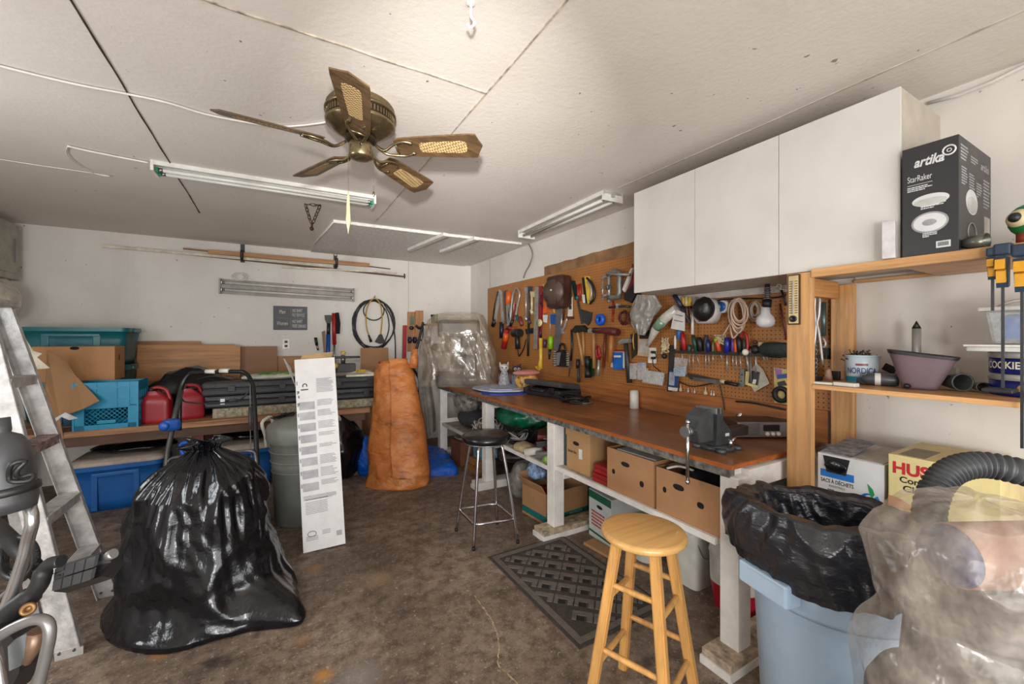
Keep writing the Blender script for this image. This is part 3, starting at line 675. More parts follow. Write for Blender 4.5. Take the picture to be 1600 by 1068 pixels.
# ---- wall rack timber
def rod(name, label, a, b, w_, h_, mat, Y=BY-.07, dy=0):
    A = PY(*a, Y-dy); B = PY(*b, Y-dy); m = MB(); d = (B-A); u = d.normalized(); m.obox((A+B)/2, (d.length, w_, h_), u.to_track_quat('X', 'Z').to_matrix(), .002); return one(name, label, 'timber', m, mat)
tan = WOOD((176, 128, 80), 0, .5, .2, 1, knots=False)
rod('wooden_strip', 'pale painted strip on wall rack, longest and lowest at the left', (160, 384), (520, 416), .02, .03, M((206, 196, 178), .6, key='pales'))
rod('wooden_strip', 'thin dark brown strip lying under the tan board on the rack', (288, 396), (632, 432), .02, .022, WOOD((96, 66, 44), 0, knots=False), dy=-.035)
rod('wooden_strip', 'tan wooden board resting on both dark wall hooks', (325, 393), (577, 414), .03, .05, tan, dy=.035)
rod('wooden_strip', 'thin tan moulding behind the board, reaching left along the rack', (286, 388), (400, 400), .02, .018, WOOD((150, 104, 64), 0, knots=False), dy=-.01)
rod('wooden_strip', 'white moulding end poking out right of the tan board', (440, 417), (620, 426), .02, .02, M((210, 200, 184), .5, key='pales2'), dy=.0)
rod('wooden_strip', 'short dark brown strip end at the right end of rack', (560, 414), (610, 420), .015, .012, WOOD((80, 50, 34), 0, knots=False), dy=-.04)
def hookbr(label, a, b, k):
    A = PY(*a, BY-.006); B = PY(*b, BY-.006); t = thing('wall_hook', label, 'hook', B)
    m = MB(); m.box((A.x-.022, BY-.01, B.z), (A.x+.022, BY, A.z), .003); m.build('back_plate', DGREY, t)
    m = MB(); m.tube(smoothpts([(A.x, BY-.01, B.z+.04), (A.x, BY-.08, B.z+.01), (A.x, BY-.13, B.z+.03), (A.x, BY-.15, B.z+.12)], 4), .016, 8); m.build('arm', BLACK, t)
    m = MB(); m.box((A.x-.012, BY-.016, A.z-.07), (A.x+.012, BY-.008, A.z-.05)); m.build('label_patch', WHITE, t)
hookbr('dark grey padded wall hook holding left end of tan board', (379, 372), (381, 410), 0)
hookbr('dark padded wall hook at right end of the tan board', (524, 391), (525, 420), 0)
c = PY(632, 428, BY-.02); m = MB(); m.tube([c+V((0, .02, 0)), c, c+V((0, -.02, -.04)), c+V((0, 0, -.06))], .008, 6); one('wall_screw_hook', 'small rusty hook by the right end of the rack strips', 'hook', m, rust)
c = PY(375, 432, BY-.03); t = thing('lamp_socket', 'white plastic wrapped wire loop above the wall tube light', 'wire bundle', c)
m = MB(); rr = random.Random(2)
for i in range(5): m.tube([c+V((cos(a)*(.05+.012*rr.random())+.01*i-.02, -.01*rr.random(), sin(a)*.045)) for a in [2*pi*j/16 for j in range(16)]], .0035, 6, closed=True)
m.build('wire', WHITE, t)
# ---- sign
sg = M((56, 56, 62), .45, var=.15, key='signg')
A = PY(427, 477.5, BY); B = PY(480, 515, BY); A.x = PY(427, 495, BY).x; w_, h_ = B.x-A.x, PY(427, 477.5, BY).z-PY(427, 515, BY).z; Z0 = PY(427, 515, BY).z
t = thing('wall_sign', 'grey tin sign with Men and Women rows on the far wall', 'sign', ((A.x+B.x)/2, BY-.01, Z0))
m = MB(); m.box((A.x, BY-.012, Z0), (B.x, BY, Z0+h_), .002); m.build('sign_board', sg, t)
m = MB(); m.box((A.x+w_*.5, BY-.0135, Z0+.02), (A.x+w_*.51, BY-.012, Z0+h_-.02)); m.box((A.x+.04, BY-.0135, Z0+h_*.49), (B.x-.04, BY-.012, Z0+h_*.5)); m.build('divider', M((130, 110, 70), .5, key='div'), t)
sw = M((196, 192, 186), .5, key='signw')
u, v = (1, 0, 0), (0, 0, 1)
text(t, 'Men', (A.x+w_*.17, BY-.012, Z0+h_*.68), u, v, .05, sw, w_*.17)
text(t, 'Women', (A.x+w_*.1, BY-.012, Z0+h_*.2), u, v, .05, sw, w_*.32)
for i, s in enumerate(('NO SHIRT', 'NO SERVICE', 'NO SHIRT', 'FREE DRINKS')):
    text(t, s, (A.x+w_*.55, BY-.012, Z0+h_*(.76, .57, .3, .1)[i]), u, v, .042, sw, w_*(.3, .36, .3, .4)[i])
# outlet far wall
def outlet(label, c, u, n, cat='outlet'):
    t = thing('wall_outlet', label, cat, c); u = V(u); n = V(n); z = V((0, 0, 1)); c = V(c); rot = Matrix((u, n, z)).transposed()
    m = MB(); m.obox(c+n*.004, (.08, .008, .125), rot, .002); m.build('cover_plate', M((232, 228, 220), .35, key='plt'), t)
    for s in (-1, 1):
        m = MB(); m.obox(c+n*.008+z*s*.026, (.034, .006, .03), rot, .003); r = m.build('receptacle', M((60, 50, 44), .5, key='recep') if cat == 'outlet' else WHITE, t)
        for q in (-1, 1):
            m = MB(); m.obox(c+n*.0115+z*s*.026+u*q*.007, (.003, .002, .01), rot); m.build('slot', BLACK, r)
    return t
outlet('white duplex wall outlet on far wall beneath the tin sign', PY(447, 537, BY), (1, 0, 0), (0, -1, 0))
# ---- brushes standing / hanging on far wall
Y_ = BY-.06
def P_(px, py, dy=0): return PY(px, py, Y_-dy)
t = thing('snow_brush', 'snow scraper with black wide head and blue handle', 'snow brush', P_(512, 560))
m = MB(); m.prism([P_(507, 492), P_(521, 492), P_(519, 499), P_(516, 506), P_(511, 506), P_(508, 499)], (0, .02, 0)); m.build('scraper_head', BLACK, t)
m = MB(); m.tube([P_(513.5, 505), P_(513, 524)], .022, 10); m.build('collar', BLACK, t)
m = MB(); m.tube([P_(513, 522), P_(512, 580)], .026, 12); m.build('handle', M((24, 70, 150), .4, key='hb'), t)
t = thing('snow_brush', 'red snow brush with black bristles and steel shaft', 'snow brush', P_(523, 580))
m = MB(); m.tube([P_(521.5, 489), P_(522.5, 538)], .024, 12); m.build('handle', RED, t)
m = MB(); m.tube([P_(522.5, 537), P_(523, 578)], .013, 10); m.build('shaft', STEEL, t)
m = MB(); m.prism([P_(525, 488), P_(529.5, 488), P_(532, 505), P_(531, 521), P_(526, 521), P_(524, 505)], (0, .05, 0)); m.build('bristles', M((20, 18, 18), .9, sc=60, bmp=1, key='bris'), t)
m = MB(); m.tube([P_(523, 577), P_(523, 583)], .02, 8); m.build('end_grip', M((90, 30, 30), .5, key='eg'), t)
m = MB(); m.prism([P_(503, 518, .02), P_(508, 516, .02), P_(509, 560, .02), P_(507, 560, .02)], (0, .02, 0)); one('wooden_paddle', 'brown wooden handle end behind the blue snow scraper', 'handle', m, WOOD((130, 82, 44), 2))
t = thing('pocket_knife', 'black and silver folded tool hung on far wall beside outlet', 'tool', P_(496, 548))
m = MB(); m.tube([P_(493, 527, -.02), P_(494, 533, -.02), P_(495, 539, -.02)], .018, 8); m.build('grip', BLACK, t)
m = MB(); m.tube([P_(495, 538, -.02), P_(497, 547, -.02)], .012, 8); m.build('jaw', STEEL, t)
# ---- extension cord coil
cord = M((26, 26, 28), .5, key='cordb')
t = thing('extension_cord', 'black extension cord coiled in large loops on far wall', 'extension cord', P_(585, 465)); Y_ = BY-.035
def loop(cx, cy, rx, ry, n=28, ph_=0, jit=0, s=0):
    return [P_(cx+cos(2*pi*i/n+ph_)*rx*(1+jit*noise.noise(V((i*.3, s, 0)))), cy+sin(2*pi*i/n+ph_)*ry*(1+jit*noise.noise(V((0, i*.3, s)))), (i % 7)*.001+s*.004) for i in range(n)]
for i, (cx, cy, rx, ry) in enumerate(((583, 507, 32, 39), (585, 506, 30, 38), (581, 508, 27, 38), (584, 505, 33, 37))):
    m = MB(); m.tube(loop(cx, cy, rx, ry, jit=.06, s=i), .009, 7, closed=True); m.build('cord_loop', cord, t)
m = MB(); m.tube(loop(584, 485, 16, 15, s=2), .008, 7, closed=True); m.build('cord_loop', cord, t)
m = MB(); m.tube(smoothpts([P_(*p) for p in ((600, 475), (611, 495), (617, 525), (618, 562))], 5), .009, 7); m.build('cord_loop', cord, t)
t = thing('extension_cord', 'yellow short extension cord with black plug and triple tap', 'extension cord', P_(585, 465))
m = MB(); m.tube(smoothpts([P_(*p, .03) for p in ((577, 525), (573, 512), (572, 490), (577, 473), (586, 466), (594, 475), (597, 495), (595, 522))], 5), .009, 7); m.build('cord', M((178, 140, 50), .5, key='ycord'), t)
m = MB(); m.tube([P_(576, 523, .03), P_(580, 534, .03)], [.012, .02], 8); m.build('plug', BLACK, t)
m = MB(); m.prism([P_(593, 522, .03), P_(597, 522, .03), P_(602, 535, .03), P_(594, 537, .03), P_(586, 534, .03)], (0, .03, 0)); m.build('triple_tap', BLACK, t)
m = MB(); c = P_(585, 464); m.cyl(c+V((0, .04, 0)), c+V((0, -.04, 0)), .006); m.cyl(c+V((0, -.04, 0)), c+V((0, -.045, .02)), .006); one('wall_nail_hook', 'small nail hook from which the coiled cords hang', 'hook', m, STEEL)
# ---- clamp tool with yellow knobs on the cases
c = V((xy(540, 5.1), 5.08, BT+.33)); t = thing('miter_jig', 'black bench jig with yellow knobs standing on the cases', 'tool', c)
m = MB(); m.obox(c+V((0, 0, .09)), (.2, .12, .10), None, .01); m.build('body', DGREY, t)
m = MB(); m.obox(c+V((-.02, 0, .21)), (.34, .1, .025), None, .006); m.build('table', BLACK, t)
m = MB(); m.cyl(c+V((-.03, 0, .14)), c+V((-.03, 0, .24)), .025); m.build('column', STEEL, t)
for dx, dz, ax in ((-.12, .12, (0, -1, 0)), (-.03, .25, (0, 0, 1))):
    m = MB(); m.lathe([(0, 0), (.028, 0), (.032, .012), (.02, .03), (0, .03)], c+V((dx, -.06 if ax[1] else 0, dz)), 14, axis=ax); m.build('knob', YEL, t)
c = V((xy(563, 4.95), 4.94, BT+.33)); m = MB(); m.prism([c+V(q) for q in ((-.16, -.05, 0), (.17, -.06, 0), (.12, .1, .03), (-.04, .12, .06), (-.12, .1, .02))], (0, 0, .02)); t = thing('paper_packet', 'white folded packet with yellow tag lying on the top case', 'packet', c); m.build('packet', M((222, 216, 196), .6, key='pk'), t)
m = MB(); m.obox(c+V((0, -.02, .06)), (.09, .07, .03), .4, .01); m.build('tag', YEL, t)
# ---- foot of the wall right: boards, strap, jacket, small shelf
Y_ = BY-.05
def slab(name, label, pts, th, mat, cat, dy=0):
    m = MB(); m.prism([P_(*p, dy) for p in pts], (0, th, 0)); return one(name, label, cat, m, mat)
slab('wooden_board', 'light wooden board upright with cut out window on far wall', [(637, 487), (650, 487), (650, 549), (637, 549)], .02, WOOD((172, 124, 78), 2, .5, .2), 'board')
slab('mirror_tile', 'small greenish glass piece on the upright light board', [(641, 494), (647, 494), (647, 507), (641, 507)], .008, M((150, 170, 150), .1, .6, key='mir'), 'mirror', .012)
slab('wooden_board', 'pointed upright board holding black strap beside grey cloth', [(649.5, 485), (661.5, 485), (661.5, 500), (656, 512), (652, 545), (649, 545)], .025, WOOD((184, 132, 86), 2, .5, .2), 'board', .05)
slab('spirit_level', 'red and white upright level at the top of orange tarpaulin', [(630, 508), (636, 508), (635, 560), (629, 560)], .03, RED, 'level', .06)
t = thing('wall_shelf', 'small two tier wooden shelf on far wall in corner', 'shelf', P_(675, 553))
for py in (507, 550):
    A = P_(664, py); m = MB(); m.box((A.x, BY-.2, A.z-.012), (A.x+.34, BY, A.z+.012)); m.build('shelf_board', WOOD((160, 112, 68), 0), t)
m = MB(); A = P_(664, 507); B = P_(664, 551); m.box((A.x+.32, BY-.2, B.z-.012), (A.x+.34, BY, A.z+.012)); m.build('upright', WOOD((160, 112, 68), 2), t)
A = P_(677, 505.5); m = MB(); m.lathe([(0, 0), (.05, 0), (.05, .1), (.055, .102), (.055, .125), (0, .125)], (A.x, BY-.1, A.z+.012-.012+.006), 20); one('black_canister', 'short black canister on the top tier of the corner shelf', 'canister', m, BLACK)
A = P_(681, 549)
m = MB(); m.ball((A.x-.03, BY-.1, A.z+.065), .06, (1, .8, .95), 14); one('black_ball', 'black rounded gadget on lower tier of the corner shelf', 'gadget', m, BLACK)
A = P_(655, 530); t = thing('dumbbell', 'dark blue clamp with round jaws beside the corner shelf', 'clamp', A)
for px in (638, 646): m = MB(); a = P_(px, 531, .12); m.cyl(a, a+V((.035, 0, 0)), .045, n=20); m.build('jaw', M((22, 32, 56), .4, key='navy'), t)
m = MB(); m.cyl(P_(637, 531, .12), P_(652, 531, .12), .012); m.build('bar', BLACK, t)
t = thing('clamp_jaw', 'dark blue round jawed clamp below the top corner shelf', 'clamp', P_(668, 531))
m = MB(); a = P_(667, 531, .12); m.cyl(a, a+V((.04, 0, 0)), .055, n=20); m.build('jaw', M((22, 32, 56), .4, key='navy'), t)
m = MB(); m.cyl(a-V((.09, 0, 0)), a, .012); m.build('bar', BLACK, t)
# hanging grey cloth bag with black strap
t = thing('canvas_bag', 'pale grey canvas bag hanging on black straps beside orange tarpaulin', 'bag', P_(660, 600))
def cloth(u_, v_):
    L0 = [(655, 545), (652, 580), (655, 620), (660, 655), (664, 688)]; R0 = [(662, 520), (668, 560), (675, 610), (680, 645), (681, 672)]
    q = v_*4; i = min(3, int(q)); f = q-i; l = V((L0[i][0]*(1-f)+L0[i+1][0]*f, L0[i][1]*(1-f)+L0[i+1][1]*f)) ; r = V((R0[i][0]*(1-f)+R0[i+1][0]*f, R0[i][1]*(1-f)+R0[i+1][1]*f))
    a = 2*pi*u_; s = .5-.5*cos(a); p = l.lerp(r, s); d = .16+.10*v_*sin(a)+.02*sin(s*17+v_*2)*v_
    return P_(p.x, p.y, d+.12*v_)
m = MB(); m.grid(cloth, 48, 24, True); m.build('bag_body', M((160, 152, 144), .85, var=.12, sc=6, bmp=.3, key='canvas'), t)
for pts in (((650, 508), (654, 512), (659, 511), (661, 503)), ((659, 511), (655, 530), (650, 548), (645, 563)), ((661, 505), (660, 530), (656, 560), (655, 600), (653, 618)), ((645, 575), (651, 584), (655, 592))):
    m = MB(); m.tube(smoothpts([P_(*p, .12) for p in pts], 4), .018 if pts[0][0] != 661 else .01, 6); m.build('strap', BLACK, t)
m = MB(); m.ball(P_(643, 512, .1), .035, (1, .6, .8), 12); m.build('buckle', BLACK, t)
# ------------------------------------------------------------------ under the far bench
bluet = M((20, 90, 160), .42, var=.05, key='bluetub'); lidw = M((176, 160, 146), .5, key='lidw'); 
p = PZ(146, 810, 0); q = PZ(236, 800, 0)
tote('storage_tote', 'blue storage tote with beige lid under the bench, left one', (-1.20, 5.04, 0), .62, .46, .40, 0, bluet, lidw)
tote('storage_tote', 'blue storage tote with beige lid behind the lawn mower handle', (-.30, 5.02, 0), .60, .46, .40, 0, bluet, lidw)
tote('storage_tote', 'blue storage tote mostly hidden behind the white leaning carton', (.42, 5.3, 0), .5, .4, .40, 0, bluet, lidw)
# black dish covers on the totes
crumple('black_sheeting', 'black bags tucked between left blue tote lid and bench', 'plastic sheet', (-1.1, 5.05, .50), .2, (1.4, .8, .22), BAGM, .3, 6)
crumple('black_sheeting', 'black bags lying on the lid behind mower handle', 'plastic sheet', (-.22, 5.1, .50), .2, (1.3, .8, .24), BAGM, .3, 6)
crumple('black_bag', 'black bag slumped on floor between grey bin and orange tarpaulin', 'bag', (.62, 4.78, .28), .3, (.75, .8, 1.1), BAGM, .35, 4.5, flat=.27)
# ------------------------------------------------------------------ orange tarpaulin roll and blue tarpaulin
otm, nt, b = newmat('orange_tarp'); L = nt.links; co = coords(nt)
c = ramp(nt, noi(nt, co, 4, 6, .65), [(.3, (146, 84, 40)), (.5, (188, 112, 54)), (.7, (206, 136, 76))])
c = mixc(nt, ramp(nt, noi(nt, co, 7, 6, .7), [(.55, (0, 0, 0, 1)), (.7, (.6, .6, .6, 1))]), c, (96, 62, 42))
L.new(c, b.inputs['Base Color']); b.inputs['Roughness'].default_value = .5; L.new(bump(nt, noi(nt, coords(nt, (1, 1, 2.2), (.5, .3, 0)), 5, 3, .5), .7, .06), b.inputs['Normal'])
t = thing('rolled_tarpaulin', 'rolled orange tarpaulin standing on end below the coiled cord', 'tarpaulin', (1.0, 4.55, 0))
yt = 4.75
def tl(py, px): 
    return px
LE = [(757, 570), (740, 577), (700, 574), (660, 580), (620, 585), (580, 586), (566, 592)]
RE = [(757, 670), (742, 671), (700, 667), (660, 662), (620, 653), (580, 645), (566, 636)]
def tf(z, tab):
    for i in range(len(tab)-1):
        if tab[i+1][0] <= z <= tab[i][0]:
            f = (tab[i][0]-z)/(tab[i][0]-tab[i+1][0]); return tab[i][1]*(1-f)+tab[i+1][1]*f
    return tab[-1][1]
TD = 4.25
def roll(u_, v_):
    py = 757-v_*191; l = tf(py, LE); r = tf(py, RE); d = TD+.25*v_; z = 1.49-(py-528)*d/645+.0; z = max(z, 0)
    cx = ((l+r)/2-800)/645*d; rw = (r-l)/2/645*d
    a = 2*pi*u_; s = cos(a); w_ = rw*(1+.05*noise.noise(V((s*2, v_*5, sin(a)*2))))
    dd = rw*.62*sin(a)*(1+.12*noise.noise(V((cos(a)*3, sin(a)*3, v_*6)))+.10*max(0, sin(v_*30+2*a)))
    p = FV*(d-dd-.0)+RV*(cx+w_*s); p.z = z+.012*noise.noise(V((a, v_*8, 3)))*(v_ > .02); return p
m = MB(); m.grid(roll, 72, 60, True)
def topc(u_, v_):
    p = V(roll(u_, 1.0)); q = V(roll(0, 1))*.5+V(roll(.5, 1))*.5; r_ = q.lerp(p, v_); r_.z = p.z-.05*(1-v_)+.02*sin(v_*14); return r_
m.grid(topc, 72, 8, True); m.build('outer_wrap', otm, t)
m = MB()
pts = [PD(600, 693, TD-.28), PD(668, 712, TD-.26), PD(671, 737, TD-.3), PD(640, 744, TD-.33), PD(603, 737, TD-.33)]
def flap(u_, v_):
    py = 560+v_*186; l = tf(py, LE)*.62+tf(py, RE)*.38; r = tf(py, RE)+1; d = TD+.25*(1-v_)
    rw = (tf(py, RE)-tf(py, LE))/2/645*d; px = l+(r-l)*u_; s = (px-(tf(py, LE)+tf(py, RE))/2)/645*d/rw; s = max(-1, min(1, s))
    dd = rw*.64*sqrt(max(0, 1-s*s))+.022; return PD(px, py+3*sin(u_*5)*v_, d-dd)
m.grid(flap, 30, 40); f = m.build('outer_flap', otm, t)
so = f.modifiers.new('th', 'SOLIDIFY'); so.thickness = .006
m = MB(); m.tube([PD(646, 575, TD+.2), PD(648, 545, TD+.22)], [.05, .035], 12); m.build('inner_end', otm, t)
def tarpf(pts, zt, name, label, mat, cat='tarpaulin', seed=0):
    cx = sum(p.x for p in pts)/len(pts); cy = sum(p.y for p in pts)/len(pts); n = 80; P = smoothpts(pts, n//len(pts), True); N = len(P)
    m = MB()
    def fn(u_, v_):
        i = int(u_*N) % N; p = P[i]; s = sin(v_*pi/2); x = cx+(p.x-cx)*s; y = cy+(p.y-cy)*s; z = zt*(cos(v_*pi/2)**.35 if v_ < 1 else 0)*(1+.3*noise.noise(V((x*7, y*7, seed)))+.15*ridge(V((x, y, seed)), 13)); return (x, y, max(0, z))
    m.grid(fn, N, 16, True); return one(name, label, cat, m, mat)
btm, nt, b = newmat('blue_tarp'); L = nt.links; co = coords(nt)
L.new(ramp(nt, noi(nt, co, 5, 5), [(.3, (4, 60, 150)), (.7, (10, 104, 214))]), b.inputs['Base Color']); b.inputs['Roughness'].default_value = .35; L.new(bump(nt, noi(nt, co, 12, 6, .65), .8, .03), b.inputs['Normal'])
tarpf([PZ(*p, 0) for p in ((640, 752), (668, 744), (713, 742), (708, 728), (690, 708), (650, 706))], .11, 'folded_tarpaulin', 'bright blue folded tarpaulin on floor right of orange roll', btm)
crumple('folded_tarpaulin', 'bright blue tarpaulin bundle squeezed left of the orange roll', 'tarpaulin', PZ(568, 745, 0)+V((0.03, .12, .19)), .2, (.55, .75, 1), btm, .3, 6, flat=.19)
# ------------------------------------------------------------------ electrical panel & bag on the left wall
t = thing('breaker_panel', 'grey beige metal breaker panel on left wall at the far corner', 'electrical panel', (LX+.06, 5.5, 2.04)); pm = M((168, 162, 150), .45, key='panelm')
m = MB(); m.box((LX, 5.18, 2.04), (LX+.11, 5.80, 2.56), .006); m.build('cabinet', pm, t)
m = MB(); m.box((LX+.11, 5.24, 2.1), (LX+.118, 5.74, 2.5), .004); m.build('door', pm, t)
m = MB(); m.box((LX+.118, 5.66, 2.2), (LX+.124, 5.69, 2.42), .002); m.build('catch', GREY, t)
crumple('plastic_bag', 'crumpled clear plastic bag hanging on the left wall below the breaker panel', 'bag', (LX+.13, 5.45, 1.83), .17, (.6, .9, 1.15), PLASTIC((196, 186, 170), .75), .4, 6)
# ================================================================== floor things, left and centre
# ---- step ladder
al = M((184, 181, 178), .42, .35, var=.14, sc=14, bmp=.35, key='alum'); alr = M((150, 128, 122), .5, .4, var=.3, sc=30, bmp=.3, key='alumred')
def LXr(z): return -.79-.213*z
def RY(side, z): return (2.70+.09*z) if side == 0 else (3.23-.11*z)
t = thing('step_ladder', 'folded aluminium step ladder standing at the left, treads worn', 'ladder', (-1.0, 2.97, 0))
for sd in (0, 1):
    m = MB(); H = 1.64; n = 12; sg_ = -1 if sd == 0 else 1
    for i in range(n):
        z0, z1 = H*i/n, H*(i+1)/n
        for (xa, xb, ya, yb) in ((-.09, 0, 0, .004), (-.004, 0, -sg_*.026, 0), (-.09, -.086, -sg_*.026, 0)):
            k0 = 1-.12*i/n; k1 = 1-.12*(i+1)/n
            y0, y1 = RY(sd, z0), RY(sd, z1); A = []
            for (z, y, k) in ((z0, y0, k0), (z1, y1, k1)):
                A.append([(LXr(z)+xa*k, y+min(ya, yb), z), (LXr(z)+xb*k, y+min(ya, yb), z), (LXr(z)+xb*k, y+max(ya, yb), z), (LXr(z)+xa*k, y+max(ya, yb), z)])
            v = [m.bm.verts.new(V(p)) for p in A[0]+A[1]]
            for f in ((0, 1, 5, 4), (1, 2, 6, 5), (2, 3, 7, 6), (3, 0, 4, 7)): m._f([v[q] for q in f])
            if i == 0: m._f([v[q] for q in (3, 2, 1, 0)])
            if i == n-1: m._f([v[q] for q in (4, 5, 6, 7)])
    r = m.build('front_rail', al, t)
    m = MB(); y = RY(sd, .02); m.box((LXr(.0)-.092, y-.004 if sd == 0 else y-.002, 0), (LXr(0)+.004, y+.006 if sd == 0 else y+.008, .035)); m.build('foot_pad', M((150, 146, 142), .5, key='foot'), r)
    m = MB()
    for x in (-.07, -.02):
        m.cyl((LXr(.03)+x, y-.008, .03), (LXr(.03)+x, y+.009, .03), .006, n=10)
    m.build('rivets', DGREY, r)['kind'] = 'stuff'
for k, z in enumerate((.33, .65, .98, 1.30)):
    ya, yb = RY(0, z)+.004, RY(1, z); x1 = LXr(z)+.004; x0 = x1-.085
    m = MB(); m.box((x0, ya, z-.006), (x1, yb, z)); m.box((x1-.004, ya, z-.045), (x1, yb, z-.006)); m.box((x0, ya, z-.03), (x0+.004, yb, z-.006))
    for q in range(7): m.box((x0+.006+q*.0115, ya, z), (x0+.010+q*.0115, yb, z+.0018))
    m.build('tread', alr if k == 2 else al, t)
    m = MB(); m.tube([(x1-.03, ya, z-.02), (x1-.02, ya+.16, z-.16*.3-.03) if False else (x1-.03, ya+.05, z-.045)], .004, 6); m.build('brace', al, t)
z = 1.64; x1 = LXr(z); m = MB(); m.box((x1-.17, RY(0, z)-.02, z), (x1+.02, RY(1, z)+.02, z+.035), .008); m.build('top_cap', al, t)
for sd in (0, 1):
    m = MB(); n = 6
    a = V((LXr(1.6)-.14, RY(sd, 1.6)+(.03 if sd == 0 else -.03), 1.62)); b = V((LXr(0)-.33, RY(sd, 0)+(.03 if sd == 0 else -.03), 0))
    m.prism([b+V((-.02, -.006, 0)), b+V((.02, -.006, 0)), b+V((.02, .006, 0)), b+V((-.02, .006, 0))], a-b); m.build('rear_rail', al, t)
for z in (.25, .62, 1.0, 1.35):
    f = z/1.62; x = (LXr(0)-.33)*(1-f)+(LXr(1.6)-.14)*f; m = MB(); m.tube([(x, RY(0, z)+.03, z), (x, RY(1, z)-.03, z)], .008, 8); m.build('rear_brace', al, t)
for sd in (0, 1):
    z = .95; y = RY(sd, z)+(.014 if sd == 0 else -.014); m = MB(); m.prism([(LXr(z)-.08, y, z-.01), (LXr(z)-.08, y, z+.01), (LXr(z)-.24, y, z+.01), (LXr(z)-.24, y, z-.01)], (0, .003, 0)); m.build('spreader', STEEL, t)
# ---- black refuse sack
BC = PZ(318, 958, 0); BC = BC*1.04; BC.z = 0
def bag(name, label, C, prof, mat, seed=0, dep=.9, nu=200, nv=150, fold=.045, corners=()):
    """prof: (z, left, right) half widths measured along the camera-right direction"""
    def fn(u_, v_):
        a = 2*pi*u_; q = v_*(len(prof)-1); i = min(len(prof)-2, int(q)); f = q-i; f = f*f*(3-2*f)*.5+f*.5
        z = prof[i][0]*(1-f)+prof[i+1][0]*f; l = prof[i][1]*(1-f)+prof[i+1][1]*f; r = prof[i][2]*(1-f)+prof[i+1][2]*f
        ca, sa2 = cos(a), sin(a); R = l*(.5-.5*ca)+r*(.5+.5*ca)
        if ca != 0: pass
        x = ca*R; y = sa2*(l+r)/2*dep
        for (ca_, zc, am, wd) in corners:
            d = (a-ca_+pi) % (2*pi)-pi; k = math.exp(-(d/wd)**2)*math.exp(-(z/zc)**2)*am; x += cos(ca_)*k; y += sin(ca_)*k
        H = prof[-1][0]; t_ = z/H
        nrm = V((ca, sa2, 0)); P = V((ca, sa2, z*1.6))
        g = max(0, t_-.45)/.55
        w_ = ridge(V((ca*2.2, sa2*2.2, z*(.8+seed*.01)))+V((seed, 0, 0)), 2.6)*fold*(.12+1.4*g)      # vertical gathers
        P2 = V((ca*1.3+z*1.6, sa2*1.3-z*1.2, z*3.0+seed)); w_ += (ridge(P2, .9)*.95+ridge(P2+V((5, 0, 0)), 1.9)*.22)*fold*(1-.6*g)
        w_ += noise.noise(V((ca*2, sa2*2, z*3+seed)))*fold*.5+ridge(V((ca*4+z*6, sa2*4, z*3)), 1.7)*fold*.08
        sc_ = min(1, .25+R/.25); x += nrm.x*w_*sc_; y += nrm.y*w_*sc_
        return C+RV*x+FV*y+V((0, 0, max(.002, z+.012*noise.noise(P*5)*(1 if z > .05 else 0))))
    m = MB(); m.grid(fn, nu, nv, True); o = m.build(name, mat) if isinstance(label, str) else m.build(name, mat, label)
    return tag(o, label, 'refuse bag') if isinstance(label, str) else o
t = thing('refuse_sack', 'full black refuse sack slumped on the floor before lawn mower', 'refuse bag', (BC.x, BC.y, 0))
bag('sack_body', t, BC, [(0, .28, .36), (.005, .335, .42), (.03, .34, .44), (.10, .33, .43), (.20, .325, .37), (.34, .335, .31), (.46, .33, .285), (.56, .305, .275), (.66, .255, .25), (.72, .20, .215), (.79, .13, .17), (.835, .07, .10), (.87, .035, .045), (.90, .05, .055), (.91, .02, .02)], BAGM, 3, .85, corners=((pi+.45, .12, .05, .30), (-.30, .14, .20, .30), (-1.3, .09, .05, .35)))
m = MB()
def knot(u_, v_):
    a = 2*pi*u_; r = .03+.05*v_*(1+.7*sin(a*5+v_*2)); return (BC.x+cos(a)*r*1.2, BC.y+sin(a)*r, .865+.05*v_+.02*sin(a*3))
m.grid(knot, 60, 10, True); o = m.build('gathered_top', BAGM, t); o.modifiers.new('s', 'SOLIDIFY').thickness = .002
# ---- lawn mower behind the sack
t = thing('lawn_mower', 'lawn mower with black tubular handle behind the black sack', 'lawn mower', (-.42, 3.2, 0)); D = 3.0
tb = M((30, 30, 32), .3, .3, key='mtube')
def G(px, py, d): return PD(px, py, d)
m = MB(); m.tube(smoothpts([G(280, 672, 3.12), G(281, 622, 3.15), G(285, 600, 3.18), G(296, 585, 3.2), (G(310, 582, 3.2)), G(370, 580, 3.2), G(384, 583, 3.2), G(392, 594, 3.18), G(396, 610, 3.15), G(401, 700, 3.0), G(402, 745, 2.92)], 5), .016, 10); m.build('upper_handle', tb, t)
m = MB(); m.tube([G(283, 610, 3.16), G(272, 655, 3.08), G(262, 705, 3.0), G(257, 750, 2.9)], .018, 8); m.build('lower_bar', M((84, 84, 80), .4, .6, key='mbar'), t)
m = MB(); m.tube([G(401, 735, 2.93), G(404, 800, 2.8), G(405, 850, 2.72)], .018, 8); m.build('lower_bar', tb, t)
m = MB(); m.tube(smoothpts([G(262, 722, 2.96), G(275, 714, 2.97), G(340, 709, 2.97), G(390, 704, 2.95), G(399, 712, 2.95), G(401, 725, 2.93)], 4), .010, 8); m.build('cross_bar', M((120, 120, 122), .3, .7, key='xbar'), t)
m = MB(); m.tube(smoothpts([G(285, 623, 3.14), G(292, 628, 3.12), (G(330, 630, 3.12)), G(372, 625, 3.12), G(388, 612, 3.14), G(393, 603, 3.16)], 4), .006, 6); m.tube(smoothpts([G(308, 593, 3.18), G(325, 588, 3.16), (G(345, 588, 3.16))], 4), .005, 6); m.build('control_cable', BLACK, t)
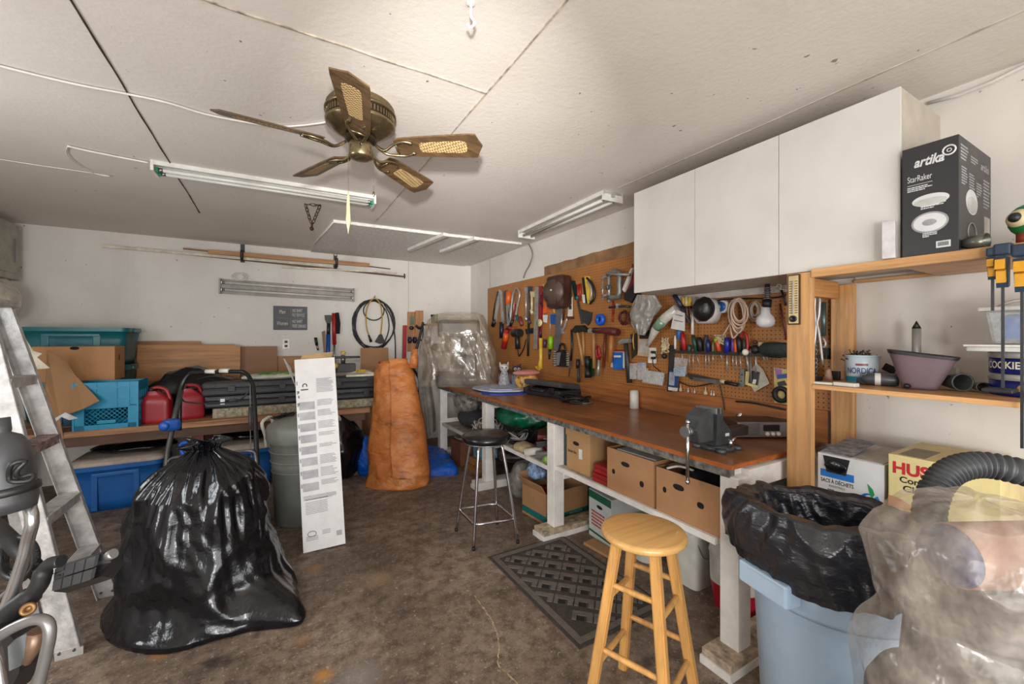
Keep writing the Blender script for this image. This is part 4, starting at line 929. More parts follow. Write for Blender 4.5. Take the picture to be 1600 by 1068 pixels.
for a, b in (((322, 580), (337, 580)), ((344, 579), (358, 579))):
    m = MB(); m.tube([G(*a, 3.195), G(*b, 3.195)], .0175, 10); m.build('warning_label', WHITE, t)
m = MB(); c = G(268, 663, 3.05); m.obox(c, (.10, .09, .085), .4, .025); m.lathe([(0, 0), (.03, 0), (.032, .02), (.02, .03), (0, .032)], c+V((-.03, -.04, 0)), 14, axis=(-.3, -1, 0)); m.build('blue_clamp', BLUE, t)
m = MB(); m.tube(smoothpts([G(*q, 2.9) for q in ((286, 708), (282, 698), (284, 693), (292, 691), (316, 690), (321, 695), (318, 702), (292, 710))], 4, True), .011, 8, closed=True); m.build('blue_lever', M((20, 92, 200), .4, key='blev'), t)
m = MB(); m.tube([G(391, 636, 3.1), G(391, 670, 3.06)], .012, 8); m.build('lever_grip', DGREY, t)
m = MB(); m.tube([G(391, 600, 3.14), G(391, 636, 3.1)], .003, 5); m.tube(smoothpts([G(391, 670, 3.06), G(393, 720, 3.0), G(397, 750, 2.95)], 3), .003, 5); m.build('pull_cord', GREY, t)
ex = G(380, 745, 3.0)
m = MB(); m.obox((ex.x-.13, ex.y+.08, .22), (.52, .5, .12), .15, .04); m.build('deck', M((130, 26, 26), .4, key='deck'), t)
m = MB(); m.lathe([(0, .28), (.13, .28), (.14, .34), (.135, .42), (.09, .46), (0, .47)], (ex.x-.05, ex.y+.05, 0), 24); m.build('engine', DGREY, t)
m = MB()
for i in range(8):
    z = .44+.012*i; rr_ = .12-.002*i
    m.obox((ex.x-.01, ex.y+.03, z), (rr_*1.7, rr_*1.6, .006), .2, .002)
m.obox((ex.x-.01, ex.y+.03, .48), (.14, .13, .10), .2, .02); m.build('recoil_cover', M((200, 60, 52), .4, key='recoil'), t)
for (x, y, r) in ((-.38, .26, .09), (.16, .30, .09), (-.36, -.14, .1), (.15, -.16, .1)):
    c = V((ex.x+x-.05, ex.y+y, r)); m = MB(); m.lathe([(0, -.02), (r*.6, -.02), (r, -.022), (r, .022), (r*.6, .02), (0, .02)], c, 24, axis=(1, .15, 0)); wo = m.build('wheel', BLACK, t)
    m = MB(); m.lathe([(0, -.026), (r*.55, -.026), (r*.5, -.02), (0, -.02)], c, 20, axis=(1, .15, 0)); m.build('hub', M((120, 30, 28), .5, key='hub'), wo)
# ---- grey refuse can
gm = M((126, 129, 121), .5, var=.07, sc=4, bmp=.15, key='grc'); C = PZ(478, 826, 0); C = V((C.x, C.y+.25, 0))
t = thing('refuse_bin', 'tall grey refuse bin with domed lid and white handles', 'bin', C)
m = MB(); m.lathe([(0, 0), (.205, 0), (.21, .01), (.235, .45), (.238, .46), (.237, .47), (.25, .66), (.262, .67), (.262, .69), (.25, .69)], C, 48)
m.build('bin_body', gm, t)
m = MB()
for z in (.42, .5, .58): m.lathe([(.236+.1*(z-.46), z), (.244+.1*(z-.46), z+.006), (.236+.1*(z-.46), z+.012)], C, 48)
m.build('body_ribs', gm, t)['kind'] = 'stuff'
m = MB(); m.lathe([(.268, .66), (.275, .68), (.275, .76), (.262, .79), (.24, .80), (.22, .815), (.16, .835), (.07, .85), (0, .853)], C, 48); lid = m.build('lid', gm, t)
hw = M((214, 210, 200), .4, key='hw')
for s in (-1, 1):
    a0_ = C+RV*s*.262+V((0, 0, 0)); m = MB(); up = V((0, 0, 1)); fo = -FV
    pts = [a0_+fo*.07+up*.60+RV*s*.01, a0_+fo*.07+up*.70+RV*s*.02, a0_+fo*.09+up*.80+RV*s*.035, a0_-fo*.01+up*.83+RV*s*.035, a0_-fo*.03+up*.80+RV*s*.02, a0_-fo*.03+up*.68+RV*s*.015] if s < 0 else [a0_+fo*.05+up*.74, a0_+fo*.07+up*.80+RV*.02, a0_+fo*.02+up*.84+RV*.03, a0_-fo*.04+up*.80+RV*.02]
    m.tube(smoothpts(pts, 3), .013, 8); m.build('handle', hw, t)
for s in (-1, 1):
    c = C+RV*s*.16+V((0, 0, .85))-FV*.04; m = MB(); rr = random.Random(s+5)
    for i in range(4): m.tube(smoothpts([c+V((rr.uniform(-.1, .1), rr.uniform(-.05, .05), rr.uniform(-.02, .025))) for _ in range(4)], 4), .008, 6)
    m.build('bungee', BLACK, t)
# ---- long white carton leaning on the bin
t = thing('long_carton', 'long white printed flooring carton leaning upright on the grey bin', 'carton', PZ(506, 860, 0))
bl = PZ(474, 864, 0); br = PZ(540, 852, 0)
u = (br-bl).normalized(); W_ = (br-bl).length; back = V((-u.y, u.x, 0)); Hc = 1.35
tl_ = PD(455, 560, 3.12); 
vv = (V((bl.x, bl.y, 0))+back*.22+u*(-.075)+V((0, 0, Hc))-bl).normalized(); n_ = u.cross(vv)
n_ = -n_ if n_.dot(FV) > 0 else n_
wm = M((212, 210, 208), .4, var=.03, bmp=.05, key='wcarton')
uu = (u-vv*u.dot(vv)).normalized()
m = MB(); th = .085
m.prism([bl, bl+uu*W_, bl+uu*W_+vv*Hc, bl+vv*Hc], -n_*th); m.build('carton_body', wm, t)
m = MB(); m.prism([bl+uu*.02+vv*(Hc+.0), bl+uu*(W_-.02)+vv*Hc, bl+uu*(W_-.03)+vv*(Hc+.002)-n_*.05, bl+uu*.03+vv*(Hc+.002)-n_*.05], vv*.002); m.build('open_end', CARD, t)
m = MB(); m.prism([bl+vv*(Hc-.2), bl+vv*(Hc+.01)+n_*.02-uu*.06, bl+vv*(Hc+.02)-uu*.075-n_*.04, bl+vv*(Hc-.05)-uu*.03-n_*.06], n_*.003); m.build('torn_flap', wm, t)
m = MB(); m.prism([bl+uu*.04+vv*Hc, bl+uu*(W_-.02)+vv*Hc, bl+uu*(W_-.01)+vv*(Hc+.05)-n_*.06, bl+uu*.05+vv*(Hc+.04)-n_*.05], n_*.003); m.build('torn_flap', M((190, 160, 120), .7, key='cflap'), t)
pg = M((168, 168, 170), .5, key='pg'); pd = M((70, 70, 74), .5, key='pd'); pg2 = M((192, 192, 196), .5, key='pg2')
O = bl+n_*.0006; f = MB()
def Q(m, x0, y0, x1, y1): m.prism([O+uu*W_*x0+vv*Hc*y0, O+uu*W_*x1+vv*Hc*y0, O+uu*W_*x1+vv*Hc*y1, O+uu*W_*x0+vv*Hc*y1], n_*.0006)
for i, y in enumerate((.30, .365, .43, .49, .55, .61, .67, .725)):
    Q(f, .06, y, .44, y+.042)
f.build('printed_diagrams', pg, t)['kind'] = 'stuff'
f = MB(); rr = random.Random(3)
for i, y in enumerate((.30, .365, .43, .49, .55, .61, .67, .725, .79, .84)):
    nl = rr.randint(3, 7)
    for k in range(nl): Q(f, .5, y+.045-.007*k, rr.uniform(.8, .93), y+.048-.007*k)
    Q(f, .02, y+.02, .05, y+.04)
for k in range(6): Q(f, .06, .275-.004*k, .85-.1*(k == 5), .277-.004*k)
for k in range(8): Q(f, .1, .185+.008*k, .62, .1875+.008*k)
for k in range(3): Q(f, .08, .07-.008*k, .36, .073-.008*k); Q(f, .46, .09-.008*k, .66, .093-.008*k)
f.build('small_print', M((140, 140, 146), .5, key='sprint'), t)['kind'] = 'stuff'
f = MB()
for k in range(12): Q(f, .8+.011*k, .05, .805+.011*k, .075)
Q(f, .46, .215, .462, .26); Q(f, .1, .257, .64, .2595); f.tube([O+uu*W_*(.22+.1*cos(a))+vv*Hc*(.085+.013*sin(a)) for a in [2*pi*i/24 for i in range(24)]], .002, 5, closed=True)
Q(f, .12, .83, .3, .837); f.tube([O+uu*W_*(.22+.05*cos(a))+vv*Hc*(.855+.01*sin(a)) for a in [-.6+(pi+1.2)*i/16 for i in range(17)]], .004, 5)
for y in (.79, .815, .75): Q(f, .05, y, .08, y+.014)
f.build('printed_marks', pd, t)['kind'] = 'stuff'
# ---- bicycle, close at the left edge
dB = .62
t = thing('bicycle', 'bicycle at the left edge with chrome tube, black bottle and platform pedal', 'bicycle', PD(30, 900, dB)); rub = M((52, 52, 54), .55, var=.1, key='rub'); slv = M((170, 168, 168), .22, .9, var=.05, bmp=.05, key='slv')
m = MB(); m.tube(smoothpts([PD(-60, 640, dB+.1), PD(-14, 700, dB+.06), PD(46, 790, dB), PD(42, 850, dB), PD(26, 905, dB), PD(8, 955, dB), PD(-8, 1020, dB)], 5), .0078, 14); m.build('frame_tube', slv, t)
m = MB(); m.tube([PD(-30, 800, dB+.08), PD(22, 850, dB+.05), PD(70, 905, dB+.06)], .012, 10); m.build('stay', BLACK, t)
m = MB(); a = PD(-4, 660, dB-.02); b = PD(12, 798, dB-.02); ax = (b-a).normalized(); L_ = (b-a).length
m.lathe([(0, -.006), (.013, -.006), (.013, .012), (.012, .016), (.022, .022), (.029, .036), (.032, .055), (.032, L_-.015), (.029, L_), (0, L_+.002)], a, 32, axis=ax)
o = m.build('water_bottle', M((58, 58, 60), .42, var=.15, bmp=.15, key='bott'), t)
m = MB(); m.lathe([(.033, L_*.72), (.0355, L_*.73), (.0355, L_*.80), (.033, L_*.81)], a, 32, axis=ax); m.build('cage_band', BLACK, t)
m = MB(); m.tube(smoothpts([PD(14, 745, dB-.05), PD(18, 725, dB-.055), PD(40, 720, dB-.045), PD(26, 735, dB-.05), (PD(30, 745, dB-.045)), PD(51, 740, dB-.035), PD(46, 750, dB-.04), PD(20, 752, dB-.05)], 3, True), .0033, 6, closed=True); m.build('cage_clip', BLACK, t)
m = MB(); m.tube(smoothpts([PD(96, 876, dB), PD(78, 880, dB), PD(68, 892, dB), PD(62, 912, dB), PD(48, 930, dB), PD(24, 948, dB), PD(4, 968, dB)], 4), [.009]*8+[.011]*8+[.014]*9, 10); m.build('crank_arm', BLACK, t)
m = MB(); c = PD(44, 951, dB-.015); m.lathe([(0, 0), (.009, 0), (.009, .006), (.004, .006), (.003, .003), (0, .003)], c, 16, axis=c*-1+CP); m.build('crank_bolt', M((150, 116, 76), .4, .8, key='bolt'), t)
# pedal : slab in px frame
pts = [(84, 898), (90, 884), (158, 862), (168, 862), (174, 878), (158, 900), (140, 906), (84, 924)]
p3 = [PD(*q, dB+.02*(q[1] < 890)) for q in pts]; m = MB(); m.prism(p3, FV*.02+V((0, 0, -.014))); pe = m.build('pedal', BLACK, t)
m = MB()
for i in range(4):
    for j in range(2):
        a = .04+i*.235; b = a+.2; c0 = .05+j*.48; c1_ = c0+.42
        def PP(s, r): 
            top = V((90+(160-90)*s, 884-22*s)); bot = V((85+(150-85)*s, 922-19*s)); q = top.lerp(bot, r); return PD(q.x, q.y, dB-.005+.02*(1-r))
        m.prism([PP(a, c0), PP(b, c0), PP(b, c1_), PP(a, c1_)], -FV*.006)
m.build('tread_blocks', rub, pe)['kind'] = 'stuff'
m = MB(); c = PD(170, 868, dB); m.cyl(c, PD(178, 864, dB), .007); m.build('axle_end', STEEL, pe)
for k, (r0, z) in enumerate(((.052, 0), (.044, .006), (.036, .012))):
    c = PD(28, 872, dB+.05+z); m = MB(); m.tube([c+(RV*.9-FV*.3)*cos(a)*r0+V((0, 0, 1))*sin(a)*r0*.62+RV*sin(a)*.01 for a in [2*pi*i/36 for i in range(36)]], .005, 6, closed=True)
    for i in range(20): a = 2*pi*i/20; m.ball(c+(RV*.9-FV*.3)*cos(a)*(r0+.004)+V((0, 0, 1))*sin(a)*(r0+.004)*.62+RV*sin(a)*.01, .0035, n=6)
    m.build('chain_ring', BLACK, t)
m = MB(); m.tube(smoothpts([PD(-10, 1000, .55), PD(15, 983, .55), PD(50, 968, .55), PD(72, 970, .55), PD(78, 990, .55), PD(70, 1030, .55), PD(56, 1085, .55)], 5), .0068, 12); m.build('rim', M((128, 126, 124), .35, .6, key='rimm'), t)
m = MB(); m.tube(smoothpts([PD(2, 1080, .54), PD(-4, 1040, .54), PD(-12, 1010, .54)], 4), .008, 8); m.build('inner_stay', slv, t)
m = MB(); m.tube([PD(58, 985, .56), PD(54, 1010, .56), PD(42, 1036, .56)], [.01, .009, .004], 8); m.build('spring_end', M((132, 104, 84), .4, .5, key='copp'), t)
m = MB(); m.prism([PD(*q, .57) for q in ((12, 1010), (24, 998), (40, 990), (46, 1000), (32, 1040), (14, 1048))], FV*.02); m.build('brake_block', M((110, 114, 116), .5, key='bb'), t)
m = MB(); m.prism([PD(*q, .6) for q in ((-10, 980), (10, 985), (30, 1010), (30, 1050), (10, 1090), (-20, 1090))], FV*.03); m.build('rear_guard', BLACK, t)
# ---- mat
c4 = [PZ(*q, 0) for q in ((757, 866), (884, 840), (1052, 956), (898, 1004))]
A, B, C_, D_ = c4; u = ((B-A)+(C_-D_))/2; v = ((D_-A)+(C_-B))/2; ctr = (A+B+C_+D_)/4; W_, L_ = u.length, v.length; ang = atan2(v.y, v.x)
t = thing('door_mat', 'dark grey rubber mat with basket weave pattern on the floor', 'mat', (ctr.x, ctr.y, 0), ang); matm = M((104, 96, 89), .65, var=.08, sc=30, bmp=.3, key='matm')
m = MB(); m.box((-L_/2, -W_/2, 0), (L_/2, W_/2, .006), .003); m.build('mat_base', M((66, 61, 57), .65, sc=30, bmp=.3, key='matb'), t, True)  # base coloured darker than the blocks: shade in the gaps is painted
m = MB(); b_ = .055
for (x0, y0, x1, y1) in ((-L_/2+.02, -W_/2+.02, L_/2-.02, -W_/2+b_), (-L_/2+.02, W_/2-b_, L_/2-.02, W_/2-.02), (-L_/2+.02, -W_/2+b_, -L_/2+b_, W_/2-b_), (L_/2-b_, -W_/2+b_, L_/2-.02, W_/2-b_)): m.box((x0, y0, .006), (x1, y1, .010), .001)
m.build('border', matm, t, True)
m = MB(); dk = MB(); sx = L_/2-b_-.01; sy = W_/2-b_-.01; pch = .115; ca = cos(.78); sa2 = sin(.78)
for i in range(-9, 10):
    for j in range(-9, 10):
        cx, cy = (i*ca-j*sa2)*pch, (i*sa2+j*ca)*pch
        for (dx, dy, w_, h_) in ((0, pch*.33, pch*.95, pch*.26), (pch*.34, 0, pch*.26, pch*.34), (-pch*.36, 0, pch*.2, pch*.34)):
            x = cx+dx*ca-dy*sa2; y = cy+dx*sa2+dy*ca
            if abs(x) < sx-.03 and abs(y) < sy-.03: m.obox((x, y, .0085), (w_, h_, .005), .78)
        if abs(cx) < sx-.03 and abs(cy) < sy-.03: dk.obox((cx-pch*.08*ca, cy-pch*.08*sa2, .0065), (pch*.36, pch*.30, .001), .78)
m.build('weave_blocks', matm, t, True)['kind'] = 'stuff'; dk.build('weave_pit_shade', M((30, 27, 25), .8, key='pitshade'), t, True)['kind'] = 'stuff'  # dark pads paint the shade inside the weave recesses
# ---- chrome stool
f4 = [PZ(*q, 0) for q in ((713, 829), (740, 859), (809, 848), (777, 818))]; c = sum(f4, V((0, 0, 0)))/4
t = thing('bar_stool', 'round black padded bar stool with chrome tube legs', 'stool', (c.x, c.y, 0)); SH = .75
sc2 = PZ(764, 683, SH); sx_ = sc2
m = MB(); ctr = V((c.x, c.y, SH)); m.lathe([(0, -.035), (.16, -.035), (.178, -.025), (.185, -.005), (.18, .015), (.16, .028), (.08, .034), (0, .036)], ctr, 40); m.build('seat', M((20, 20, 22), .22, var=.1, key='vinyl'), t)
m = MB(); m.lathe([(.1, -.045), (.165, -.04), (.165, -.03), (.1, -.03)], ctr, 40); m.build('seat_rim', STEEL, t)
for q in f4:
    d = (q-V((c.x, c.y, 0))).normalized(); m = MB(); m.tube(smoothpts([ctr+V((0, 0, -.045))+d*.06, ctr+V((0, 0, -.047))+d*.105, ctr+V((0, 0, -.065))+d*.13, ctr+V((0, 0, -.11))+d*.142, q*.5+(ctr+d*.13)*.5, q+V((0, 0, .01))], 4), .0115, 10); lg = m.build('leg', CHROME, t)
    m = MB(); m.cyl(q, q+V((0, 0, .02)), .012); m.build('rubber_foot', BLACK, lg)
rp = []
for q in f4:
    d = (q-V((c.x, c.y, 0))); rp.append(V((c.x, c.y, 0))+d*.92+V((0, 0, .17)))
R_ = []
for i in range(4):
    a, b = rp[i], rp[(i+1) % 4]; R_ += [a.lerp(b, .12), a.lerp(b, .5), a.lerp(b, .88)]
m = MB(); m.tube(smoothpts(R_, 3, True), .0105, 8, closed=True); m.build('foot_ring', CHROME, t)
# ---- pine stool
pine = WOOD((214, 160, 92), 2, .32, .16, .9, coat=.3, knots=False); pines = WOOD((222, 172, 104), 0, .3, .14, .9, coat=.35, knots=False)
SH = .73; sc2 = PZ(1005, 826, SH)
t = thing('wooden_stool', 'round pine stool with crossing rungs in the foreground', 'stool', (sc2.x, sc2.y, 0)); c = V((sc2.x, sc2.y, 0))
lat = radians(18)-TH
m = MB(); m.lathe([(0, SH-.032), (.150, SH-.032), (.162, SH-.024), (.165, SH-.012), (.160, SH-.003), (.15, SH), (0, SH)], c, 48); m.build('seat', pines, t)
F4 = []
for k in range(4):
    a = -TH+radians(5)+k*pi/2; top = c+V((cos(a)*.105, sin(a)*.105, SH-.03)); bot = c+V((cos(a)*.225, sin(a)*.225, 0)); F4.append((top, bot, a))
    rot = Matrix.Rotation(a+pi/4, 3, 'Z'); m = MB(); s = .019
    cr = [rot @ V(q) for q in ((-s, -s, 0), (s, -s, 0), (s, s, 0), (-s, s, 0))]
    m.prism([bot+q for q in cr], top-bot); bmesh.ops.bevel(m.bm, geom=[e for e in m.bm.edges if abs((e.verts[0].co-e.verts[1].co).z) > .3], offset=.006, segments=2, affect='EDGES'); m.build('leg', pine, t)
for k in range(4):
    a, b = F4[k], F4[(k+1) % 4]
    for hgt in ((.52, .27) if k % 2 == 0 else (.46, .20)):
        f = 1-hgt/(SH-.03); p0 = a[0].lerp(a[1], f); p1 = b[0].lerp(b[1], f); m = MB(); m.tube([p0, p0.lerp(p1, .12), p0.lerp(p1, .5), p0.lerp(p1, .88), p1], [.009, .0105, .012, .0105, .009], 10); m.build('rung', pine, t)
for k in range(2):
    a = -TH+radians(5)+k*pi/2; m = MB(); m.obox(c+V((0, 0, SH-.045)), (.24, .03, .03), a); m.build('seat_support', pine, t)
# ================================================================== right wall: pegboard, workbench, cabinets, shelves
PB = WX-.012                                     # face of the pegboard
m = MB(); y1 = PX(762, 470, PB).y; zt = 2.2
m.box((PB, .99, 1.09), (WX-.004, y1, zt)); o = m.build('pegboard', PEGM((178, 118, 62))); tag(o, 'brown perforated pegboard panel covering the right wall above bench', 'pegboard'); 
for v in o.data.vertices: v.co += o.location
o.location = (0, 0, 0)
m = MB(); a = PX(850, 430, PB).y; n = 40; b = 1.6; top = []
for i in range(n+1):
    y = a+(b-a)*i/n; top.append((PB+.004, y, 2.30+.012*noise.noise(V((y*7, 0, 0)))+.02*i/n))
for i in range(n): m.prism([top[i], top[i+1], (PB+.004, top[i+1][1], zt), (PB+.004, top[i][1], zt)], (.004, 0, 0))
one('torn_hardboard', 'strip of torn brown hardboard on wall above pegboard', 'board', m, M((140, 106, 72), .7, var=.2, sc=4, key='torn'))
# ---- work bench
BH = .91; FXb = 1.815; YN = 1.15; YF = 5.06
t = thing('workbench', 'long white painted workbench with brown wooden top along right wall', 'workbench', (2.2, 3, 0))
topm, nt, bb = newmat('bench_top'); L = nt.links; co = coords(nt, (1, .12, 1)); c = ramp(nt, noi(nt, co, 14, 7, .65), [(.3, (122, 74, 42)), (.6, (164, 108, 64))])
c = mixc(nt, ramp(nt, noi(nt, coords(nt), 2.2, 7, .7), [(.4, (.75, .75, .75, 1)), (.62, (0, 0, 0, 1))]), c, (104, 66, 42))
L.new(c, bb.inputs['Base Color']); bb.inputs['Roughness'].default_value = .3; L.new(bump(nt, noi(nt, coords(nt), 12, 6), .12, .005), bb.inputs['Normal'])
m = MB(); m.box((FXb-.02, YN-.015, BH-.022), (WX-.035, YF, BH), .003); m.build('bench_top', topm, t)
m = MB(); m.box((FXb-.021, YN-.016, BH-.021), (FXb-.016, YF, BH-.002)); m.box((FXb-.018, YN-.019, BH-.021), (WX-.04, YN-.014, BH-.002)); m.build('top_edging', WOOD((178, 96, 40), 1, .4, .2), t)
m = MB(); m.box((FXb-.012, YN-.005, BH-.06), (FXb+.03, YF, BH-.022)); m.build('front_apron', M((104, 102, 96), .6, var=.35, sc=25, bmp=.6, key='apron'), t)
m = MB(); m.box((FXb+.03, YN, BH-.12), (WX-.06, YN+.04, BH-.022)); m.build('end_rail', PAINTW, t)
m = MB(); m.box((WX-.0335, 1.10, BH+.001), (WX-.013, YF+.1, 1.09), .002); one('wall_plank', 'varnished brown plank on wall along the back of the workbench', 'plank', m, WOOD((164, 102, 54), 1, .4, .3, .8, coat=.1))
LY = (1.13, 2.55, 3.70, 5.0)
for i, y in enumerate(LY):
    m = MB(); m.box((FXb-.005, y-.045+.02, .07 if i < 2 else .06), (FXb+.09, y+.045+.02, BH-.055), .004); m.build('leg', PAINTW, t)
    m = MB(); m.box((WX-.14, y-.025, .07), (WX-.05, y+.065, BH-.055), .004); m.build('leg', PAINTW, t)
    m = MB(); m.box((FXb-.12 if i < 3 else FXb-.02, y-.06, 0), (WX-.05, y+.09, .038), .003); m.build('foot_beam', PAINTW, t)
    m = MB(); m.box((FXb-.11 if i < 3 else FXb-.01, y-.055, .038), (WX-.05, y+.085, .072), .003); m.build('foot_beam', M((176, 158, 136), .8, var=.25, sc=20, key='foottop') if i < 2 else PAINTW, t)
    m = MB(); m.box((FXb+.09, y-.02, BH-.12), (WX-.14, y+.06, BH-.03), .003); m.build('cross_rail', PAINTW, t)
    zs = .53 if i < 2 else .5
    m = MB(); m.box((FXb+.085, y-.03, zs-.11), (WX-.14, y+.01, zs-.03), .003); m.build('shelf_rail', PAINTW, t)
dustw = M((176, 168, 156), .7, var=.2, sc=12, bmp=.3, key='dustw')
for (ya, yb, z) in ((YN+.0, 2.56, .53), (2.58, 3.70, .50), (3.72, 5.0, .42)):
    m = MB(); m.box((FXb+.03, ya, z-.025), (WX-.06, yb, z), .002); m.build('lower_shelf', dustw, t)
    m = MB(); m.box((FXb+.012, ya+(.08 if ya < 2 else .05), z-.03), (FXb+.032, yb-.02, z+.003)); m.build('shelf_edge', PAINTW, t)
# ---- white wall cabinets
CX = 2.2; z0, z1 = 1.81, 2.51; ys = (.667, 1.136, 1.615, 2.103)
mel = M((214, 211, 205), .35, var=.03, sc=2, bmp=.02, key='mel'); mele = M((206, 194, 168), .5, var=.05, key='mele')
for k in range(3):
    ya, yb = ys[k], ys[k+1]; nm = ('nearest of three, beside black lamp carton', 'middle one of three', 'farthest of three, over the tool pegboard')[k]
    t = thing('wall_cabinet', 'white melamine wall cabinet, '+nm, 'cabinet', ((CX+WX)/2, (ya+yb)/2, z0), 0, 'white wall cabinets')
    m = MB()
    for q in ((CX+.02, ya+.001, z0, WX, ya+.017, z1), (CX+.02, yb-.017, z0, WX, yb-.001, z1), (CX+.02, ya+.017, z0, WX, yb-.017, z0+.016), (CX+.02, ya+.017, z1-.016, WX, yb-.017, z1), (WX-.012, ya+.017, z0+.016, WX, yb-.017, z1-.016)): m.box(q[:3], q[3:])
    m.build('carcass', M((190, 180, 166), .5, var=.04, key='carc') if True else mel, t)
    m = MB(); m.box((CX, ya+.0015, z0-.002), (CX+.018, yb-.0015, z1+.002), .0015); m.build('door', mel, t)
m = MB(); m.box((WX-.03, .99, z0-.045), (WX-.0125, 2.1, z0-.003)); one('hanging_rail', 'white painted rail under wall cabinets at top of pegboard', 'rail', m, M((196, 186, 176), .5, key='hr'))
# ---- shelf unit
fir = WOOD((200, 150, 96), 2, .5, .26, .8, coat=.1); firy = WOOD((202, 152, 98), 1, .5, .24, .8, coat=.1)
PXf = 2.165
t = thing('storage_shelving', 'open pine shelving of knotty timber right of the bench', 'shelving', (2.4, .3, 0))
m = MB(); m.box((PXf, .975, 0), (PXf+.038, 1.08, 1.80), .003); m.build('front_post', fir, t)
m = MB(); m.box((2.60, .976, 0), (2.638, 1.076, 1.772), .003); m.build('rear_post', fir, t)
m = MB(); m.box((PXf, -.9, 0), (PXf+.038, -.8, 1.77), .003); m.build('front_post', fir, t)
m = MB(); m.box((PXf-.004, -.95, 1.772), (PXf+.034, .974, 1.81), .003); m.build('top_front_rail', firy, t)
m = MB(); m.box((2.60, -.95, 1.775), (2.638, .975, 1.789), .003); m.build('top_back_rail', firy, t)
for k in range(3):
    m = MB(); m.box((PXf+.04+.142*k, -.95, 1.772), (PXf+.04+.142*k+.136, .66, 1.789), .002); m.build('top_plank', firy, t)
m = MB(); m.box((PXf+.036, -.95, 1.79), (2.64, .66, 1.808), .002); m.build('top_board', WOOD((170, 116, 66), 1, .6, .25), t)
m = MB(); m.box((PXf+.038, 1.04, 1.70), (2.60, 1.078, 1.79), .003); m.build('side_rail', WOOD((196, 136, 78), 0, .5, .25), t)
for z in (1.275,):
    m = MB(); m.box((PXf+.002, -.95, z-.02), (2.64, .974, z), .002); m.build('middle_shelf', firy, t)
    m = MB(); m.box((PXf+.04, .974, z-.02), (2.598, 1.09, z), .002); m.build('middle_shelf', firy, t)
m = MB(); m.box((PXf+.04, -.95, .66), (2.64, .972, .68), .002); m.build('lower_shelf', firy, t)
# ---- thermometer on post
t = thing('thermometer', 'wooden thermometer with round dial bottom screwed to pine post', 'thermometer', (PXf-.01, 1.02, 1.5)); nX = -1
A = PX(1232, 427, PXf); B = PX(1252, 508, PXf); yc = (A.y+B.y)/2; wd = abs(A.y-B.y)*.95; zb = PX(1242, 507, PXf).z; ztp = min(PX(1242, 427, PXf).z, 1.795)
m = MB(); m.box((PXf-.012, yc-wd/2, zb), (PXf, yc+wd/2, ztp), .004); m.build('backing', M((52, 34, 22), .45, key='thb'), t)
m = MB(); m.box((PXf-.014, yc-wd/2+.005, zb+.006), (PXf-.012, yc+wd/2-.005, ztp-.006), .001); m.build('scale_plate', M((206, 182, 132), .45, key='thp'), t)
m = MB(); m.cyl((PXf-.017, yc, zb+.05), (PXf-.017, yc, ztp-.03), .003, n=8); m.build('glass_tube', M((176, 172, 166), .1, key='gl'), t)
m = MB()
for i in range(14):
    z = zb+.055+(ztp-zb-.09)*i/13
    for s in (-1, 1): m.box((PXf-.0146, yc+s*wd*.23-.006, z), (PXf-.014, yc+s*wd*.23+.006, z+.003))
m.build('scale_marks', BLACK, t)['kind'] = 'stuff'
m = MB(); m.lathe([(0, 0), (.016, 0), (.016, .006), (.009, .006), (.009, .004), (0, .004)], (PXf-.014, yc, zb+.028), 18, axis=(-1, 0, 0)); m.build('dial', BLACK, t)
# ---- generic pegboard tracing helpers
X0 = PB-.012
def T(px, py, dx=0): return PX(px, py, X0-dx)
def PL(pts, th=.014, dx=0):
    """solid with the outline given, lying against the pegboard, dx out from it"""
    m = MB(); m.prism([T(*p, dx) for p in pts], (th, 0, 0)); return m
def TB(pts, r, dx=.004, n=8, sm=0):
    q = [T(*p, dx) for p in pts]; q = smoothpts(q, sm) if sm else q
    m = MB(); m.tube(q, r, n); return m
def item(name, label, cat, parts, at=None, group=None):
    """parts: list of (partname, MB, mat). one part -> single mesh"""
    if len(parts) == 1 and parts[0][0] is None: return one(name, label, cat, parts[0][1], parts[0][2], group)
    bs = [v.co.copy() for v in parts[0][1].bm.verts]; c = sum(bs, V((0, 0, 0)))/len(bs)
    t = thing(name, label, cat, c, 0, group)
    for p in parts: p[1].build(p[0], p[2], t)
    return t
LIME = M((132, 184, 30), .4, key='lime'); WD = WOOD((178, 132, 84), 2, .5, .2, 1, knots=False); BRN = M((72, 38, 28), .5, var=.15, key='brn')
SIL = M((176, 176, 174), .34, .55, key='sil'); TEALG = M((20, 96, 84), .4, key='tg'); CLR = PLASTIC((200, 204, 204), .45); MAR = M((96, 34, 28), .35, key='mar'); CRM = M((206, 190, 150), .5, key='crm')
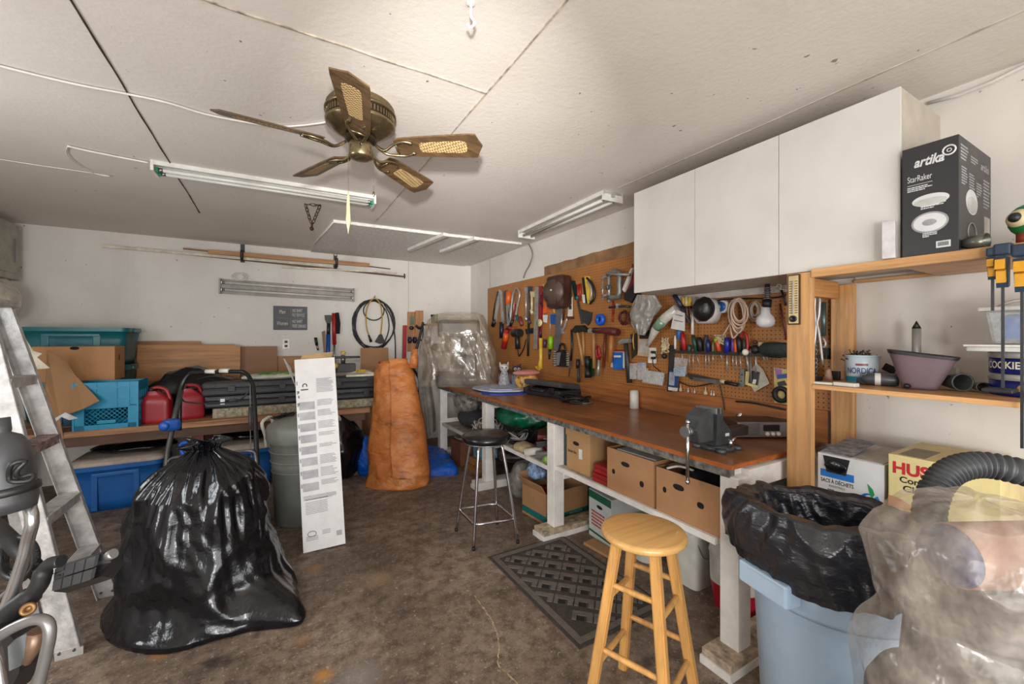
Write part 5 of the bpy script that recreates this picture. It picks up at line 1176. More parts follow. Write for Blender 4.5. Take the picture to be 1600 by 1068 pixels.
# far cluster
item('garden_shears', 'dark long handled shears with silver blades, farthest on pegboard', 'shears', [('blade', PL([(779, 452), (782, 453), (775, 503), (771, 501)], .01), SIL), ('blade', PL([(781, 452), (784, 455), (787, 505), (783, 506)], .01, .012), SIL), ('handle', TB([(773, 500), (770, 509)], .03), BLACK), ('handle', TB([(778, 455), (773, 475), (770, 500)], .009), BLACK)])
item('garden_shears', 'dark blue handled shears, second from far end of pegboard', 'shears', [('blade', PL([(787, 455), (792, 453), (796, 500), (790, 505)], .01), DGREY), ('handle', TB([(784, 503), (784, 528)], .035), M((20, 26, 50), .4, key='nv2'))])
item('hand_saw', 'orange handled pruning saw at far end of pegboard', 'saw', [('handle', TB([(795, 455), (794, 475)], .038), ORANGE), ('blade', PL([(791, 475), (796, 475), (795, 515), (792, 515)], .006), SIL)])
item('hacksaw', 'silver bow frame hacksaw with teal grip on far pegboard', 'saw', [('frame', TB([(797, 505), (800, 470), (803, 456), (808, 450), (812, 460), (808, 480), (805, 500)], .014, .01, 8, 3), SIL), ('grip', TB([(806, 492), (813, 503)], .022), TEALG), ('blade', TB([(800, 500), (805, 460)], .006, .02), STEEL)])
item('tin_snips', 'red handled tin snips beside the silver hacksaw', 'snips', [('handle', TB([(801, 500), (803, 485), (805, 475)], .014), RED), ('jaw', TB([(801, 500), (797, 510)], .02), BLACK)])
item('caulking_gun', 'red caulking gun with orange trigger hanging low on far pegboard', 'caulking gun', [('barrel', TB([(792, 514), (787, 544)], .036, .03, 12), RED), ('label_band', TB([(791, 520), (789, 532)], .038, .03, 12), ORANGE), ('trigger', TB([(793, 512), (805, 514)], .025, .03), M((150, 48, 40), .5, key='trg'))])
item('cordless_drill', 'black corded drill hanging under the hacksaw', 'drill', [('motor_body', TB([(803, 520), (813, 520)], .05, .04, 12), BLACK), ('grip', TB([(808, 522), (809, 545)], .032, .04), BLACK), ('cord', TB([(809, 545), (811, 556), (818, 545), (822, 530)], .008, .02, 6, 4), BLACK)])
item('paint_scraper', 'reddish brown scraper behind the black drill', 'scraper', [(None, TB([(812, 496), (816, 508)], .028), M((120, 50, 40), .5, key='rbr'))])
for i, (x, y0, y1, mt, lb) in enumerate(((822, 449, 500, SIL, 'silver open ended wrench hanging left of the aluminium level'), (827, 447, 505, DGREY, 'dark pipe wrench hanging left of the level, tallest of bunch'), (831, 455, 490, CRM, 'brass coloured wrench in bunch beside the level'))):
    item('wrench', lb, 'wrench', [('shaft', TB([(x, y0+6), (x, y1-6)], .013, .008+.01*i), mt), ('head', PL([(x-3, y0), (x+3, y0), (x+2, y0+9), (x-2, y0+9)], .02, .01+.01*i), mt), ('jaw', TB([(x-1, y1-6), (x+1, y1)], .02, .01), mt)])
item('pipe_wrench', 'black long pipe wrench hanging below the wrench bunch', 'wrench', [('shaft', TB([(826, 503), (825, 556)], .014), BLACK), ('head', PL([(820, 514), (834, 512), (834, 520), (822, 522)], .03, .01), BLACK)])
item('spirit_level', 'silver spirit level with red strip hanging upright on pegboard', 'level', [('frame', PL([(835.5, 448), (840.5, 448), (838, 545), (833, 545)], .03, .02), M((158, 156, 148), .4, .4, key='lev')), ('red_strip', PL([(841, 447), (847, 446), (844, 543), (838.5, 545)], .02, .01), M((130, 24, 34), .4, key='redstrip'))])
item('speed_square', 'yellow framing square on far pegboard behind brown pouch', 'square', [('arm', PL([(844, 446), (860, 441), (861, 446), (846, 452)], .006), YEL), ('arm', PL([(844, 448), (848, 446), (853, 458), (849, 459)], .006), YEL), ('arm', PL([(856, 447), (860, 445), (857, 455), (852, 452)], .006, .003), YEL)])
item('speed_square', 'small yellow triangle square under brown pouch', 'square', [(None, PL([(860, 477), (867, 480), (866, 489)], .006, .01), YEL)])
item('putty_knife', 'orange and white taping knife hanging below yellow square', 'knife', [('handle', PL([(850, 463), (857, 463), (857, 487), (848, 490)], .025, .006), ORANGE), ('blade', PL([(848, 492), (855, 492), (854, 504), (849, 503)], .008, .006), WHITE)])
item('wire_snips', 'small black snips hanging above the round white brush', 'snips', [(None, TB([(846, 461), (844, 470), (847, 478)], .012, .01, 6, 3), BLACK)])
# brown pouch
m = MB(); m.obox(T(873, 456, .09), (.17, .26, .34), None, .05); sp = MB(); sp.lathe([(0, 0), (.155, 0), (.15, .03), (0, .04)], T(866, 456, .15), 24, axis=(-1, -.1, 0), sx=.85)
item('leather_pouch', 'dark brown leather pouch box hanging high on pegboard', 'pouch', [('pouch_body', m, M((60, 34, 28), .4, var=.15, key='leath')), ('round_cover', sp, M((84, 66, 56), .45, key='leath2')), ('stud', MB().ball(T(861, 453, .2), .014, n=8), SIL)])
item('long_file', 'long grey steel bar hanging down below the brown pouch', 'steel bar', [(None, PL([(870, 478), (877, 478), (872, 548), (865, 546)], .018, .03), M((110, 110, 112), .5, .4, key='bar'))])
item('wooden_batten', 'dark brown wooden stick by white label card', 'stick', [(None, TB([(884, 462), (880, 500)], .01), BRN)])
item('tape_roll', 'blue plastic tape case hanging under yellow triangle', 'tape', [(None, PL([(860, 491), (870, 490), (868, 507), (859, 505)], .03, .01), BLUE)])
item('locking_pliers', 'silver locking pliers hanging right of the grey steel bar', 'pliers', [('handle', TB([(878, 490), (877, 505), (875, 514)], .012, .01), SIL), ('handle', TB([(886, 497), (882, 510), (877, 520)], .012, .01, 8, 3), SIL), ('jaw', PL([(873, 512), (879, 512), (879, 521), (875, 522)], .02, .01), SIL)])
item('scraper_brush', 'yellow handled brush with round white head on pegboard', 'brush', [('head', MB().lathe([(0, 0), (.042, 0), (.042, .012), (0, .014)], T(843.5, 504, .02), 20, axis=(-1, 0, 0), sy=1.25), CRM), ('neck', TB([(844, 512), (845, 527)], .014), BLACK), ('handle', TB([(845, 528), (845, 560), (844, 575)], [.022, .02, .034], .006, 10), YEL), ('hang_end', TB([(837, 573), (843, 576)], .02), YEL)])
item('screwdriver', 'lime green handled driver with long thin shaft upward', 'screwdriver', [('shaft', TB([(859.5, 490), (859.5, 525)], .003, .01), SIL), ('handle', TB([(861, 525), (860, 545)], .028, .012, 12), LIME), ('tip', TB([(859, 545), (858, 561)], [.018, .008], .012), BLACK)])
item('screwdriver', 'purple dark small driver left of the lime green one', 'screwdriver', [(None, TB([(852, 530), (851, 543)], .022), M((70, 44, 66), .4, key='purp'))])
# bit holder
m = PL([(868, 549), (878, 546), (886, 556), (884, 573), (868, 572)], .05, .02); b2 = MB()
for i in range(6): b2.cyl(T(885, 553+3.5*i, .06), T(888.5, 552+3.5*i, .06), .009, n=6)
b3 = MB()
for i in range(7): b3.cyl(T(864, 549+3.5*i, .06), T(868, 549+3.5*i, .06), .007, n=6)
item('bit_holder', 'black bit holder block bristling with bits below long bar', 'bit holder', [('block', m, BLACK), ('bit_row', b2, SIL), ('bit_row', b3, SIL), ('grey_panel', PL([(869, 551), (876, 550), (873, 570), (869, 571)], .004, .074), GREY), ('hanger', TB([(873, 548), (876, 538), (881, 538), (884, 548)], .012, .02, 6, 3), BLACK)])
item('label_card', 'white printed label card with red foot on pegboard', 'card', [('card', PL([(888, 472), (894.5, 463), (894.5, 494), (887, 494)], .004, .01), WHITE), ('print', PL([(889, 478), (893, 477), (893, 483), (889, 483)], .002, .0115), DGREY), ('foot', PL([(885, 494), (896, 494), (896, 498), (885, 499)], .01, .01), MAR)])
item('hand_saw', 'teal handled hand saw hanging diagonally beside red handles', 'saw', [('handle', PL([(892, 438), (896, 438), (903, 460), (902, 468), (898, 468)], .025, .01), M((16, 40, 38), .4, key='dkteal')), ('teal_knob', MB().ball(T(902, 465, .03), .022, n=10), TEALG), ('blade', PL([(901, 470), (904, 470), (911, 505), (908, 506)], .005, .012), DGREY)])
item('screw_clamp', 'pair of red handled pliers behind teal saw', 'pliers', [('handle', TB([(903, 444), (904, 470)], .012), RED), ('handle', TB([(907, 443), (906, 470)], .012), M((150, 40, 26), .4, key='rr'))])
item('trowel', 'grey steel float plate hanging on pegboard under yellow frame', 'trowel', [(None, PL([(907, 483), (924, 488), (922, 501), (918, 508), (909, 500)], .02, .01), M((66, 70, 72), .4, .5, key='plate'))])
m1 = TB([(917, 434), (925, 443), (929, 455), (928, 466), (922, 474)], .012, .02, 8, 4)
item('sanding_block', 'yellow and black bow shaped drywall saw frame', 'saw', [('yellow_bar', PL([(913, 432), (918, 431), (923, 472), (918, 475)], .03, .02), YEL), ('black_edge', PL([(909, 434), (913, 433), (918, 475), (914, 472)], .025, .015), BLACK), ('bow', m1, BLACK), ('inner_bow', TB([(918, 440), (923, 448), (924, 460), (921, 470)], .009, .03, 8, 4), SIL), ('white_tag', PL([(909, 460), (913, 460), (914, 473), (911, 473)], .004, .02), WHITE)])
def cclamp(label, x0, y0, x1, y1, r, dx, mt, nm='c_clamp'):
    w_ = x1-x0; h_ = y1-y0
    item(nm, label, 'clamp', [('frame', TB([(x0+w_*.15, y0+h_*.12), (x0+w_*.5, y0), (x1, y0+h_*.03), (x1, y0+h_*.5), (x1-1, y0+h_*.88), (x0+w_*.2, y0+h_*.92)], r, dx, 8, 2), mt), ('screw', TB([(x0+w_*.22, y0+h_*.08), (x0+w_*.22, y1+4)], r*.55, dx), SIL), ('anvil', TB([(x0+w_*.15, y0+h_*.55), (x0+w_*.3, y0+h_*.55)], r*1.1, dx), mt)])
cclamp('large silver steel c clamp hanging near the white cabinets', 947, 425, 968, 468, .026, .05, M((138, 138, 134), .4, .6, key='clampm'))
cclamp('smaller silver c clamp hanging left of the large one', 939, 432, 951, 464, .014, .02, SIL)
item('bar_clamp', 'silver bar clamp with sliding arm lying across the large c clamp', 'clamp', [('bar', TB([(949, 428), (985, 429)], .012, .07), SIL), ('arm', TB([(952, 480), (975, 478), (984, 479)], .011, .02), M((80, 80, 80), .4, .6, key='arm')), ('head', PL([(962, 474), (966, 474), (966, 481), (962, 481)], .03, .03), SIL)])
item('screwdriver', 'red shafted screwdriver hanging below large c clamp', 'screwdriver', [('shaft', TB([(957.5, 490), (957, 503)], .007), RED), ('ferrule', TB([(958, 470), (958, 490)], .009), M((150, 40, 36), .4, key='rr2'))])
item('tape_roll', 'bright blue wire coil roll on pegboard middle', 'wire roll', [('coil', MB().lathe([(.022, -.02), (.05, -.02), (.056, 0), (.05, .02), (.022, .02), (.022, -.02)], T(938, 499, .03), 24, axis=(-1, 0, 0)), M((20, 84, 190), .35, key='bb2'))])
m = MB(); rr = random.Random(8)
for i in range(9): m.tube([T(975+rr.uniform(-1.5, 1.5)+(6+rr.uniform(-1, 2))*cos(a), 496+rr.uniform(-1, 1)+(9+rr.uniform(-2, 3))*sin(a), .02+.006*i) for a in [2*pi*j/14 for j in range(14)]], .005, 5, closed=True)
item('wire_coil', 'dark red coiled wire hank beside the grey plastic bag', 'wire coil', [(None, m, M((84, 30, 24), .5, key='drw'))])
item('sanding_block', 'maroon and white long sanding float next to white cabinets', 'sander', [('maroon_back', PL([(988, 412), (991, 412), (991, 440), (978, 464), (974, 458)], .05, .04), M((110, 26, 38), .4, key='mrn')), ('white_pad', PL([(985, 420), (988, 418), (982, 440), (975, 456), (972, 452)], .02, .06), WHITE), ('black_base', PL([(976, 458), (992, 440), (996, 455), (986, 473), (975, 468)], .06, .05), BLACK)])
# hammers
def hammer(label, hx, hy, bx, by, r, hm, headpts, headm, dx=.03, cat='hammer', rr_=None):
    item('hammer', label, cat, [('handle', TB([(hx, hy), ((hx+bx)/2, (hy+by)/2), (bx, by)], [r*.75, r*.9, r*1.15], dx, 10), hm), ('head', PL(headpts, .035, dx+.018), headm)])
hammer('wooden handled claw hammer with black head', 902, 518, 912, 571, .017, WD, [(893, 515), (899, 508), (910, 508), (916, 514), (915, 519), (905, 517), (899, 520), (893, 518)], BLACK)
item('hammer', 'second wooden hammer shaft behind the black headed hammer', 'hammer', [(None, TB([(911, 518), (912, 560)], .013, .008), WD)])
item('pry_bar', 'long tapered black steel pry bar beside the claw hammer', 'pry bar', [('bar', TB([(893, 515), (894, 540), (892, 563)], .012, .02), BLACK), ('tip', TB([(892, 562), (889, 588)], [.012, .004], .02), DGREY)])
hammer('ball peen hammer with pale wooden shaft', 927, 517, 929, 575, .017, WD, [(918, 515), (921, 513), (930, 513), (930, 521), (921, 520), (918, 519)], SIL, .028)
item('mallet', 'large brown leather headed mallet on pegboard', 'mallet', [('head', TB([(928, 516), (940, 516), (955, 517.5), (966, 519)], [.026, .026, .036, .032], .075, 14), M((90, 38, 34), .35, key='mall')), ('handle', TB([(956, 520), (953, 566)], .022, .05, 10), WOOD((186, 118, 58), 2, .4, .2, knots=False))])
item('wooden_stick', 'thin reddish wooden rod hanging right of red pliers', 'rod', [(None, TB([(946, 522), (943, 574)], .012, .008), WOOD((130, 58, 36), 2, .4, .3, knots=False))])
item('slip_pliers', 'red grip pliers with silver jaws hanging below mallet', 'pliers', [('handle', TB([(934, 560), (931, 548), (933, 541), (936, 543), (936, 555)], .010, .055, 8, 3), M((150, 26, 30), .35, key='rp')), ('handle', TB([(939, 550), (937, 562)], .009, .055), M((150, 26, 30), .35, key='rp')), ('jaw', TB([(936, 562), (935, 576), (934, 586)], [.012, .014, .016], .055), SIL)])
item('screwdriver', 'black ribbed screwdriver standing low between hammer and torch', 'screwdriver', [('handle', TB([(903, 561), (903, 575)], .018, .03, 10), BLACK), ('lower_grip', TB([(904, 576), (904, 597)], .014, .03, 10), DGREY)])
item('torch', 'black torch with chrome highlight low on pegboard', 'torch', [('body', TB([(918, 556), (918, 575)], .026, .05, 14), BLACK), ('head', TB([(918, 575), (919, 590)], [.026, .034], .05, 14), BLACK)])
item('oil_stone', 'dark green narrow holder behind the black torch', 'holder', [(None, PL([(922, 560), (926, 560), (926, 588), (922, 588)], .02, .02), M((24, 62, 34), .4, key='dgr'))])
item('hammer', 'black rubber gripped claw hammer with silver head', 'hammer', [('handle', TB([(978, 536), (980, 560), (984, 598)], [.018, .02, .024], .03, 10), M((50, 48, 48), .45, key='hg')), ('head', PL([(965, 534), (972, 529), (982, 529), (983, 535), (974, 536), (968, 537)], .035, .05), SIL)])
item('blade_pack', 'blue and white card of blades hanging under the mallet', 'package', [('card', PL([(958, 549), (976, 549), (976, 575), (954, 573)], .004, .012), WHITE), ('blue_cover', PL([(957, 550), (971, 550), (971, 577), (958, 577)], .02, .03), M((24, 100, 180), .35, key='bp')), ('white_window', PL([(959, 555), (970, 555), (970, 558), (959, 558)], .002, .032), WHITE), ('red_tab', PL([(962, 546), (975, 546), (975, 549), (962, 549)], .004, .012), RED)])
# ---- near section
def crump(px, py, r, sc, mat, name, label, cat, amp=.35, f=6, dx=.06): return crumple(name, label, cat, T(px, py, dx), r, sc, mat, amp, f)
m = MB()
def gb(u_, v_):
    L0 = [(995, 460), (988, 475), (984, 490), (986, 505), (996, 522)]; R0 = [(1025, 461), (1035, 478), (1022, 495), (1016, 508), (1008, 524)]
    q = v_*4; i = min(3, int(q)); f = q-i; a = 2*pi*u_; s = .5-.5*cos(a)
    l = [L0[i][k]*(1-f)+L0[i+1][k]*f for k in (0, 1)]; r = [R0[i][k]*(1-f)+R0[i+1][k]*f for k in (0, 1)]
    return T(l[0]*(1-s)+r[0]*s, l[1]*(1-s)+r[1]*s, .05+.045*sin(a)+.02*ridge(V((s*3, v_*3, sin(a))), 1.6))
m.grid(gb, 56, 40, True); item('plastic_bag', 'grey translucent plastic bag hanging under the end of cabinet', 'bag', [(None, m, PLASTIC((168, 166, 160), .78, .2))])
m = MB(); m.tube([T(1058, 482, .07), T(1040, 496, .07), T(1024, 515, .06), T(1012, 540, .05)], [.035, .038, .034, .012], 14)
gpr = MB(); gpr.tube([T(1036, 499, .073), T(1026, 512, .068)], [.039, .037], 14)
item('plastic_sleeve', 'long white plastic sleeve hanging diagonally on the pegboard', 'sleeve', [('sleeve', m, PLASTIC((222, 218, 208), .8, .25)), ('green_print', gpr, PLASTIC((110, 160, 126), .7, .3))])
item('blister_pack', 'clear blister pack with black top hanging under grey bag', 'package', [('card', PL([(998, 513), (1015, 514), (1012, 557), (996, 555)], .004, .02), M((188, 160, 124), .6, key='kraft')), ('black_top', PL([(999, 514), (1014, 515), (1013, 529), (999, 529)], .012, .03), BLACK), ('clear_shell', PL([(999, 532), (1011, 532), (1010, 552), (998, 551)], .02, .035), CLR)])
item('brass_rod', 'thin bent brass wire hook hanging left of blister pack', 'hook', [(None, TB([(991, 518), (989, 530), (991, 547)], .005, .03, 6, 3), M((190, 140, 60), .3, .8, key='brs'))])
item('tool_strap', 'dark leather strap hanging behind the brass wire', 'strap', [(None, PL([(985, 522), (994, 520), (995, 552), (987, 560)], .02, .0), M((50, 46, 38), .6, key='strap'))])
outlet('white duplex outlet on the pegboard with black cords plugged in', T(1019.5, 555, -.004), (0, -1, 0), (-1, 0, 0), 'power outlet')
item('plug_cord', 'black plugs and thin cord in the pegboard outlet', 'cord', [('plug', MB().obox(T(1021, 550, .03), (.03, .03, .02), None, .006), BLACK), ('plug', MB().obox(T(1021, 559, .03), (.03, .03, .02), None, .006), BLACK), ('cord', TB([(1022, 550), (1026, 556), (1020, 562), (1022, 572), (1030, 578), (1036, 588)], .004, .03, 6, 4), BLACK)])
m = MB(); rr = random.Random(12)
for i in range(8): m.tube(smoothpts([T(1040+rr.uniform(-7, 6), 540+rr.uniform(-14, 12), rr.uniform(.01, .05)) for _ in range(5)], 4), .0045, 5)
item('wire_bundle', 'tangled white and tan wires beside grey vertical strip', 'wires', [('white_wire', m, CRM), ('black_clip', MB().ball(T(1038, 556, .03), .022, n=8), BLACK)])
for lb, x0, y0, x1, y1, c0, c1_ in (('small clear bag of fasteners with red card, left of row', 984, 567, 995, 591, (176, 50, 44), (170, 140, 120)), ('small clear bag of fasteners with blue card, middle of row', 996, 566, 1009, 592, (90, 120, 176), (176, 160, 136))):
    item('fastener_bag', lb, 'package', [('header_card', PL([(x0, y0), (x1, y0), (x1, y0+9), (x0, y0+9)], .004, .02), M(c0, .5, var=.2, sc=60)), ('contents', PL([(x0, y0+9), (x1, y0+9), (x1-1, y1), (x0+1, y1)], .03, .04), M(c1_, .6, var=.5, sc=120, bmp=.8)), ('film', PL([(x0-.5, y0), (x1+.5, y0), (x1, y1+1), (x0, y1+1)], .002, .046), PLASTIC((220, 220, 220), .3, .15))])
item('fastener_bag', 'wide white bag of wall plugs under the pegboard outlet', 'package', [('contents', PL([(1006, 579), (1035, 583), (1033, 600), (1004, 595)], .03, .04), M((190, 186, 172), .6, var=.35, sc=70, bmp=.9, key='plugs')), ('film', PL([(1005, 577), (1037, 582), (1035, 602), (1003, 597)], .002, .045), PLASTIC((220, 222, 224), .4, .15))])
item('metal_strip', 'tall dark grey metal strip standing at left end of tool rack', 'strip', [(None, PL([(1046, 538), (1053, 540), (1050, 612), (1042, 611)], .012, .01), M((70, 68, 64), .4, .5, key='mstrip'))])
item('blister_pack', 'blue and white blister pack hanging left below tool rack', 'package', [('card', PL([(1046, 578), (1061, 580), (1058, 611), (1044, 609)], .004, .03), M((30, 60, 116), .5, key='dkb')), ('white_foot', PL([(1044, 604), (1059, 606), (1058, 611), (1044, 609)], .003, .033), WHITE), ('clear_shell', PL([(1046, 581), (1053, 581), (1052, 602), (1045, 601)], .018, .042), PLASTIC((200, 210, 220), .6, .2))])
item('fastener_bag', 'clear bag of pale blue plugs hanging below rack left end', 'package', [('contents', PL([(1052, 575), (1068, 572), (1070, 585), (1062, 588), (1052, 585)], .025, .05), M((110, 150, 170), .6, var=.5, sc=90, bmp=.9, key='bplug')), ('film', PL([(1054, 558), (1075, 560), (1070, 588), (1052, 587)], .002, .056), PLASTIC((210, 220, 226), .3, .15))])
item('instruction_sheet', 'white printed paper sheet hanging above left end of rack', 'paper', [('sheet', PL([(1054, 482), (1070, 489), (1070, 517), (1048, 513)], .002, .08), WHITE), ('print', PL([(1055, 490), (1067, 493), (1066, 494.5), (1055, 491.5)], .001, .081), GREY), ('print', PL([(1053, 499), (1067, 502), (1067, 503.5), (1053, 500.5)], .001, .081), GREY)])
item('marker', 'dark blue marker pen clipped over the hanging paper', 'marker', [('barrel', TB([(1054, 461), (1065, 479)], .017, .09, 10), M((34, 44, 70), .4, key='mk')), ('cap', TB([(1065, 479), (1070, 490), (1078, 505)], [.015, .012, .008], .06, 8), DGREY)])
for i, (x, c0) in enumerate(((1068, YEL), (1073, CRM), (1078, YEL))):
    item('screwdriver', ('left', 'middle', 'right')[i]+' one of three yellow tinted screwdrivers high on pegboard', 'screwdriver', [('handle', TB([(x, 464), (x, 478)], .015, .05, 10), c0), ('ferrule', TB([(x, 478), (x+.2, 482)], .011, .05), BRN), ('shaft', TB([(x+.2, 482), (x+.5+i, 502)], .004, .05), SIL)], group='three high screwdrivers')
item('putty_knife', 'putty knife with steel blade up at right of yellow screwdrivers', 'knife', [('blade', PL([(1081, 463), (1087, 465), (1087, 478), (1082, 478)], .003, .05), SIL), ('handle', TB([(1084, 478), (1082, 506), (1082, 522)], .010, .05), WHITE)])
# trouble-light reflector, blue ring
c = T(1106, 482, .05)
item('clamp_light', 'black and white clamp light shade on pegboard', 'lamp', [('white_cup', MB().lathe([(.0, .0), (.085, 0), (.088, .05), (.09, .11), (.084, .11), (.08, .01)], T(1118, 487, -.005), 28, axis=(-.85, .5, .1)), WHITE), ('black_base', MB().lathe([(0, 0), (.055, 0), (.082, .03), (.085, .06), (.06, .10), (.034, .115), (0, .12)], T(1111, 484, .07), 28, axis=(-.85, .5, .1)), BLACK), ('grey_button', MB().lathe([(0, 0), (.034, 0), (.03, .014), (0, .016)], T(1103, 481, .175), 20, axis=(-.85, .5, .1)), GREY)])
item('tape_roll', 'blue centred tape roll left of the white rope', 'tape', [('tape', MB().lathe([(.03, 0), (.042, 0), (.042, .045), (.03, .045), (.03, 0)], T(1136, 479, .0), 24, axis=(-1, .2, 0)), WHITE), ('core', MB().lathe([(.012, 0), (.036, 0), (.034, .05), (.012, .05)], T(1134, 479, .0), 20, axis=(-1, .2, 0)), M((20, 80, 160), .4, key='cb'))])
cords = M((196, 170, 150), .75, key='rope'); m = MB(); rr = random.Random(21)
for i in range(11):
    rx = rr.uniform(8.5, 14.5); ry = rr.uniform(17, 27); cx = 1153+rr.uniform(-2, 2); top = 467+rr.uniform(-2, 3)
    m.tube([T(cx+rx*sin(a)+((ry*(1-cos(a)))*.03), top+ry*(1-cos(a)), .05+.005*i) for a in [2*pi*j/26 for j in range(26)]], .0058, 6, closed=True)
m2 = TB([(1141, 505), (1134, 517), (1128, 527)], .005, .05, 6); m3 = TB([(1141, 508), (1143, 522), (1146, 528), (1154, 519)], .005, .05, 6, 3)
item('rope_hank', 'pinkish white rope coiled in a large hank on pegboard', 'rope', [('coil', m, cords), ('tail', m2, cords), ('tail', m3, cords)])
m = MB()
for i in range(8):
    rx = rr.uniform(5, 9.5); ry = rr.uniform(8, 16); cx = 1179+rr.uniform(-3, 3); top = 469+rr.uniform(0, 6)
    m.tube([T(cx+rx*sin(a), top+ry*(1-cos(a)), .02+.004*i) for a in [2*pi*j/20 for j in range(20)]], .0045, 5, closed=True)
item('cord_hank', 'grey white cord hank behind the hanging bulb', 'cord', [(None, m, M((186, 172, 154), .75, key='cordm'))])
# hanging lamp
spr = MB(); 
for i in range(7): spr.lathe([(.016, -.003), (.022, 0), (.016, .003)], T(1199, 450+3.2*i, .12), 16)
item('hanging_lamp', 'white globe led bulb in black socket hanging under cabinet', 'lamp', [('spring_guard', spr, STEEL), ('stem', TB([(1199, 444), (1199, 470)], .014, .12), DGREY), ('socket', TB([(1198.5, 468), (1198, 480)], [.026, .024], .12, 16), BLACK), ('bulb', MB().lathe([(0, 0), (.022, -.0), (.026, -.04), (.045, -.065), (.05, -.085), (.046, -.105), (.03, -.12), (0, -.126)], T(1196, 479, .12), 28), M((214, 214, 214), .25, var=.02, bmp=0, key='bulb'))])
item('power_cable', 'black lamp cord draped along top of the pegboard', 'cord', [(None, TB([(1072, 480), (1092, 478), (1112, 474), (1128, 468), (1160, 466), (1190, 466), (1215, 464), (1228, 460)], .005, .03, 6, 4), BLACK)])
item('curly_wire', 'curly white wire with small loop beside hanging lamp', 'wire', [(None, TB([(1208, 456), (1212, 452), (1208, 453), (1213, 450), (1218, 451), (1221, 446), (1216, 444), (1213, 449), (1222, 452), (1240, 452)], .003, .06, 6, 4), WHITE)])
item('drill_bit', 'dark red pencil hung upright next to pine post', 'pencil', [(None, TB([(1219, 474), (1224, 500), (1229, 531)], .006, .01), M((96, 40, 44), .4, key='penc'))])
item('screwdriver', 'thin black rod hanging beside lamp at post', 'rod', [(None, TB([(1221, 453), (1229, 477)], .006, .02), BLACK)])
# ---- tool rail
rz = 1.385; m = MB(); ya = T(1056, 549).y; yb = .99
m.box((PB-.055, yb+.1, rz-.008), (PB-.05, ya, rz+.014)); m.box((PB-.05, yb+.1, rz-.008), (PB-.012, ya, rz-.004)); o_ = MB()
for y in (ya-.05, (ya+yb)/2, yb+.12): o_.box((PB-.012, y-.012, rz-.01), (PB-.0005, y+.012, rz+.05))
t = thing('tool_rail', 'long black metal rail holding screwdrivers across the pegboard', 'tool rail', (PB-.03, (ya+yb)/2, rz)); m.build('rail', M((60, 54, 50), .5, .4, key='rail'), t); o_.build('bracket', BLACK, t)
def rail(px, col, h0, h1, tip, r=.014, lean=0, label='', shaft=.0035, sm=SIL, cap=None, name='screwdriver'):
    """handle between pixel rows h0..h1 above the rail, shaft down to tip"""
    y = T(px, 550, .025)
    pr = [('handle', TB([(px-lean, h0), (px-lean*.6, (h0*2+h1)/3), (px, h1)], [r*.8, r*1.05, r*.9], .03, 10), col)]
    if tip: pr.append(('shaft', TB([(px, h1), (px+lean*.9, tip)], shaft, .03, 6), sm))
    if cap: pr.append(('cap', TB([(px-lean*1.05, h0-2), (px-lean, h0+5)], r*1.05, .03, 10), cap))
    item(name, label, 'screwdriver', pr)
NV = M((24, 34, 90), .35, key='navyh'); PUR = M((90, 60, 130), .35, key='pur'); DKG = M((16, 70, 48), .35, key='dkg')
rail(1055, WHITE, 524, 545, 0, .009, 0, 'white marker with black cap standing first on the tool rail', cap=None)
rail(1061, M((40, 100, 170), .4, key='lb'), 512, 530, 0, .016, 0, 'pale blue capped tool at left end of tool rail')
rail(1070, RED, 520, 547, 0, .018, 4, 'large red screwdriver leaning left on tool rail', cap=None)
rail(1066, BLACK, 530, 548, 568, .012, 0, 'small black screwdriver second in the tool rail')
rail(1077, M((30, 70, 60), .4, key='dg2'), 538, 552, 576, .016, 0, 'stubby dark green driver low in tool rail')
rail(1088, DKG, 524, 549, 572, .016, 5, 'bright green screwdriver leaning left on tool rail', cap=None)
rail(1083, RED, 544, 550, 575, .01, 0, 'small red tipped driver beside stubby green one')
rail(1095, BLACK, 527, 549, 0, .02, 3, 'fat black handled tool behind the green screwdriver')
rail(1103, DGREY, 523, 551, 575, .016, -1, 'tall dark grey screwdriver left of blue one')
rail(1107, NV, 530, 551, 572, .017, 1.5, 'dark blue screwdriver close beside grey one')
rail(1114, M((120, 110, 60), .5, key='oliv'), 534, 552, 568, .008, 0, 'thin olive driver between blue and orange ones')
rail(1124, M((206, 74, 40), .35, key='orr'), 530, 548, 562, .014, 5, 'orange screwdriver with lime collar leaning left', cap=LIME)
rail(1136, M((26, 40, 130), .3, key='bl3'), 527, 552, 581, .02, 0, 'large bright blue screwdriver in middle of tool rail', shaft=.005)
rail(1145, PUR, 528, 554, 574, .011, 0, 'slim purple screwdriver right of large blue one')
rail(1150, ORANGE, 530, 554, 579, .010, 1, 'slim orange screwdriver beside the purple one')
rail(1156, BLACK, 525, 554, 577, .016, 2, 'black and green handled screwdriver under the rope')
item('slip_pliers', 'red handled pliers standing in tool rail under the rope', 'pliers', [('handle', TB([(1157, 527), (1161, 520), (1166, 522), (1168, 535), (1168, 548)], .009, .035, 8, 3), RED), ('handle', TB([(1163, 530), (1163, 548)], .010, .03), DGREY), ('pivot', MB().ball(T(1165, 550, .04), .022, n=10), M((210, 80, 70), .4, key='pk')), ('jaw', TB([(1166, 552), (1170, 580)], .006, .03), SIL)])
rail(1173, M((140, 126, 110), .5, key='tn'), 545, 556, 596, .006, 0, 'thin steel rod driver hanging far down in rail', shaft=.006, sm=M((120, 114, 108), .5, .4, key='rod'))
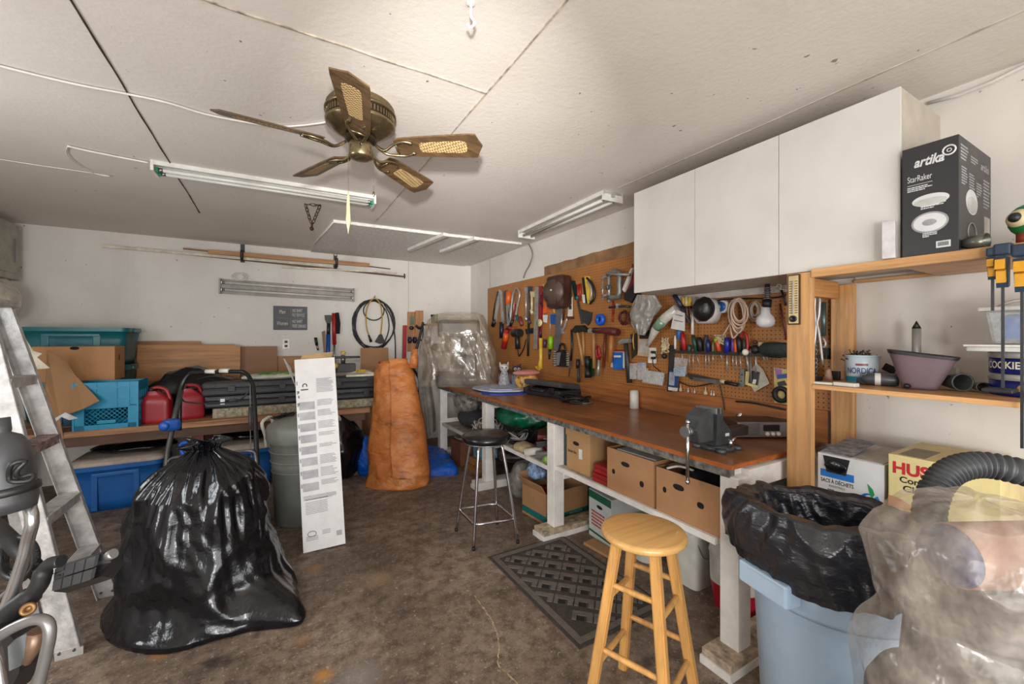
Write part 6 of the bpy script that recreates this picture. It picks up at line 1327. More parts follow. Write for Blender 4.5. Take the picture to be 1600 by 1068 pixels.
item('awl', 'black ball handled awl in the tool rail', 'awl', [('ball_handle', MB().ball(T(1181, 546, .03), .03, n=14), BLACK), ('knob', MB().ball(T(1180, 534, .03), .014, n=10), M((70, 44, 36), .4, key='kn')), ('shaft', TB([(1181, 552), (1181, 582)], .005, .03), SIL)])
rail(1192, M((30, 26, 22), .4, key='kb'), 536, 552, 565, .015, 3, 'dark handled screwdriver leaning near yellow one', cap=CRM)
rail(1199, M((176, 120, 34), .4, key='amb'), 532, 554, 564, .014, 0, 'amber yellow screwdriver near right end of rail')
crump(1216, 546, .075, (.3, 1.15, .55), M((34, 44, 40), .6, key='dkcl'), 'wire_netting', 'dark green netting bundle resting on right end of tool rail', 'netting', .5, 12, .05)
m = TB([(1199, 545), (1204, 538), (1208, 545), (1205, 554), (1200, 556)], .003, .06, 5, 4); item('string_loop', 'white string loop over right end of tool rail', 'string', [(None, m, WHITE)])
m = MB(); rr = random.Random(31)
for i in range(6): m.tube(smoothpts([T(1124+rr.uniform(-9, 9), 530+rr.uniform(-8, 8), rr.uniform(.01, .04)) for _ in range(5)], 4), .004, 5)
item('twine', 'tangled pale twine behind the orange screwdriver', 'twine', [(None, m, CRM)])
# below the rail
item('putty_knife', 'long black and grey handled knife lying on pegs below rail', 'knife', [('upper_bar', PL([(1074, 584), (1082, 584), (1154, 600), (1150, 603), (1078, 592)], .018, .03), M((54, 50, 46), .4, key='kk')), ('lower_bar', PL([(1082, 589), (1130, 594), (1128, 601), (1084, 594)], .018, .05), M((112, 108, 106), .35, .5, key='kl')), ('handle', TB([(1133, 597), (1152, 601)], .012, .05), BLACK), ('collar', TB([(1126, 595), (1133, 596.5)], .014, .05), CRM)])
item('thin_cord', 'thin black cord hanging down from the pegs to bench', 'cord', [(None, TB([(1062, 596), (1075, 602), (1090, 603), (1120, 598), (1126, 606), (1130, 625), (1132, 640)], .004, .02, 6, 4), BLACK)])
item('hinge_plate', 'narrow galvanized hinge plate hanging left of sandpaper', 'plate', [('plate', PL([(1157, 578), (1163, 575), (1163, 604), (1154, 605)], .008, .012), M((140, 138, 134), .4, .6, key='galv')), ('hole', PL([(1158, 584), (1160, 584), (1160, 586), (1158, 586)], .001, .013), BLACK), ('hole', PL([(1157, 594), (1159, 594), (1159, 596), (1157, 596)], .001, .013), BLACK)])
item('sandpaper_sheet', 'white diamond shaped sandpaper sheet hanging on pegboard', 'sandpaper', [(None, PL([(1181, 566), (1192, 577), (1202, 599), (1179, 612), (1166, 590)], .003, .006), M((196, 190, 178), .8, key='sandp'))])
item('hook_card', 'yellow card of hooks hanging in front of sandpaper', 'package', [('card', PL([(1165, 580), (1187, 578), (1184, 607), (1164, 600)], .003, .014), M((206, 194, 130), .6, key='ycard')), ('photo_panel', PL([(1172, 578), (1187, 581), (1184, 602), (1169, 598)], .002, .0155), DGREY), ('white_panel', PL([(1177, 592), (1182, 593), (1180, 600), (1175, 599)], .002, .0165), WHITE)])
item('tape_card', 'colourful blister card with black tape roll near post', 'package', [('card', PL([(1209, 574), (1232, 577), (1232, 632), (1210, 628)], .003, .01), M((206, 190, 120), .6, key='tcard')), ('purple_art', PL([(1210, 575), (1222, 577), (1220, 588), (1213, 590)], .002, .0115), M((170, 110, 170), .5, key='pa')), ('blue_art', PL([(1214, 585), (1232, 583), (1232, 590), (1214, 592)], .002, .0125), M((60, 90, 160), .5, key='ba')), ('tape_roll', MB().lathe([(.025, 0), (.05, 0), (.05, .018), (.025, .018), (.025, 0)], T(1222, 616, .014), 28, axis=(-1, 0, 0)), BLACK), ('tool_art', PL([(1214, 597), (1226, 594), (1230, 602), (1216, 603)], .002, .0115), DGREY)])
for i, (x, r, c0, lb) in enumerate(((1065, .014, CRM, 'largest clear nozzle cap at left below rack'), (1077, .007, WHITE, 'small white nozzle cap, first of the small ones'), (1083, .007, M((200, 130, 120), .5, key='pnk'), 'small pinkish nozzle cap in cap row'), (1087, .007, WHITE, 'small white nozzle cap beside pinkish one'), (1104, .014, CRM, 'large clear nozzle cap right of thin small caps'), (1113, .006, WHITE, 'small nozzle cap just right of large clear cap'), (1117, .007, WHITE, 'rightmost small white nozzle cap on ledge'))):
    p = PX(x, 0, PB-.004); p = V((PB-.004, p.y, 1.092)); hh = .055 if r > .01 else .035
    m = MB(); m.lathe([(0, 0), (r, 0), (r*.9, hh*.35), (r*.4, hh*.5), (r*.25, hh), (0, hh)], p+V((-.012, 0, 0)), 14); one('glue_nozzle', lb, 'cap', m, c0, 'nozzle caps on the backboard ledge')
for x in ((950), (1033), (968)):
    pass
# right bay hooks and chain
t = thing('hook_bunch', 'bunch of steel hooks and chain hanging between the pine posts', 'hooks', T(1278, 470))
m = TB([(1268, 600), (1272, 545), (1275, 510), (1273, 480), (1275, 458), (1278, 456), (1281, 460), (1280, 490), (1277, 505), (1280, 520), (1286, 570)], .007, .06, 8, 4); m.build('long_hook', SIL, t)
m = TB([(1287, 472), (1287, 525)], .012, .05); m.build('turnbuckle', M((90, 110, 116), .35, .7, key='tbk'), t)
m = TB([(1286, 527), (1290, 535), (1288, 542), (1281, 540)], .006, .05, 8, 3); m.build('hook', SIL, t)
m = TB([(1286, 448), (1287, 462)], .006, .05); m.build('peg', SIL, t)
for x in (1269, 1274):
    A = T(x, 520, .04); B = T(x+1, 596, .04); m = MB(); n = 22
    for i in range(n): link(m, A.lerp(B, (i+.5)/n), B-A, (i % 2)*pi/2+x, .014, .008, .003)
    m.build('chain', STEEL, t)
# ================================================================== on and under the bench, shelves, bins
# ---- covered machine at the far end
CC = V((2.08, 4.88, 0)); film = PLASTIC((176, 160, 138), .34, .2)
mt = thing('bench_machine', 'dark workshop machine standing beneath the clear plastic cover', 'machine', (CC.x, CC.y, BH))
m = MB(); m.obox((CC.x-.02, CC.y, BH+.07), (.66, .6, .14), -.3, .03); m.build('machine_base', DGREY, mt)
m = MB(); m.obox((CC.x+.12, CC.y+.1, BH+.42), (.2, .2, .6), -.3, .03); m.build('column', M((90, 86, 80), .45, .3, key='mcol'), mt)
m = MB(); m.obox((CC.x-.06, CC.y, BH+.70), (.52, .26, .22), -.3, .05); m.build('head', M((54, 54, 52), .4, key='mhead'), mt)
m = MB(); m.cyl((CC.x-.2, CC.y-.12, BH+.32), (CC.x-.05, CC.y-.16, BH+.3), .11, n=20); m.build('motor', M((70, 66, 60), .4, key='mmot'), mt)
m = MB(); m.ball((CC.x+.0, CC.y-.2, BH+.42), .06, n=12); m.build('knob', M((176, 168, 156), .4, key='mkn'), mt)
prof = [(0, .46, .44), (.05, .45, .42), (.18, .44, .42), (.36, .44, .39), (.52, .46, .34), (.68, .44, .30), (.80, .40, .25), (.87, .33, .22), (.895, .2, .15), (.90, .02, .02)]
def cover(u_, v_):
    a = 2*pi*u_; q = v_*(len(prof)-1); i = min(len(prof)-2, int(q)); f = q-i; z = prof[i][0]*(1-f)+prof[i+1][0]*f; l = prof[i][1]*(1-f)+prof[i+1][1]*f; r = prof[i][2]*(1-f)+prof[i+1][2]*f
    e = .62; ca, sa2 = cos(a), sin(a); cx = abs(ca)**e*(1 if ca > 0 else -1); cy = abs(sa2)**e*(1 if sa2 > 0 else -1); R = l if ca < 0 else r
    w_ = .05*ridge(V((ca*1.8+z, sa2*1.8, z*1.2)), 1.9)*(1-.3*v_)+.02*noise.noise(V((ca*4, sa2*4, z*8)))
    fl = .05*max(0, 1-z/.08)*(1+noise.noise(V((ca*5, sa2*5, 0)))); k = 1-min(1, abs(R)*2.2)*.0
    p = CC+RV*(cx*(R+w_*min(1, R*4)+fl))+FV*(cy*(.36*min(1, (l+r)/.75)+w_*.7+fl))+V((0, 0, BH+.004+z)); p.x = min(p.x, WX-.06+.02*cy); return p
m = MB(); m.grid(cover, 160, 90, True); one('plastic_cover', 'crinkled clear plastic sheet draped over machine at bench end', 'plastic cover', m, film)
# ---- owls
def owl(label, px, h, c1, c2, c3):
    p = PZ(px, 604, BH); t = thing('owl_figurine', label, 'figurine', p, 0, 'owl figurines on the bench')
    m = MB(); m.lathe([(0, 0), (.3*h, 0), (.32*h, .12*h), (.27*h, .4*h), (.17*h, .62*h), (.12*h, .68*h)], p, 20, sx=.8, sy=.75); m.build('body', c1, t)
    m = MB(); m.ball(p+V((0, 0, .78*h)), .2*h, (1, .9, .85), 16); m.build('head', c2, t)
    for s in (-1, 1):
        m = MB(); m.prism([p+V((s*.12*h, 0, .88*h)), p+V((s*.2*h, 0, 1.02*h)), p+V((s*.2*h, 0, .82*h))], (0, .02, 0)); m.build('ear_tuft', c2, t)
        m = MB(); q = p+RV*s*.08*h-FV*.17*h+V((0, 0, .8*h)); m.lathe([(0, 0), (.055*h, 0), (.055*h, .012), (0, .014)], q, 14, axis=-FV); e = m.build('eye', WHITE, t)
        m = MB(); m.lathe([(0, .013), (.03*h, .013), (.03*h, .018), (0, .02)], q, 12, axis=-FV); m.build('pupil', BLACK, e)
        m = MB(); m.ball(p+RV*s*.23*h+V((0, 0, .36*h)), .17*h, (.45, .6, 1.4), 12); m.build('wing', c3, t)
    m = MB(); m.cyl(p-FV*.17*h+V((0, 0, .75*h)), p-FV*.21*h+V((0, 0, .7*h)), .02*h, .004, 8); m.build('beak', YEL, t)
owg = M((150, 152, 156), .5, var=.45, sc=70, bmp=.5, key='owg')
owl('black and white owl figurine with reddish wings, nearest to papers', 788, .29, owg, M((190, 190, 190), .5, var=.3, sc=90, key='owh'), M((96, 52, 48), .5, key='oww'))
owl('grey owl figurine with purple brown head behind the white one', 808, .27, M((120, 126, 134), .5, var=.35, sc=80, bmp=.5, key='owg2'), M((78, 56, 70), .5, key='owp'), M((96, 104, 116), .5, key='oww2'))
p = PZ(822, 611, BH); crumple('snack_bag', 'colourful foil bag with pink top beside the owls', 'bag', p+V((.04, .06, .10)), .14, (.9, .7, .75), M((190, 138, 78), .35, var=.5, sc=26, bmp=.2, key='snack'), .25, 6, flat=.1)
p = PZ(820, 611, BH)+V((0, 0, .2)); crumple('cloth_rag', 'pink folded cloth lying on top of colourful foil bag', 'cloth', p+V((.03, .02, .0)), .12, (1.3, .7, .28), M((196, 128, 118), .8, key='pinkc'), .2, 6)
# papers
def sheet(label, pts, z, th, mat, name='paper_stack', cat='papers', lift=0):
    m = MB(); q = smoothpts([PZ(*p, z) for p in pts], 2, True); q = [a+V((0, 0, lift*max(0, noise.noise(a*5)))) for a in q]; m.prism(q, (0, 0, th)); return one(name, label, cat, m, mat)
sheet('blue edged folded cloth underneath the white papers on bench', [(752, 612), (765, 617), (815, 616), (845, 611), (840, 604), (790, 603)], BH, .012, M((24, 60, 150), .6, key='bluec'), 'folded_cloth', 'cloth')
sheet('white folded paper drawings lying on the bench beside owls', [(738, 607), (765, 612), (795, 612), (826, 610), (830, 603), (790, 601), (755, 602)], BH+.013, .012, M((188, 196, 214), .6, var=.04, key='papb'))
sheet('pale blue sheet curling up on top of the white papers', [(765, 608), (800, 609), (826, 602), (835, 592), (820, 590), (795, 600)], BH+.026, .008, M((176, 190, 216), .6, var=.04, key='papc'), 'paper_sheet', 'paper')
# open black case + cables + disc
p = PZ(868, 618, BH); t = thing('tool_case', 'black plastic tool case lying half open on the bench', 'case', p, .15); t.scale = (1.15, 1.3, 1.25)
m = MB(); m.obox((.02, .05, .03), (.30, .42, .06), 0, .02); m.build('bottom_shell', casem, t, True)
m = MB(); m.obox((.04, .06, .085), (.30, .42, .045), Matrix.Rotation(.13, 3, 'Y'), .018); m.build('top_shell', M((66, 66, 66), .5, key='tshell'), t, True)
for y in (-.08, .16): m = MB(); m.obox((-.135, y, .055), (.02, .05, .045), 0, .006); m.build('latch', BLACK, t, True)
m = MB(); m.tube(smoothpts([(-.14, -.02, .06), (-.18, -.01, .05), (-.18, .09, .05), (-.14, .1, .06)], 4), .01); m.build('handle', BLACK, t, True)
def tangle(name, label, c, sx, sy, sz, n, r, mat, cat='cables', seed=1, base=None):
    m = MB(); rr = random.Random(seed)
    for i in range(n):
        a0_ = rr.uniform(0, 6.28); k = rr.uniform(.45, 1); tz = rr.uniform(.1, 1)
        m.tube([V(c)+V((cos(a+a0_)*sx*k*(1+.2*sin(2*a+i)), sin(a+a0_)*sy*k, sz*tz*(.5+.5*sin(a*2+i))+r)) for a in [2*pi*j/18 for j in range(18)]], r, 6, closed=True)
    return one(name, label, cat, m, mat)
p = PZ(903, 629, BH); tangle('cable_bundle', 'tangled black cables on the bench right of the case', p+V((0, .05, 0)), .13, .17, .06, 9, .008, BLACK, seed=4)
p = PZ(911, 629, BH); m = MB(); m.lathe([(0, 0), (.085, 0), (.09, .012), (.08, .014), (.03, .012), (.02, .02), (0, .02)], p, 28); one('metal_disc', 'round dusty metal disc lying on the bench', 'disc', m, M((130, 116, 100), .4, .5, key='disc'))
p = PZ(1001, 636, BH); m = MB(); m.lathe([(0, 0), (.038, 0), (.034, .145), (.031, .145), (.034, .004)], V((2.585, p.y, BH)), 20); one('paper_cup', 'tall white paper cup against wooden back board', 'cup', m, WHITE)
# ---- vise
t = thing('bench_vise', 'dark grey bench vise with steel handle on near bench corner', 'vise', (2.02, 1.36, BH)); vm = M((74, 78, 80), .38, .4, var=.15, bmp=.2, key='vise'); vx, vy = 1.96, 1.35
m = MB(); m.lathe([(0, 0), (.085, 0), (.085, .018), (.075, .028), (.06, .03), (0, .03)], (vx+.06, vy, BH), 32)
for a in (pi/4, 3*pi/4, -pi/4, -3*pi/4): m.lathe([(0, 0), (.026, 0), (.026, .02), (0, .02)], (vx+.06+cos(a)*.095, vy+sin(a)*.095, BH), 16)
m.build('swivel_base', vm, t)
m = MB(); m.prism([(vx-.01, vy-.04, BH+.03), (vx+.13, vy-.04, BH+.03), (vx+.12, vy-.04, BH+.09), (vx+.05, vy-.04, BH+.16), (vx+.05, vy-.04, BH+.215), (vx+.005, vy-.04, BH+.215), (vx, vy-.04, BH+.12)], (0, .08, 0)); m.build('rear_jaw', vm, t)
m = MB(); m.prism([(vx-.03, vy-.04, BH+.06), (vx-.03, vy-.04, BH+.215), (vx-.08, vy-.04, BH+.22), (vx-.13, vy-.04, BH+.19), (vx-.155, vy-.04, BH+.12), (vx-.14, vy-.04, BH+.06)], (0, .08, 0)); m.build('front_jaw', vm, t)
for x in (vx-.028, vx+.004): m = MB(); m.box((x-.005, vy-.06, BH+.195), (x+.003, vy+.06, BH+.225), .002); m.build('jaw_plate', STEEL, t)
m = MB(); m.box((vx-.13, vy-.028, BH+.05), (vx+.30, vy+.028, BH+.10), .006); m.build('slide_bar', M((40, 36, 34), .45, key='vslide'), t)
m = MB(); m.cyl((vx-.19, vy, BH+.115), (vx-.14, vy, BH+.115), .022); m.cyl((vx-.2, vy, BH+.115), (vx-.185, vy, BH+.115), .028); m.build('screw_head', STEEL, t)
m = MB(); m.tube([(vx-.19, vy-.012, BH+.16), (vx-.192, vy-.012, BH-.13)], .0085, 10); m.ball((vx-.19, vy-.012, BH+.165), .013, n=10); m.ball((vx-.192, vy-.012, BH-.13), .013, n=10); m.build('handle_bar', CHROME, t)
m = MB(); m.tube([(vx+.04, vy-.085, BH+.05), (vx+.09, vy-.09, BH+.08)], .006, 8); m.cyl((vx+.045, vy-.085, BH+.03), (vx+.045, vy-.085, BH+.065), .01); m.build('lock_lever', CHROME, t)
m = MB(); m.box((vx+.07, vy-.0425, BH+.07), (vx+.1, vy-.0402, BH+.085)); m.build('name_plate', WHITE, t)
# ---- radio
p = PZ(1196, 684, BH); t = thing('clock_radio', 'silver and dark wood clock radio turned on near bench end', 'radio', (p.x+.02, p.y+.05, BH), -.50)
m = MB(); m.box((-.17, -.065, .006), (.17, .10, .10), .008); m.build('cabinet', M((66, 44, 32), .4, key='rad'), t, True)
m = MB(); m.box((-.168, -.075, .010), (.168, -.062, .096), .004); m.build('front_panel', M((128, 122, 118), .35, .5, key='radf'), t, True)
m = MB(); m.box((-.02, -.078, .045), (.075, -.074, .082), .002); m.build('display', M((34, 28, 28), .2, key='disp'), t, True)
for x in (0, .032, .064): m = MB(); m.lathe([(0, 0), (.012, 0), (.011, .012), (0, .014)], (x, -.075, .03), 14, axis=(0, -1, 0)); m.build('knob', WHITE, t, True)
m = MB()
for k in range(9): m.box((-.15, -.077, .022+.008*k), (-.04, -.0745, .025+.008*k))
m.build('speaker_slots', DGREY, t, True)['kind'] = 'stuff'
p = PZ(1156, 668, BH); t = thing('bench_magnifier', 'chrome ring fitting standing between vise and radio', 'fitting', p+V((.05, .0, 0)))
q = p+V((.05, 0, .055)); m = MB(); m.lathe([(.028, -.02), (.05, -.02), (.052, .02), (.028, .02), (.028, -.02)], q, 24, axis=(-.6, -1, 0)); m.build('ring', CHROME, t); m = MB(); m.box((q.x-.02, q.y-.02, BH), (q.x+.02, q.y+.02, BH+.012), .003); m.build('stand', STEEL, t)
m = MB(); m.tube(smoothpts([PX(1150, 627, 2.6), PX(1175, 629, 2.58), PX(1200, 634, 2.58), PX(1228, 640, 2.6)], 4), .006, 6); one('radio_cord', 'black radio cable lying along top of wooden back board', 'cable', m, BLACK)
# ---- under the bench, near bay
SH1 = .531
cbox('file_box', 'lidded brown file box on lower shelf, farthest of row', (2.08, 2.33, SH1), .26, .40, .305, -pi/2, M((178, 138, 94), .7, var=.05, sc=3, key='filebox'), lid=True, holes=(('f', -.02, .20, .035, .014),))
bk = bpy.data.objects['file_box']
m = MB(); quadp(m, (0.015, -.203, .10), (1, .12, 0), (0, 0, 1), 0, 0, .085, .07, .001); m.build('white_sticker', WHITE, bk, True)
text(bk, 'Bankers Box', (-.115, -.2, .125), (1, 0, 0), (0, 0, 1), .022, BLACK, .1, bold=.02, local=True)
def kitcase(label, c, w, d, h, mat):
    t = thing('red_case', label, 'case', c, 0, 'red cases on lower shelf'); m = MB(); m.box((-w/2, -d/2, 0), (w/2, d/2, h*.48), .006); m.build('bottom_half', mat, t, True); m = MB(); m.box((-w/2, -d/2, h*.52), (w/2, d/2, h), .006); m.build('top_half', mat, t, True)
    m = MB(); m.box((-w/2+.004, -d/2+.004, h*.46), (w/2-.004, d/2-.004, h*.54)); m.build('seam', MAR, t, True); return t
kitcase('flat red case on lower shelf, bottom of two', (1.98, 2.08, SH1), .24, .14, .055, RED)
kitcase('flat red case stacked on the other red case', (1.98, 2.08, SH1+.057), .22, .13, .055, RED)
bx = cbox('produce_box', 'open brown box with white binder in it, middle of shelf', (2.03, 1.808, SH1), .375, .36, .262, -pi/2, CARD, open_=True, holes=(('f', -.03, .19, .035, .014), ('f', -.13, .12, .013, .016), ('f', .1, .11, .016, .018)))
m = MB(); m.obox((2.04, 1.80, SH1+.262-.035+.02), (.30, .30, .025), .05, .003); one('ring_binder', 'white ring binder lying flat across the open brown box', 'binder', m, M((196, 192, 184), .5, key='binder'))
bx = cbox('produce_box', 'open brown box of black gear at the near bench leg', (2.03, 1.405, SH1), .395, .36, .243, -pi/2, CARD, open_=True, holes=(('f', -.05, .17, .035, .016), ('f', -.14, .13, .012, .016), ('f', .08, .12, .02, .016)))
crumple('black_gear', 'black cables and bags heaped inside the nearest open box', 'cables', (2.04, 1.40, SH1+.14), .15, (.98, 1.1, .75), M((24, 24, 26), .5, key='gear'), .3, 9)
m = MB(); m.tube(smoothpts([(1.875, 1.55, SH1+.24), (1.9, 1.5, SH1+.262), (1.95, 1.46, SH1+.25), (2.0, 1.44, SH1+.22)], 4), .007, 6); one('white_hose', 'thin white tube curling out of the nearest open box', 'tube', m, WHITE)
m = MB(); m.box((1.90, 2.47, SH1), (2.2, 2.52, SH1+.29), .004); one('storage_case', 'dark teal grey case standing between bench leg and file box', 'case', m, M((46, 60, 62), .5, key='stc'))
# middle bay
SH2 = .501
c = V((2.13, 2.99, SH2)); t = thing('coffee_box', 'red coffee shop carton on the middle lower shelf', 'carton', c, -.62)
m = MB(); m.box((-.13, -.13, 0), (.13, .13, .155), .003); m.build('box_body', M((132, 24, 38), .45, var=.06, key='tims'), t, True)
m = MB(); m.box((-.128, -.128, .155), (.128, .128, .157)); m.build('brown_top', CARDD, t, True)
text(t, 'Tim', (-.09, -.131, .085), (1, 0, 0), (0, 0, 1), .05, WHITE, .09, shear=.25, local=True, bold=.01); text(t, 'Hortons', (-.10, -.131, .03), (1, 0, 0), (0, 0, 1), .042, WHITE, .19, shear=.25, local=True, bold=.01)
m = MB(); quadp(m, (-.131, .1, .08), (0, -1, 0), (0, 0, 1), 0, 0, .05, .05); m.build('side_print', M((206, 170, 166), .5, key='sp'), t, True)
c = V((2.42, 2.80, SH2)); cbox('cardboard_box', 'small tan box behind the red coffee carton', c, .2, .16, .2, -.4, CARD)
tangle('cable_bundle', 'black and grey coiled cables left of red coffee carton', (2.02, 3.36, SH2), .15, .16, .13, 16, .008, M((34, 34, 36), .4, key='cbk'), seed=7)
tangle('cable_bundle', 'grey cable loops lying over black cables on middle shelf', (1.96, 3.3, SH2+.05), .12, .12, .09, 6, .007, M((150, 146, 140), .4, key='cgy'), seed=9)
m = MB(); m.obox((2.02, 2.78, SH2+.13), (.34, .05, .05), Matrix.Rotation(-.55, 3, 'Z') @ Matrix.Rotation(-.12, 3, 'Y'), .006); one('black_level', 'black bar leaning in front of the red coffee carton', 'bar', m, BLACK)
for i, (x, y, a, lb, mt) in enumerate(((1.90, 2.93, .5, 'white spray can lying on middle shelf, left one', WHITE), (1.93, 2.79, .9, 'silver spray can lying on middle shelf, right one', SIL))):
    t = thing('spray_can', lb, 'spray can', (x, y, SH2)); d = V((cos(a), -sin(a), .12)); q = V((x, y, SH2+.034)); m = MB(); m.lathe([(0, -.09), (.032, -.088), (.033, .05), (.024, .066), (.01, .07), (0, .07)], q, 18, axis=d); m.build('can_body', mt, t); m = MB(); m.lathe([(0, .066), (.02, .066), (.02, .095), (0, .097)], q, 14, axis=d); m.build('cap', BLACK if i else RED, t)
crumple('work_glove', 'cream leather work glove crumpled beside the spray cans', 'glove', (1.9, 3.1, SH2+.03), .075, (1, 1.2, .5), M((186, 164, 126), .8, key='glove'), .4, 12, flat=.028)
crumple('paper_bundle', 'cream crumpled paper bundle near the middle bench leg', 'paper', (1.98, 2.68, SH2+.085), .07, (1, 1.1, .7), M((206, 196, 176), .8, key='cpap'), .35, 14, flat=.08)
crumple('produce_bag', 'green and clear plastic bag at edge of middle shelf', 'bag', (1.90, 2.66, SH2+.035), .08, (1, .9, .6), M((130, 160, 84), .4, var=.4, sc=20, key='pbag'), .3, 10, flat=.032)
crumple('green_bag', 'dark green plastic bag stuffed under the bench top', 'bag', (2.25, 3.62, SH2+.2), .2, (1.3, 1.6, .62), M((10, 92, 62), .3, var=.3, key='gbag'), .3, 6, flat=.19)
# far bay
SH3 = .421
crumple('clear_bag', 'clear plastic bag of rolls stuffed at far end of shelf', 'bag', (2.05, 4.66, SH3+.31), .17, (.9, 1.1, .85), M((140, 134, 128), .25, var=.3, sc=14, bmp=.9, key='clbag'), .35, 7)
crumple('blanket_roll', 'rolled dark grey blanket under the clear bag of rolls', 'blanket', (2.1, 4.5, SH3+.11), .16, (1.1, 1.9, .65), M((70, 72, 80), .9, key='blank'), .25, 8, flat=.105)
tangle('cable_bundle', 'white cable heap on far shelf behind chrome stool', (1.99, 4.0, SH3), .14, .2, .18, 22, .0075, M((204, 198, 190), .5, key='cwh'), seed=3)
# on floor
c = PZ(712, 735, 0); cbox('brown_carton', 'brown carton on floor under far bay with white dish on it', (1.98, 4.58, 0), .26, .24, .28, .1, M((120, 74, 52), .7, key='bcar'))
m = MB(); m.lathe([(0, 0), (.09, 0), (.135, .03), (.14, .04), (.12, .035), (.08, .012), (0, .012)], (1.98, 4.56, .282), 32); one('plastic_dish', 'round white plastic dish on the brown carton', 'dish', m, M((176, 170, 158), .5, key='dish'))
cbox('small_carton', 'blue and white carton behind the bench leg on floor', (2.04, 4.16, .16), .2, .2, .24, 0, M((110, 150, 178), .5, var=.3, sc=14, key='bwc'))
for i, (x, y, z, w_, lb) in enumerate(((1.98, 4.16, 0, .2, 'tan wood block on the floor, bottom of the pile'), (1.99, 4.16, .082, .17, 'tan wood block on top of the other near stool'))): m = MB(); m.obox((x, y, z+.039), (w_, .26, .078), .1*i, .006); one('wood_block', lb, 'block', m, WOOD((170, 118, 70), 0, .6), 'wood blocks under bench')
m = MB(); m.box((2.12, 3.36, 0), (2.42, 3.62, .30), .02); one('blue_cooler', 'blue box with black items on it behind chrome stool', 'cooler', m, M((60, 96, 140), .45, key='blcool'))
crumple('black_bag', 'black duffel bag on blue box under the middle shelf', 'bag', (2.1, 3.42, .37), .16, (1.5, 1.0, .45), BLACK, .25, 8)
crumple('clear_bag', 'grey clear plastic bag slumped on floor behind chrome stool', 'bag', (2.05, 3.25, .17), .19, (.9, .8, 1.0), M((118, 116, 112), .22, var=.3, sc=10, bmp=.9, key='clbag2'), .38, 6, flat=.165)
crumple('snack_bag', 'blue white and orange crumpled wrapper on top of clear bag', 'wrapper', (1.98, 3.02, .34), .085, (1, 1, .8), M((110, 130, 170), .4, var=.8, sc=22, key='wrap'), .4, 12)
fb = cbox('fruit_box', 'open cardboard fruit box with teal band under middle shelf', (2.08, 2.885, 0), .46, .32, .245, .08, CARD, open_=True, flaps=(('l', 1.0, .09), ('b', 1.2, .1)))
tealb = M((20, 112, 110), .5, key='tealband')
m = MB(); m.box((-.2305, -.16, .02), (-.2300-.0012, .16, .07)); m.box((-.23, -.1612, .02), (.23, -.16, .06)); m.build('teal_band', tealb, fb, True)
text(fb, 'PRODUCE', (.02, -.162, .028), (1, 0, 0), (0, 0, 1), .022, M((150, 190, 170), .5, key='tl2'), .14, bold=.02, local=True)
for i, (x, y, mt, lb) in enumerate(((2.0, 2.95, RED, 'red can lying inside the open fruit box'), (2.1, 2.85, CRM, 'cream can standing inside the fruit box'))): m = MB(); m.lathe([(0, 0), (.045, 0), (.045, .2), (0, .2)], (x, y, .01), 18); one('paint_can', lb, 'can', m, mt)
rbx = cbox('recycled_box', 'white box with green band and red lettering under bench', (2.24, 2.285, .0), .27, .36, .35, -pi/2-.1, M((196, 200, 196), .5, var=.04, key='recyc'))
m = MB(); m.box((-.134, -.1815, .29), (.134, -.1803, .345)); m.box((-.134, -.1815, .035), (.134, -.1803, .05)); m.build('green_band', M((20, 92, 64), .5, key='gband'), rbx, True)
m = MB(); wig(m, (0, -.1803, 0), (1, 0, 0), (0, 0, 1), -.1, .09, .2, .12, 5, 4, .0012); m.build('red_lettering', M((176, 60, 56), .5, key='rlet'), rbx, True)['kind'] = 'stuff'
m = MB(); m.lathe([(0, 0), (1, 0)], (0, 0, 0), 16)
for v in m.bm.verts: v.co = V((.0+v.co.x*.035, -.1817, .25+v.co.y*.013))
m.build('hand_hole', M((22, 16, 12), .9, key='hole'), rbx, True)
m = MB(); m.obox((1.99, 2.2, .012), (.1, .26, .02), .1, .003); one('cardboard_scrap', 'brown cardboard strip on floor before the white recycled box', 'cardboard', m, CARD)
def pail(label, x, y, r, h, sq=True, mat=None):
    t = thing('white_pail', label, 'pail', (x, y, 0)); mat = mat or M((204, 202, 192), .4, var=.05, key='pail'); e = .35 if sq else 1
    def f(u_, v_):
        a = 2*pi*u_+.3; k = r*(.86+.14*v_); return (x+abs(cos(a))**e*(1 if cos(a) > 0 else -1)*k, y+abs(sin(a))**e*(1 if sin(a) > 0 else -1)*k, h*v_)
    m = MB(); m.grid(f, 48, 6, True); m.build('pail_body', mat, t)
    def g(u_, v_): p = f(u_, 1); return (x+(p[0]-x)*(1.05-1.05*max(0, v_-.2)/.8), y+(p[1]-y)*(1.05-1.05*max(0, v_-.2)/.8), h-.02+.03*min(1, v_*5))
    m = MB(); m.grid(g, 48, 10, True); m.build('lid', mat, t)
    m = MB(); m.tube(smoothpts([(x-r*.9, y-r, h-.05), (x-r*.5, y-r*1.1, h-.13), (x+r*.5, y-r*1.1, h-.13), (x+r*.9, y-r, h-.05)], 4), .004, 6); m.build('bail_handle', STEEL, t)
pail('square white pail with lid under shelf beside red cooler', 2.24, 1.66, .115, .33)
pail('smaller round white pail behind pine stool under shelf', 2.2, 1.98, .10, .24, False)
t = thing('drink_cooler', 'white drinks cooler with red base under the bench', 'cooler', (2.26, 1.36, 0))
def cf(z0, z1, r0, r1):
    def f(u_, v_): a = 2*pi*u_; e = .6; r = r0+(r1-r0)*v_; return (2.26+abs(cos(a))**e*(1 if cos(a) > 0 else -1)*r, 1.36+abs(sin(a))**e*(1 if sin(a) > 0 else -1)*r*.85, z0+(z1-z0)*v_)
    return f
